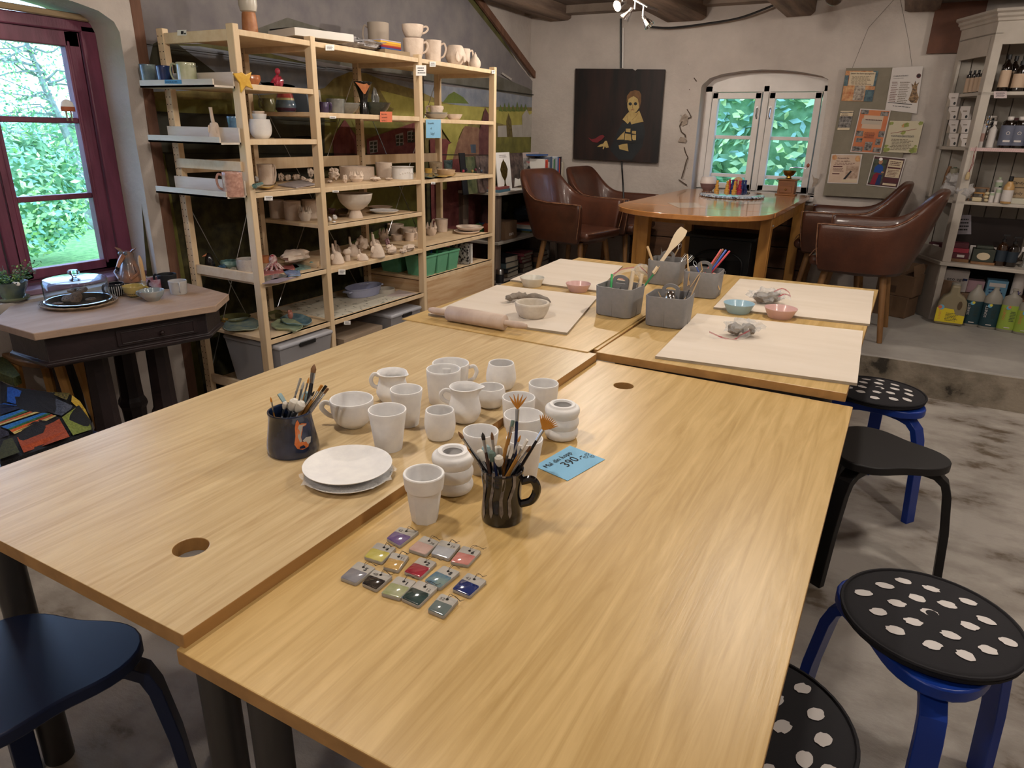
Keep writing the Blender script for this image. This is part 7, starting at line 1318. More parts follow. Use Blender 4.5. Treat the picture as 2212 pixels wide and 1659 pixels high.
# armchairs
lea = M('brown_leather', '40241a', .34, c2='532f20', scale=5, detail=6, bump=.12, bscale=90, coat=.15); worne = M('worn_leather_edge', '8a6448', .6, c2='5a3222', scale=30, detail=6, lo=.4, hi=.62); cleg = M('chair_leg_wood', '6f4c2c', .5, c2='8f683c', scale=3, stretch=(5, 5, .7))
def armchair():
    t = thing('armchair', '', 'armchair', (0, 0, 0), group='brown leather armchairs around the varnished table')
    N = 40; path = []
    for i in range(N+1):
        s = -1+2*i/N; a = abs(s)
        if a > .45: f = (a-.45)/.55; x = .265+.01*f; y = -.10+f*.34
        else: th = (a/.45)*math.pi/2; x = .265*math.sin(th)**.72; y = -.10-.145*math.cos(th)**.72
        h = .685 if a > .50 else .685+.205*(1 if a < .17 else (math.cos((a-.17)/.33*math.pi)+1)/2); k = max(0, (h-.4))
        path.append((math.copysign(x, s) if s else 0, y, h, a))
    rings = []; edge_ = []
    for i, (x, y, h, a) in enumerate(path):
        p0, p1 = path[max(i-1, 0)], path[min(i+1, N)]; tx, ty = p1[0]-p0[0], p1[1]-p0[1]; L = math.hypot(tx, ty); nx, ny = ty/L, -tx/L
        if nx*x+ny*(y+.0) < 0: nx, ny = -nx, -ny
        lean = (h-.42); bx = 1-.02; oy = -.30*max(0, h-.60)*(1 if a < .5 else 0)-.10*(h-.42)*(a < .5); ox = .04*(1 if x > 0 else -1)*(a > .15)
        th = .028; fr = .03 if a > .97 else 0; bot = .40 if a < .96 else .43
        P = lambda u, z, ww: (x*(.93+.07*ww)+nx*u+ox*ww*.3, y+ny*u+oy*ww-fr*(1-ww), z)
        rings.append([P(-th, bot, 0), P(-th, (bot+h)/2, .5), P(-th, h-.012, 1), P(-th*.6, h, 1), P(th*.5, h+.002, 1), P(th, h-.014, 1), P(th, (bot+h)/2, .5), P(th*.8, bot-.02, 0)]); edge_.append(P(th*.75, h-.004, 1))
    B().loft(rings).obj('shell', lea, t, ang=1.1, sub=1)
    B().lathe([(0, .375), (.16, .375), (.245, .40), (.27, .43), (.25, .45), (0, .45)], (0, -.0, 0), 28, sy=.98).obj('seat_base', lea, t, ang=1)
    B().bb((-.235, -.2, .42), (.235, .27, .485)).obj('seat_cushion', lea, t, bev=.03, segs=4)
    B().tube(edge_[:14], .0035, 6).tube(edge_[-14:], .0035, 6).tube([edge_[0], (edge_[0][0]*.98, edge_[0][1]-.01, .55), (edge_[0][0]*.94, edge_[0][1]-.03, .44)], .003, 6).tube([edge_[-1], (edge_[-1][0]*.98, edge_[-1][1]-.01, .55), (edge_[-1][0]*.94, edge_[-1][1]-.03, .44)], .003, 6).obj('worn_piping', worne, t)
    B().tube([(-.22, .268, .478), (0, .275, .484), (.22, .268, .478)], .003, 6).obj('cushion_seam', worne, t)
    for sx in (-1, 1):
        for sy, yy in ((-1, -.15), (1, .17)): B().tube([(sx*.17, yy, .40), (sx*.225, yy+sy*.055, 0)], [.021, .015], 12).obj('leg', cleg, t)
    return t
ch = armchair()
spots = [((-2.27, 5.10, .2), math.radians(-99), 'brown leather armchair nearest the bookshelf, seat worn at the front'), ((-2.19, 5.78, .2), math.radians(-93), 'brown leather armchair between the bookshelf chair and the back wall'), ((-.20, 5.05, .2), math.radians(88), 'brown leather armchair nearest the viewer on the right of the varnished table'), ((-.40, 5.76, .2), math.radians(90), 'brown leather armchair against the bulletin board')]
for i, (l, rz, lb) in enumerate(spots):
    o = ch if i == 0 else copy_tree(ch); place(o, l, rz, lb, s=1.05)
# portrait painting
pd = thing('wooden_painting', 'dark old painting on wood of a pale figure with wide collar holding a small ship', 'painting', (-2.39, 6.12, 1.18))
q = [X(*v, y=6.095) for v in ((1238, 343), (1420, 352), (1436, 150), (1376, 149.5), (1372, 153), (1366, 149), (1243, 148))]; B().prism(q, (0, .02, 0)).obj('wood_panel', M('painting_dark', '0f0b0c', .55, c2='2a1814', scale=4, stretch=(3, 3, .5)), pd, world=True, smooth=False)
a = px_art(dict(y=6.094), (0, -1, 0)); z_ = lambda l: [(1230+x/4.14, 130+y/4.14) for x, y in l]; skin = M('old_paint_cream', '9c8350', .5, c2='ae9660', scale=20); hairp = M('old_paint_hair', '5c4024', .5, c2='705030', scale=20); coat = M('old_paint_coat', '14161a', .6, c2='1d2226', scale=8)
a.poly(z_([(440, 890), (360, 800), (430, 640), (470, 560), (560, 560), (660, 560), (680, 640), (650, 780), (560, 890)]), coat)
a.poly(z_([(475, 530), (510, 485), (530, 465), (600, 470), (625, 450), (645, 500), (663, 550), (610, 560), (555, 575), (543, 545), (522, 572), (495, 545)]), skin)
a.poly(z_([(512, 380), (515, 320), (545, 280), (585, 268), (625, 275), (643, 310), (642, 370), (628, 430), (612, 340), (575, 318), (530, 345)]), hairp)
a.poly(z_([(518, 385), (530, 345), (575, 320), (612, 345), (620, 385), (625, 425), (600, 460), (568, 475), (535, 462), (520, 425)]), skin)
a.disc(*z_([(545, 391)])[0], 3.6, coat, n=10); a.disc(*z_([(592, 390)])[0], 3.6, coat, n=10); a.line(z_([(568, 395), (564, 430), (574, 432)]), .8, hairp); a.line(z_([(552, 445), (566, 442), (582, 446)]), 1.2, M('old_paint_red', '6b2028', .5)); a.line(z_([(515, 500), (525, 545)]), .6, hairp); a.line(z_([(560, 535), (590, 510), (615, 470)]), .6, hairp)
for p in ([(505, 612), (548, 612), (545, 645), (505, 640)], [(562, 632), (598, 634), (596, 662), (560, 655)], [(500, 655), (550, 662), (556, 722), (525, 715), (495, 715)], [(562, 668), (598, 668), (596, 715), (570, 715), (562, 700)], [(425, 710), (460, 670), (497, 635), (490, 710)]): a.poly(z_(p), skin)
a.poly(z_([(420, 722), (600, 722), (590, 742), (440, 745)]), ink)
a.poly(z_([(170, 690), (200, 708), (235, 700), (270, 675), (300, 668), (318, 682), (290, 712), (250, 738), (210, 732), (190, 715)]), M('old_paint_red', '6b2028', .5))
a.poly(z_([(250, 775), (275, 755), (305, 745), (320, 722), (338, 722), (354, 780), (330, 785), (318, 770), (308, 797), (298, 792), (305, 770), (275, 775)]), skin); a.poly(z_([(442, 762), (480, 750), (520, 745), (530, 815), (480, 803), (450, 795), (445, 778)]), skin)
a.obj('painted_figure', pd)
# ---------------- bulletin board ----------------
bb = thing('bulletin_board', 'large grey board hung on wires between window and cabinet', 'board', (-.35, 6.12, .99))
gbm = M('grey_board_paint', '6d6658', .8, c2='7d7566', scale=5, detail=8, bump=.1); q = [X(*v, y=6.10) for v in ((1777, 422), (1930, 430), (1992, 145), (1828, 147))]; B().prism(q, (0, .022, 0)).obj('board_panel', gbm, bb, world=True, smooth=False)
B().tube([X(1841, 147, y=6.11), X(1876, 60, y=6.12), X(1930, 0, y=6.1), X(1943, -20, y=6.1)], .0012, 5).tube([X(1970, 143, y=6.11), X(1963, 90, y=6.12), X(1945, 0, y=6.1), X(1943, -20, y=6.1)], .0012, 5).obj('hanging_wire', thread, bb, world=True)
def poster(q0, oy, label, base, name='poster', y=6.094):
    """poster from its four picture corners (TL, TR, BR, BL)"""
    c = [X(1732+x/6.9125, oy+v/6.9125, y=y) for x, v in q0]; t = thing(name, label, 'poster', c[3], group='posters pinned on the grey board'); B().prism([c[3], c[2], c[1], c[0]], (0, .0012, 0)).obj('paper', base, t, world=True, smooth=False)
    a = Art((0, 0, 0), (1, 0, 0), (0, 1, 0), (0, -1, 0), base=.0006, step=.0002); a.P = lambda s, v: c[0]*(1-s)*(1-v)+c[1]*s*(1-v)+c[2]*s*v+c[3]*(1-s)*v
    def tx(s_, x, v, h, m=ink, sq=1.0, al='LEFT'): H = (c[0]-c[3]).length; p = a.P(x, v)+Vector((0, -.0035, 0)); text(s_, p, c[1]-c[0], c[0]-c[3], h*H, m, t, squash=sq, align=al)
    return t, a, tx
def photo(a, s0, v0, s1, v1, m): a.rect(s0, v0, s1, v1, m)
wc1 = M('watercolour_rust', 'a0603c', .7, c2='c49a6c', scale=30); wc2 = M('watercolour_teal', '26384a', .7, c2='5c7478', scale=25); cr = M('cream_panel', 'bfae94', .8); pcol = M('craft_photo', '5a4a44', .6, c2='b0a494', scale=40); orp = M('orange_poster', 'a85a3c', .7, c2='c07a4c', scale=4); wp_ = M('ivory_poster', 'b5ab94', .8); pkp = M('pinkish_poster', 'b59c88', .8, c2='c2ac9a', scale=8); mrn = M('maroon_print', '4a1c22', .7); grn_ = M('olive_print', '6b7438', .7, c2='8f9650', scale=40); dph = M('dark_photo', '23201f', .6, c2='8a8480', scale=50)
t, a, tx = poster([(660, 365), (1145, 370), (1050, 825), (590, 815)], 100, 'poster headed Sykurs for barn og ungdom with rust and teal watercolour', wc1); a.rect(.0, .15, .12, .5, wc2); a.rect(.85, 0, 1, .5, wc2); a.rect(.72, .62, 1, 1, wc2); a.rect(.14, .03, .93, .48, cr); a.rect(.36, .48, .70, .98, pcol); a.scribble(.2, .16, .88, .46, 7, M('faint_print', '6b5f50', .8)); a.obj('print', t); tx('Sykurs for barn og ungdom', .16, .11, .075, sq=.92)
t, a, tx = poster([(1355, 320), (1812, 297), (1715, 1003), (1245, 950)], 100, 'tall white poster headed STABBURSATELIERET with a bouquet drawing', M('white_poster', 'bdb6b2', .8)); a.scribble(.06, .32, .3, .8, 12, M('brown_print', '6b4a44', .8)); a.scribble(.32, .32, .66, .8, 12, M('faint_print', '6b5f50', .8)); a.disc(.9, .2, .075, mrn, .05, 16); a.disc(.9, .2, .045, ink, .03, 12); a.rect(.04, .81, .82, .825, ink); a.scribble(.2, .87, .9, .9, 1, ink)
a.poly([(.72, .62), (.68, .72), (.78, .78), (.95, .78), (1.0, .66), (.92, .55), (.9, .42), (.95, .33), (.86, .38), (.82, .3), (.78, .4), (.70, .36), (.76, .48)], M('bouquet_print', '3a302a', .8, c2='9a7c5c', scale=60)); a.obj('print', t); tx('STABBURSATELIERET', .08, .215, .042, sq=.86); tx('Kursoversikt sommer', .1, .26, .026, sq=1)
t, a, tx = poster([(580, 965), (775, 965), (710, 1250), (530, 1250)], 100, 'smallest leaflet on the grey board with a dim photo', dph); a.rect(0, .1, 1, .28, cr); a.rect(0, .88, 1, 1, cr); a.rect(0, 0, 1, .06, cr); a.scribble(.1, .12, .75, .26, 2, ink); a.obj('print', t)
t, a, tx = poster([(875, 930), (1330, 955), (1180, 1605), (722, 1580)], 100, 'orange poster with a frame of small photographs', M('white_poster', 'bdb6b2', .8)); a.rect(.03, .02, .97, .98, orp); a.rect(.18, .14, .82, .44, M('pale_panel', 'b8a28e', .8)); a.rect(.14, .22, .78, .34, M('grey_panel', 'a89c8e', .8))
for r_ in ((.05, .02, .3, .12), (.7, .04, .95, .14), (.05, .5, .28, .62), (.78, .48, .97, .62), (.1, .66, .3, .76), (.74, .66, .9, .8), (.42, .74, .66, .94), (.04, .86, .38, .97), (.72, .86, .97, .97)): a.rect(*r_, dph)
a.scribble(.32, .52, .68, .66, 5, mrn, fill=.9); a.scribble(.25, .22, .8, .26, 1, mrn, fill=.95); a.obj('print', t)
t, a, tx = poster([(1320, 1110), (1820, 1120), (1712, 1595), (1215, 1580)], 100, 'ivory poster headed FANTASIVERKSTEDET with leafy corners', wp_)
for x, v, rr in ((.05, .08, .07), (.93, .06, .08), (.5, .12, .1), (.05, .8, .06), (.07, .92, .09), (.9, .92, .12), (.93, .78, .05), (.47, .37, .07)): a.disc(x, v, rr, grn_, rr*.8, 9, .4)
a.poly([(.38, .2), (.43, .07), (.46, .2)], wc1); a.scribble(.15, .56, .88, .93, 8, M('faint_print', '6b5f50', .8), fill=.7); a.line([(.1, .4), (.85, .24)], .012, M('maroon_thin', '7a3038', .8)); a.obj('print', t); tx('FANTASIVERKSTEDET', .14, .51, .085, M('slate_print', '2c3448', .8), sq=.82)
t, a, tx = poster([(445, 365), (905, 370), (835, 810), (378, 800)], 280, 'pinkish poster headed Keramikk for barn og ungdom', M('white_poster', 'bdb6b2', .8)); a.rect(.03, .03, .97, .97, pkp); a.disc(.12, .12, .09, wc1, .09, 9, .3); a.disc(.88, .16, .09, wc1, .1, 9, .3); a.scribble(.12, .28, .9, .38, 2, M('brown_print', '6b4a44', .8)); a.rect(.12, .4, .42, .44, mrn); a.rect(.12, .65, .36, .68, mrn); a.scribble(.12, .46, .5, .6, 3, M('brown_print', '6b4a44', .8)); a.rect(.55, .4, .95, .82, M('clay_photo', '8f7460', .7, c2='b59c8a', scale=40)); a.poly([(.5, .85), (.7, .55), (.75, .58), (.58, .85)], ink); a.rect(.48, .86, .95, .95, cr); a.obj('print', t); tx('Keramikk for', .22, .16, .075, mrn, .95); tx('barn og ungdom', .2, .25, .075, mrn, .9)
t, a, tx = poster([(1080, 385), (1558, 430), (1430, 880), (962, 830)], 280, 'maroon poster showing a woman in blue top and red skirt', M('white_poster', 'bdb6b2', .8)); a.rect(.03, .03, .97, .97, M('maroon_bg', '3c2428', .8, c2='4c3034', scale=10)); a.rect(.03, .1, .45, .9, M('garden_photo', '2a3028', .7, c2='4a5040', scale=30)); a.rect(.5, .08, .94, .66, cr); a.poly([(.1, .95), (.14, .62), (.22, .55), (.38, .58), (.42, .9), (.3, .95)], M('red_skirt', '7a1c30', .8)); a.poly([(.26, .95), (.3, .6), (.4, .6), (.42, .95)], M('navy_cloth', '1c2c58', .8)); a.poly([(.12, .55), (.12, .38), (.2, .28), (.3, .28), (.38, .34), (.4, .52), (.34, .56), (.22, .54)], M('blue_top', '1f4488', .8)); a.disc(.26, .19, .065, M('skin_print', 'a5765a', .8), .08, 12); a.disc(.24, .1, .06, paper, .05, 10); a.disc(.4, .52, .05, M('skin_print', 'a5765a', .8), .03, 8)
a.scribble(.54, .12, .9, .28, 3, mrn, fill=.9); a.rect(.52, .32, .92, .37, mrn); a.scribble(.54, .4, .9, .64, 5, M('brown_print', '6b4a44', .8)); a.rect(.48, .7, .95, .82, mrn); a.rect(.5, .86, .92, .93, cr); a.obj('print', t)
o = B().bb((X(2010, 70, y=6.12).x, 6.105, 1.985), (.22, 6.12, 2.30)).obj('hardboard_sheet', M('brown_hardboard', '4a2a1c', .7, c2='5a3523', scale=6), None, loc=(0, 6.11, 2.1), world=True); tag(o, 'brown hardboard panel on the wall above the cabinet corner', 'panel')
# ---------------- white cabinet with wares ----------------
cwm = M('aged_white_paint', 'a59c92', .55, c2='b3aaa0', scale=6, detail=6, bump=.05); cback = M('panelled_back', '8d867d', .7, c2='9a938a', scale=5)
A0, C0, D0 = Vector((.105, 6.10, 0)), Vector((.287, 5.71, 0)), Vector((1.45, 5.60, 0)); E0, F0 = Vector((1.45, 6.12, 0)), Vector((.105, 6.12, 0))
cab = thing('corner_cabinet', 'tall white painted cabinet with slanted side bay, moulded top and open shelves of wares', 'cabinet', (.75, 5.86, .2))
def Z(v, z): return Vector((v.x, v.y, z))
def ring_(z, o=0.0): n1 = Vector((-(C0-A0).y, (C0-A0).x, 0)).normalized(); n1 = n1 if n1.x < 0 else -n1; n2 = Vector((.09, -1, 0)).normalized(); return [Z(A0+n1*o, z), Z(C0+(n1+n2)*.6*o, z), Z(D0+n2*o, z), Z(E0, z), Z(F0+n1*o, z)]
def plate_(z0, z1, nm='shelf_board', o=0): return B().loft([ring_(z0, o), ring_(z1, o)]).obj(nm, cwm, cab, world=True, smooth=False, bev=.003)
CZ = [.615, 1.03, 1.375, 1.715]
plate_(.59, .615, 'counter_top', .02)
for z in CZ[1:]: plate_(z-.022, z)
B().loft([ring_(2.05), ring_(2.12), ring_(2.125, .012), ring_(2.14, .015), ring_(2.15, .03), ring_(2.165, .03), ring_(2.175, .05), ring_(2.19, .05)]).obj('moulded_top', cwm, cab, world=True, smooth=False)
b = B(); dv = (C0-A0).normalized(); nv = Vector((-dv.y, dv.x, 0)) 
def stile(p, q, z0, z1, th=.02): d = (q-p); n = Vector((-d.y, d.x, 0)).normalized()*th; return B().prism([Z(p, z0), Z(q, z0), Z(q+n, z0), Z(p+n, z0)], (0, 0, z1-z0))
for p, q in ((A0, A0+dv*.045), (C0-dv*.05, C0), (C0, C0+(D0-C0).normalized()*.05)): stile(p, q, .615, 2.06).obj('face_stile', cwm, cab, world=True, bev=.002)
stile(A0+dv*.04, C0-dv*.04, 1.93, 2.06).obj('face_rail', cwm, cab, world=True); stile(A0+dv*.04, C0-dv*.04, .615, .70).obj('face_rail', cwm, cab, world=True); stile(C0+Vector((.04, -.004, 0)), D0, 1.99, 2.06).obj('face_rail', cwm, cab, world=True)
stile(A0, C0, .2, .59).obj('base_side', cwm, cab, world=True); stile(C0, C0+(D0-C0).normalized()*.035, .2, .59).obj('base_stile', cwm, cab, world=True)
for i in range(14): B().bb((.115+i*.096, 6.10, .62), (.115+i*.096+.092, 6.118, 2.06)).obj('back_plank', cback, cab, world=True, bev=.003)
B().bb((.2, 6.09, .2), (1.4, 6.1, .59)).obj('back_panel', M('shaded_inside', '1a1513', .9), cab, world=True)  # near-black colour paints in the shade of the open space under the counter
trimr = M('red_white_trim', 'b08080', .8, c2='c9bcb8', scale=60, stretch=(1, 1, .3), kind='wave', lo=.4, hi=.6); B().loft([[Z(C0+Vector((.01, -.003, 0)), 1.352), Z(D0+Vector((0, -.003, 0)), 1.352)], [Z(C0+Vector((.01, -.003, 0)), 1.374), Z(D0+Vector((0, -.003, 0)), 1.374)]], (0, 0), closed=False).obj('striped_trim', trimr, cab, world=True)
def ci(px, py, y, z): p = X(px, py, y=y); return Vector((p.x, y, z+.0008))
def cbox(label, px, y, z, w, d, ty, mat, name='box', cat='box', rz=.0, art=None, group=None, h=None):
    p = ci(px, 400, y, z); x0 = p.x
    for i in range(6): p.x += (px-PR(p)[0])*PR(p)[2]/FPX/1.1
    H = h or VH(p, ty); t = thing(name, label, cat, p, (0, 0, rz), group); B().box((0, 0, H/2), (w, d, H)).obj('box_body', mat, t, bev=.002)
    if art: a = Art((-w/2, -d/2, 0), (w, 0, 0), (0, 0, H), (0, -1, 0), base=.0008); art(a, t, w, d, H); a.obj('box_print', t, world=False) if a.b.v else None
    return t
amber = M('amber_glass', '140c08', .1, coat=1); bl_ = M('beige_label', 'b39a84', .7); wl_ = M('white_label', 'c2bab6', .7)
BOT = [(.9, 0), (1, .02), (1, .62), (.92, .72), (.42, .80), (.36, .84), (.36, .9), (.4, .91), (.4, 1), (.0, 1)]
def bottle(label, px, y, z, ty, r, mat, lmat=None, cap=None, cat='bottle', group=None, prof=BOT, lz=(.12, .58), name='bottle', sy=1, capz=.88, art=None):
    p = ci(px, 400, y, z)
    for i in range(6): p.x += (px-PR(p)[0])*PR(p)[2]/FPX/1.1
    H = VH(p, ty); t = thing(name, label, cat, p, group=group); B().lathe([(a_*r, b_*H) for a_, b_ in prof if b_ <= capz or not cap]+([(0, capz*H)] if cap else []), (0, 0, 0), 22, sy=sy).obj('bottle_body', mat, t)
    if cap: B().lathe([(r*.42, H*(capz-.01)), (r*.42, H), (0, H)], (0, 0, 0), 16).obj('cap', cap, t)
    if lmat: B().lathe([(r*1.012, H*lz[0]), (r*1.012, H*lz[1])], (0, 0, 0), 22, sy=sy).obj('label_wrap', lmat, t)
    if art: art(t, r, H)
    return t
# shelf of dark bottles
for i, (px, y, ty, r, n_) in enumerate(((2163, 5.75, 118, .03, 'tall front left'), (2178, 5.86, 121, .028, 'rear middle'), (2195, 5.74, 132, .036, 'squat front'), (2215, 5.78, 118, .032, 'right front'))): bottle(n_+' dark bottle with beige label on the upper cabinet shelf', px, y, CZ[3], ty, r, amber, bl_, dark, group='dark bottles in the cabinet')
for i in range(5): bottle(['first', 'second', 'third', 'fourth', 'fifth'][i]+' from the left of the small dark bottles in the slanted bay', 2086+i*9.5, 6.0-i*.05, CZ[3], 153-i*1.0, .018, amber, bl_, dark, group='small dark bottles in the slanted bay', prof=[(.95, 0), (1, .02), (1, .8), (.6, .84), (.6, 1), (0, 1)], lz=(.05, .68))
tagcard(2147, 197, 2175, 212, M('pink_white_card', 'b8a8a8', .8), 5, 'small printed card hanging from the upper cabinet shelf', 'price_card', pl=dict(y=5.685))
# white boxes
def wa(a, t, w, d, H): a.poly([(0, 0), (.35, 0), (.3, .4), (0, .75)], M('taupe_curve', '8f8478', .7)); a.disc(.78, .22, .12, dark, .12, 12); a.rect(.35, .6, .75, .66, M('faint_print', '6b5f50', .8))
for (px, y, k, n_) in ((2058, 5.98, 0, 'bottom left'), (2063, 5.98, 1, 'second left'), (2068, 5.98, 2, 'third left'), (2074, 5.98, 3, 'top left'), (2082, 5.90, 0, 'bottom right'), (2088, 5.90, 1, 'second right'), (2094, 5.90, 2, 'top right')): cbox(n_+' white box with dark dot stacked in the slanted bay', 2058 if 'left' in n_ else 2083, y, CZ[2]+k*.0865, .062, .06, 0, wl_, group='white boxes stacked in the slanted bay', rz=-.35, art=wa, h=.085)
for k in range(5): p = ci(2130, 300, 5.93, CZ[2]+.045+k*.031); t = thing('tin', ['bottom', 'second', 'third', 'fourth', 'top'][k]+' of the silver tins stacked on the middle cabinet shelf', 'tin', p, group='silver tins in the cabinet'); B().lathe([(.038, 0), (.039, .002), (.039, .02), (.041, .021), (.041, .03), (0, .0305)], (0, 0, 0), 26).obj('tin_body', chrome, t)
o = B().lathe([(.036, 0), (.036, .044), (0, .0445)], (0, 0, 0), 20).obj('glass_jar', M('jar_glass', 'b0aaa4', .2, alpha=.6), None, loc=ci(2130, 300, 5.93, CZ[2])); tag(o, 'clear jar under the stack of silver tins', 'jar')
bottle('slim white bottle with pink round label beside the tins', 2115, 5.80, CZ[2], 268, .018, wl_, M('pink_label', 'a5847a', .7), None, prof=[(1, 0), (1, .85), (.5, .88), (.5, 1), (0, 1)], lz=(.25, .6)); bottle('white spray bottle with ring logo beside the dark refill bottles', 2137, 5.77, CZ[2], 262, .024, wl_, None, wl_, prof=[(1, 0), (1, .7), (.4, .8), (.35, 1), (0, 1)])
bg_ = M('blue_grey_label', '5c5f70', .7)
def oart(t, r, H): text('O', (-.012, -r*1.06, H*.42), (1, 0, 0), (0, 0, 1), .03, wl_, t, world=False); B().box((0, -r*1.03, H*.22), (r*.9, .002, H*.06)).obj('white_strip', wl_, t)
for i, (px, n_) in enumerate(((2168, 'left'), (2192, 'middle'), (2222, 'right'))): bottle(n_+' dark refill bottle with white cap and blue-grey label', px, 5.73, CZ[2], 252, .042, amber, bg_, wl_, group='dark refill bottles in the cabinet', prof=[(.95, 0), (1, .02), (1, .76), (.8, .86), (.5, .9), (.5, 1), (0, 1)], lz=(.08, .72), capz=.9, art=oart)
t = thing('round_sign', 'small dark red round sign behind the refill bottles', 'sign', ci(2196, 260, 6.02, CZ[2]+.08)); B().lathe([(.06, 0), (.06, .006), (0, .007)], (0, 0, .05), 28, R=rotm((math.radians(90), 0, 0))).obj('sign_disc', mrn, t)
# third shelf
def jar(label, px, y, z, ty, r, mat, lid, **k): return bottle(label, px, y, z, ty, r, mat, None, lid, cat='jar', name='jar', prof=[(.95, 0), (1, .03), (1, .8), (.8, .86), (.8, 1), (0, 1)], **k)
t = thing('wooden_brush', 'dark wooden dish brush leaning in the slanted bay', 'brush', ci(2038, 400, 6.03, CZ[1])); B().tube([(0, 0, .003), (0, 0, .06), (.01, .01, .16), (.015, .01, .21)], [.018, .022, .028, .02], 10, flat=.6).obj('brush_handle', ow, t)
for i, (px, y, dz, n_) in enumerate(((2050, 5.97, 0, 'lower'), (2057, 5.96, .075, 'upper'))):
    b = B(); b.ball((0, 0, .045), (.05, .04, .045), 16, 10, lump=.5, seed=i); mz = min(v.z for v in b.v); b.v = [v-Vector((0, 0, mz)) for v in b.v]; tag(b.obj('wrapped_soap', M('white_tissue', 'a39e9c', .6, bump=.8, bscale=60), None, loc=ci(px, 400, y, CZ[1]+dz)), n_+' soap wrapped in white tissue in the slanted bay', 'soap', 'wrapped soaps')
jar('square jar with green lid on the wrapped soaps', 2060, 5.97, CZ[1]+.155, 361, .028, M('pale_jar', '8a8472', .5), M('green_lid', '4f5f50', .5))
b = B(); b.ball((0, 0, .05), (.05, .04, .05), 16, 10, lump=.5, seed=9); mz = min(v.z for v in b.v); b.v = [v-Vector((0, 0, mz)) for v in b.v]; tag(b.obj('wrapped_soap', MATS['white_tissue'], None, loc=ci(2088, 400, 5.74, CZ[1])), 'soap wrapped in white tissue at the left end of the main shelf', 'soap', 'wrapped soaps')
for k, (px, y, dz, w, n_, m) in enumerate(((2112, 5.80, 0, .09, 'lower wooden soap rack', ow), (2116, 5.80, .03, .09, 'middle wooden soap rack', lw), (2122, 5.86, .06, .09, 'upper wooden soap rack', ow))):
    p = ci(px, 400, y, CZ[1]+dz); t = thing('soap_rack', n_+' of the pile on the cabinet shelf', 'rack', p, group='wooden soap racks'); b = B()
    for i in range(5): b.box((0, -.03+i*.015, .022), (w, .008, .006))
    b.obj('rack_slats', m, t); b = B().box((-w*.4, 0, .009), (.008, .07, .018)).box((w*.4, 0, .009), (.008, .07, .018)); b.obj('rack_runners', m, t)
cs = M('cream_soap', 'b8a888', .5); tag(B().box((0, 0, .014), (.055, .035, .028)).obj('soap_bar', cs, None, loc=ci(2110, 430, 5.72, CZ[1]), bev=.006), 'cream soap bar in front of the wooden racks', 'soap')
for i, (px, dz) in enumerate(((2131, 0), (2129, .022), (2130, .044))): o = B().ball((0, 0, .011), (.016, .016, .011), 12, 8).obj('soap_ball', cs, None, loc=ci(px, 430, 5.73, CZ[1]+dz)); tag(o, ['lowest', 'middle', 'upper'][i]+' of three cream soap balls beside the racks', 'soap', 'cream soap balls')
gtl = M('pale_green_label', '9aa58c', .6)
for px, y, ty, r, c_, n_ in ((2139, 5.72, 412, .014, dark, 'short white tube with dark green cap'), (2152, 5.73, 402, .018, M('dark_green_cap', '24382c', .5), 'white tube with green band and dark foot'), (2148, 5.82, 383, .022, gtl, 'tall white tube with green band behind')): bottle(n_+' on the cabinet shelf', px, y, CZ[1], ty, r, wl_, gtl, c_, prof=[(1, 0), (1, .85), (1, 1), (0, 1)], lz=(.6, .8), cat='tube', name='tube', capz=.93)
bottle('orange-beige liquid bottle with white label and dark cap on the cabinet shelf', 2171, 5.70, CZ[1], 381, .031, M('peach_liquid', 'b08a58', .2, coat=.5), wl_, dark, prof=[(.95, 0), (1, .02), (1, .6), (.85, .68), (.6, .74), (.55, .8), (.55, 1), (0, 1)], lz=(.08, .5), capz=.84)
for px, y, dz, h_, c1, n_, tx_ in ((2200, 5.74, 0, .035, 'b5b0a0', 'white and green flat package', None), (2198, 5.80, .036, .06, '9a8468', 'tan carton with Candy lettering, lower', 'Candy'), (2202, 5.84, .10, .06, '8f7a5c', 'tan carton with Candy lettering, upper', 'Candy')):
    t = cbox(n_+' on the cabinet shelf', px, y, CZ[1]+dz, .12, .08, 0, M('carton_'+c1, c1, .7), name='carton', h=h_)
    if tx_: text(tx_, (-.05, -.0415, .02), (1, 0, 0), (0, 0, 1), .026, ink, t, world=False)
t = thing('hanging_tag', 'small wooden bottle tag hanging on a red string from the cabinet post', 'tag', ci(2089, 385, 5.69, 1.17)); B().lathe([(.012, 0), (.013, .002), (.013, .03), (.008, .04), (.008, .05), (0, .05)], (0, 0, 0), 14).obj('tag_body', M('pale_wood_tag', 'b09a74', .7), t); B().tube([(0, 0, .045), (.008, 0, .1), (.006, 0, .16), (.01, 0, .21)], .0018, 6).tube([(.002, 0, .045), (.016, 0, .1), (.008, 0, .16)], .0015, 6).obj('red_string', M('red_string', '7a2c2a', .8), t)
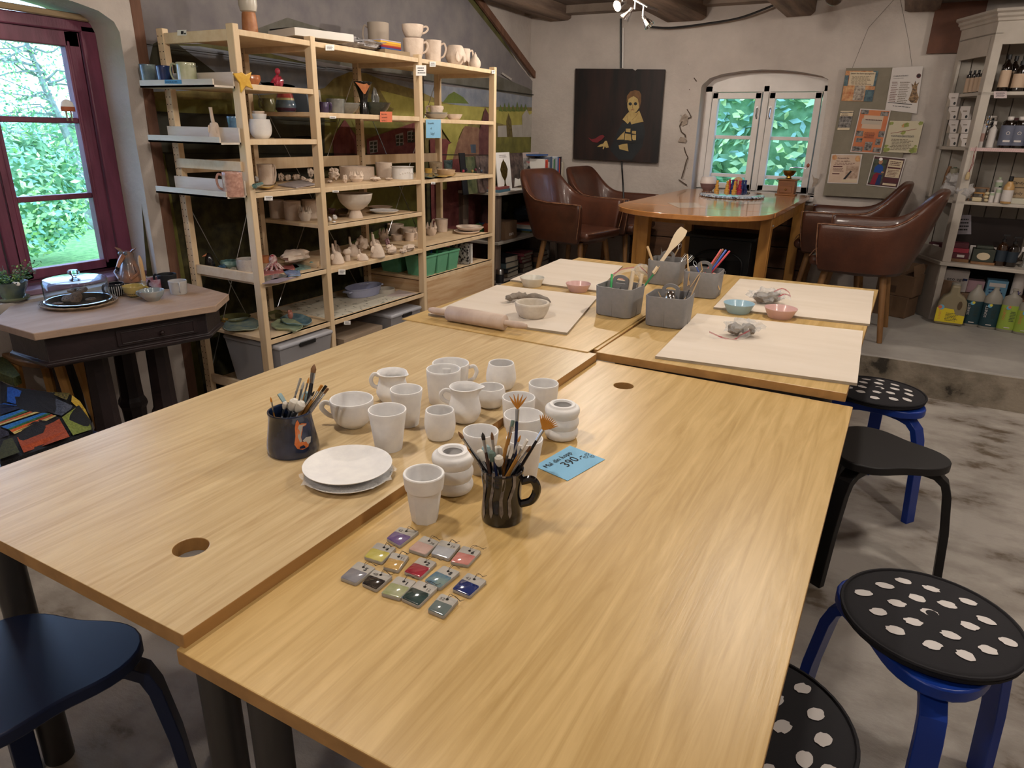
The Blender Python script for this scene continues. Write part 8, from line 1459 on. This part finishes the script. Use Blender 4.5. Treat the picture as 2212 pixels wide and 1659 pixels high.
# counter
for i, (px, y, dz, h_, m, n_) in enumerate(((2021, 5.97, 0, .016, M('blue_box', '26406a', .6), 'blue flat box at the bottom of the pile in the slanted bay'), (2021, 5.97, .017, .03, M('dark_red_box', '4a1420', .6), 'dark red box, middle of the pile in the slanted bay'), (2022, 5.97, .048, .05, M('maroon_box', '3c141c', .6), 'maroon box with white label on top of the pile in the slanted bay'))): cbox(n_, px, y, CZ[0]+dz, .09, .07, 0, m, rz=-.3, h=h_, group='red boxes in the slanted bay', art=(lambda a, t, w, d, H: a.rect(.3, .4, .75, .75, wl_)) if i == 2 else None)
p = ci(2110, 520, 6.02, CZ[0]); t = thing('dark_board', 'dark brown board leaning at the back of the counter', 'board', p); B().bb((-.14, -.01, 0), (.27, .01, .29)).obj('board_panel', M('dark_brown_board', '22130f', .6), t)
tagcard(2061, 464, 2098, 506, M('lilac_white_paper', 'a09aa2', .8), 4, 'handwritten white sheet on the dark board', 'paper_sheet', writing=[], pl=dict(y=5.995))
slabw('white_card', 'white card leaning behind the green tin', 'card', ci(2128, 520, 5.93, 0).x, 5.93, .16, .004, -.2, CZ[0]+.001, .1, wl_)
dr_ = M('dark_red_box', '4a1420', .6)
for k, (dz, h_, n_) in enumerate(((.0, .022, 'brown tray under the red soap packs'), (.023, .04, 'lower red soap pack with white label'), (.064, .03, 'middle pink and red soap pack'), (.095, .035, 'upper dark red soap pack'))): cbox(n_+' on the counter', 2071, 5.80, CZ[0]+dz, .11, .09, 0, [ow, dr_, M('pink_red_pack', '8a2436', .5), dr_][k], name='soap_pack' if k else 'tray', cat='soap pack' if k else 'tray', h=h_, art=(lambda a, t, w, d, H: a.rect(.35, .25, .75, .7, wl_)) if k == 1 else None)
gt = M('dark_green_tin', '30342c', .45); t = cbox('dark green tin box with oval cream label on the counter', 2120, 5.78, CZ[0]+.018, .13, .10, 0, gt, name='tin_box', h=.085, art=lambda a, t, w, d, H: a.disc(.5, .45, .3, cr, .3, 18)); B().box((0, 0, .095), (.1, .07, .02)).obj('lid', gt, t, bev=.004); cbox('brown wooden tray under the green tin', 2120, 5.78, CZ[0], .14, .11, 0, ow, name='tray', cat='tray', h=.017)
PUMP = [(.95, 0), (1, .02), (1, .55), (.85, .66), (.4, .72), (.4, .78), (0, .78)]
for px, y, ty, n_ in ((2156, 5.76, 506, 'left brown pump bottle'), (2180, 5.76, 511, 'right dark pump bottle')):
    t = bottle(n_+' on the counter', px, y, CZ[0], ty, .034, M('brown_glass', '2a1608', .1, coat=1) if 'left' in n_ else amber, M('dark_blue_label', '1d2833', .6), None, prof=PUMP, lz=(.15, .5), group='brown pump bottles', name='pump_bottle'); H = VH(t.location, ty); B().tube([(0, 0, H*.77), (0, 0, H*.95)], .005, 8).box((.006, 0, H*.97), (.04, .014, H*.05)).lathe([(.014, H*.76), (.014, H*.84), (0, H*.84)], (0, 0, 0), 14).obj('pump', dark, t)
# under the counter
cbox('open brown crate board standing behind the yellow jug', 2030, 5.74, .2, .12, .02, 606, M('carton_brown', '6f5642', .85), name='carton', rz=-.5)
t = cbox('white carton lettered eco ego under the counter', 2058, 5.86, .40, .15, .10, 582, wl_, name='carton'); text('eco ego', (-.055, -.052, .075), (1, 0, 0), (0, 0, 1), .034, ink, t, world=False); a = Art((-.07, -.0505, 0), (.14, 0, 0), (0, 0, .1), (0, -1, 0)); a.rect(0, .05, .3, .2, dark); a.rect(.8, .8, 1, .95, M('navy_cloth', '1c2c58', .8)); a.obj('print', t, world=False)
cbox('pink carton under the counter', 2098, 5.88, .40, .13, .1, 604, M('pink_carton', 'a5848c', .7), name='carton'); cbox('light blue carton with dark print under the counter', 2142, 5.84, .33, .12, .1, 604, M('blue_carton', '5f8aa5', .7), name='carton', art=lambda a, t, w, d, H: (a.rect(.1, .75, .9, .9, wl_), a.scribble(.1, .1, .9, .7, 5, M('navy_cloth', '1c2c58', .8))))
for px, w, z1, n_, m in ((2078, .34, .398, 'brown storage crate under the counter holding the cartons', M('carton_brown', '6f5642', .85)), (2200, .2, .40, 'brown wooden crate under the counter carrying the spray bottle', M('brown_crate', '6b4a36', .8, c2='7d5a44', scale=6))): cbox(n_, px, 5.86, .2, w, .2, 0, m, name='crate', h=z1-.202)
cbox('flat blue-grey crate under the light blue carton', 2146, 5.86, .2, .12, .16, 0, dark, name='crate', h=.128)
t = bottle('white trigger spray bottle with purple scribble standing on the brown crate', 2192, 5.80, .40, 535, .036, M('grey_liquid', '6d6a64', .3), wl_, None, prof=[(1, 0), (1, .6), (.4, .7), (.3, .8), (.3, .82), (0, .82)], lz=(.08, .58), name='spray_bottle'); H = VH(t.location, 535)
B().tube([(0, 0, H*.8), (0, 0, H*.92)], .014, 10).box((-.005, 0, H*.96), (.06, .02, H*.09)).tube([(-.03, 0, H*.92), (-.045, 0, H*.8)], .005, 6).obj('trigger_head', wl_, t); a = Art((0, -.0375, 0), (1, 0, 0), (0, 0, 1), (0, -1, 0)); a.line([(-.02, .06), (-.01, .03), (.005, .055), (.01, .03), (.018, .05)], .004, M('purple_ink', '3c3478', .7)); a.obj('scribble', t, world=False)
# floor bottles
lime = M('lime_label', '8aa03c', .6); teal_ = M('petrol_label', '16343c', .6); yel_ = M('yellow_label', 'c9b424', .6); milky = M('milky_plastic', '8f8a80', .4, alpha=.85); logo = [M('logo_blue', '5f9ab8', .6), M('logo_yellow', 'c9b83c', .6), M('logo_orange', 'c56a44', .6)]
def fart(side):
    def f(t, r, H, sy=.6):
        a = Art((0, -r*.62-.0015, 0), (1, 0, 0), (0, 0, 1), (0, -1, 0)); a.disc(-r*.3, H*.57, .013, logo[0], n=14); a.disc(-r*.2, H*.585, .009, logo[1 if side else 2], n=12); a.scribble(0, H*.25, r*.6, H*.5, 7, M('small_print', '2c3a34', .8)); a.rect(-r*.3, H*.1, r*.3, H*.12, wl_); a.obj('logo_print', t, world=False); text('SONETT', (-r*.45, -r*.62-.002, H*.28), (0, 0, 1), (-1, 0, 0), .022, wl_ if side else logo[2], t, world=False)
    return f
DUCK = [(.95, 0), (1, .02), (1, .68), (.9, .78), (.5, .88), (.3, .94), (.28, 1), (0, 1)]; PUSH = [(.95, 0), (1, .02), (1, .72), (.9, .8), (.4, .86), (.25, .9), (.25, .95), (.35, .96), (.3, 1), (0, 1)]
for px, y, ty, lm_, sd_, prof, n_ in ((2094, 5.66, 615, teal_, 1, DUCK, 'left of the two duck-necked cleaner bottles with petrol label'), (2131, 5.64, 621, teal_, 1, DUCK, 'right of the two duck-necked cleaner bottles with petrol label'), (2170, 5.62, 624, lime, 0, PUSH, 'left of the two bottles with lime green label on the floor'), (2206, 5.60, 640, lime, 0, PUSH, 'right of the two bottles with lime green label on the floor')): bottle(n_, px, y, .2, ty, .054, milky, lm_, None, prof=prof, sy=.62, lz=(.06, .62), group='cleaning bottles on the platform', name='cleaning_bottle', art=fart(sd_))
p = ci(2046, 650, 5.62, .2)
for i in range(5): p.x += (2046-PR(p)[0])*PR(p)[2]/FPX/1.1
H = VH(p, 611); t = thing('detergent_jug', 'large detergent jug with handle and bright yellow label on the platform', 'jug', p); o = [(-.085, 0), (.085, 0), (.09, .03), (.09, .13), (.085, .17), (.06, .205), (.03, .22), (.028, H-.012), (-.028, H-.012), (-.03, .22), (-.06, .20), (-.085, .16), (-.09, .12), (-.09, .03)]
out = [(x, -.04, z) for x, z in o]; B().prism(out, (0, .08, 0)).obj('jug_body', M('milky_tan', '857a62', .35, alpha=.9), t, bev=.015, segs=3); B().lathe([(.03, H-.035), (.03, H), (0, H)], (0, 0, 0), 18).obj('cap', milky, t)
a = Art((0, -.0415, 0), (1, 0, 0), (0, 0, 1), (0, -1, 0)); a.poly([(-.086, .02), (.086, .02), (.086, .075), (.03, .08), (.015, .115), (-.086, .12)], yel_); a.disc(-.06, .122, .018, logo[0], n=16); a.disc(-.068, .122, .012, logo[2], n=14); a.scribble(-.03, .03, .05, .09, 6, M('small_print', '2c3a34', .8)); a.disc(.045, .145, .014, M('jug_hole', '4a3a26', .6), .03, 16); a.obj('label_print', t, world=False); text('SONETT', (-.055, -.043, .035), (0, 0, 1), (-1, 0, 0), .02, logo[2], t, world=False)
# cardboard boxes
cbm = M('cardboard', '5c4532', .85, c2='6b523c', scale=5)
def carton2(c, w, d, h, rz, label, open_=False):
    t = thing('cardboard_box', label, 'box', c, (0, 0, rz), 'brown cardboard boxes beside the cabinet'); B().box((0, 0, h/2), (w, d, h)).obj('box_body', cbm, t, bev=.002)
    a = Art((-w/2, -d/2, 0), (1, 0, 0), (0, 0, 1), (0, -1, 0)); a.rect(w*.3, .02, w*.55, .07, M('tape', '4a3626', .6)); a.obj('tape', t, world=False); a = Art((-w/2, -d/2, 0), (0, 1, 0), (0, 0, 1), (-1, 0, 0)); a.rect(.03, h*.2, .11, h*.75, wl_); a.scribble(.04, h*.3, .1, h*.65, 4, ink); a.obj('sticker', t, world=False)
    if open_:
        for (x, y, rx, ry, fw, fd) in ((-w/2-.03, 0, 0, -.9, .1, d), (w/2-.01, .0, 0, 1.35, .09, d), (0, d/2, .9, 0, w*.9, .08)): B().box((x*.92, y+(fd*.3 if rx else 0), h+.03), (fw, fd, .003), rot=(rx, ry, 0)).obj('box_flap', cbm, t)
    return t
carton2((.045, 5.74, .201), .25, .20, .15, -.35, 'lower sealed brown cardboard box beside the cabinet'); carton2((.06, 5.745, .3525), .25, .19, .15, -.32, 'upper brown cardboard box with open flaps beside the cabinet', True)
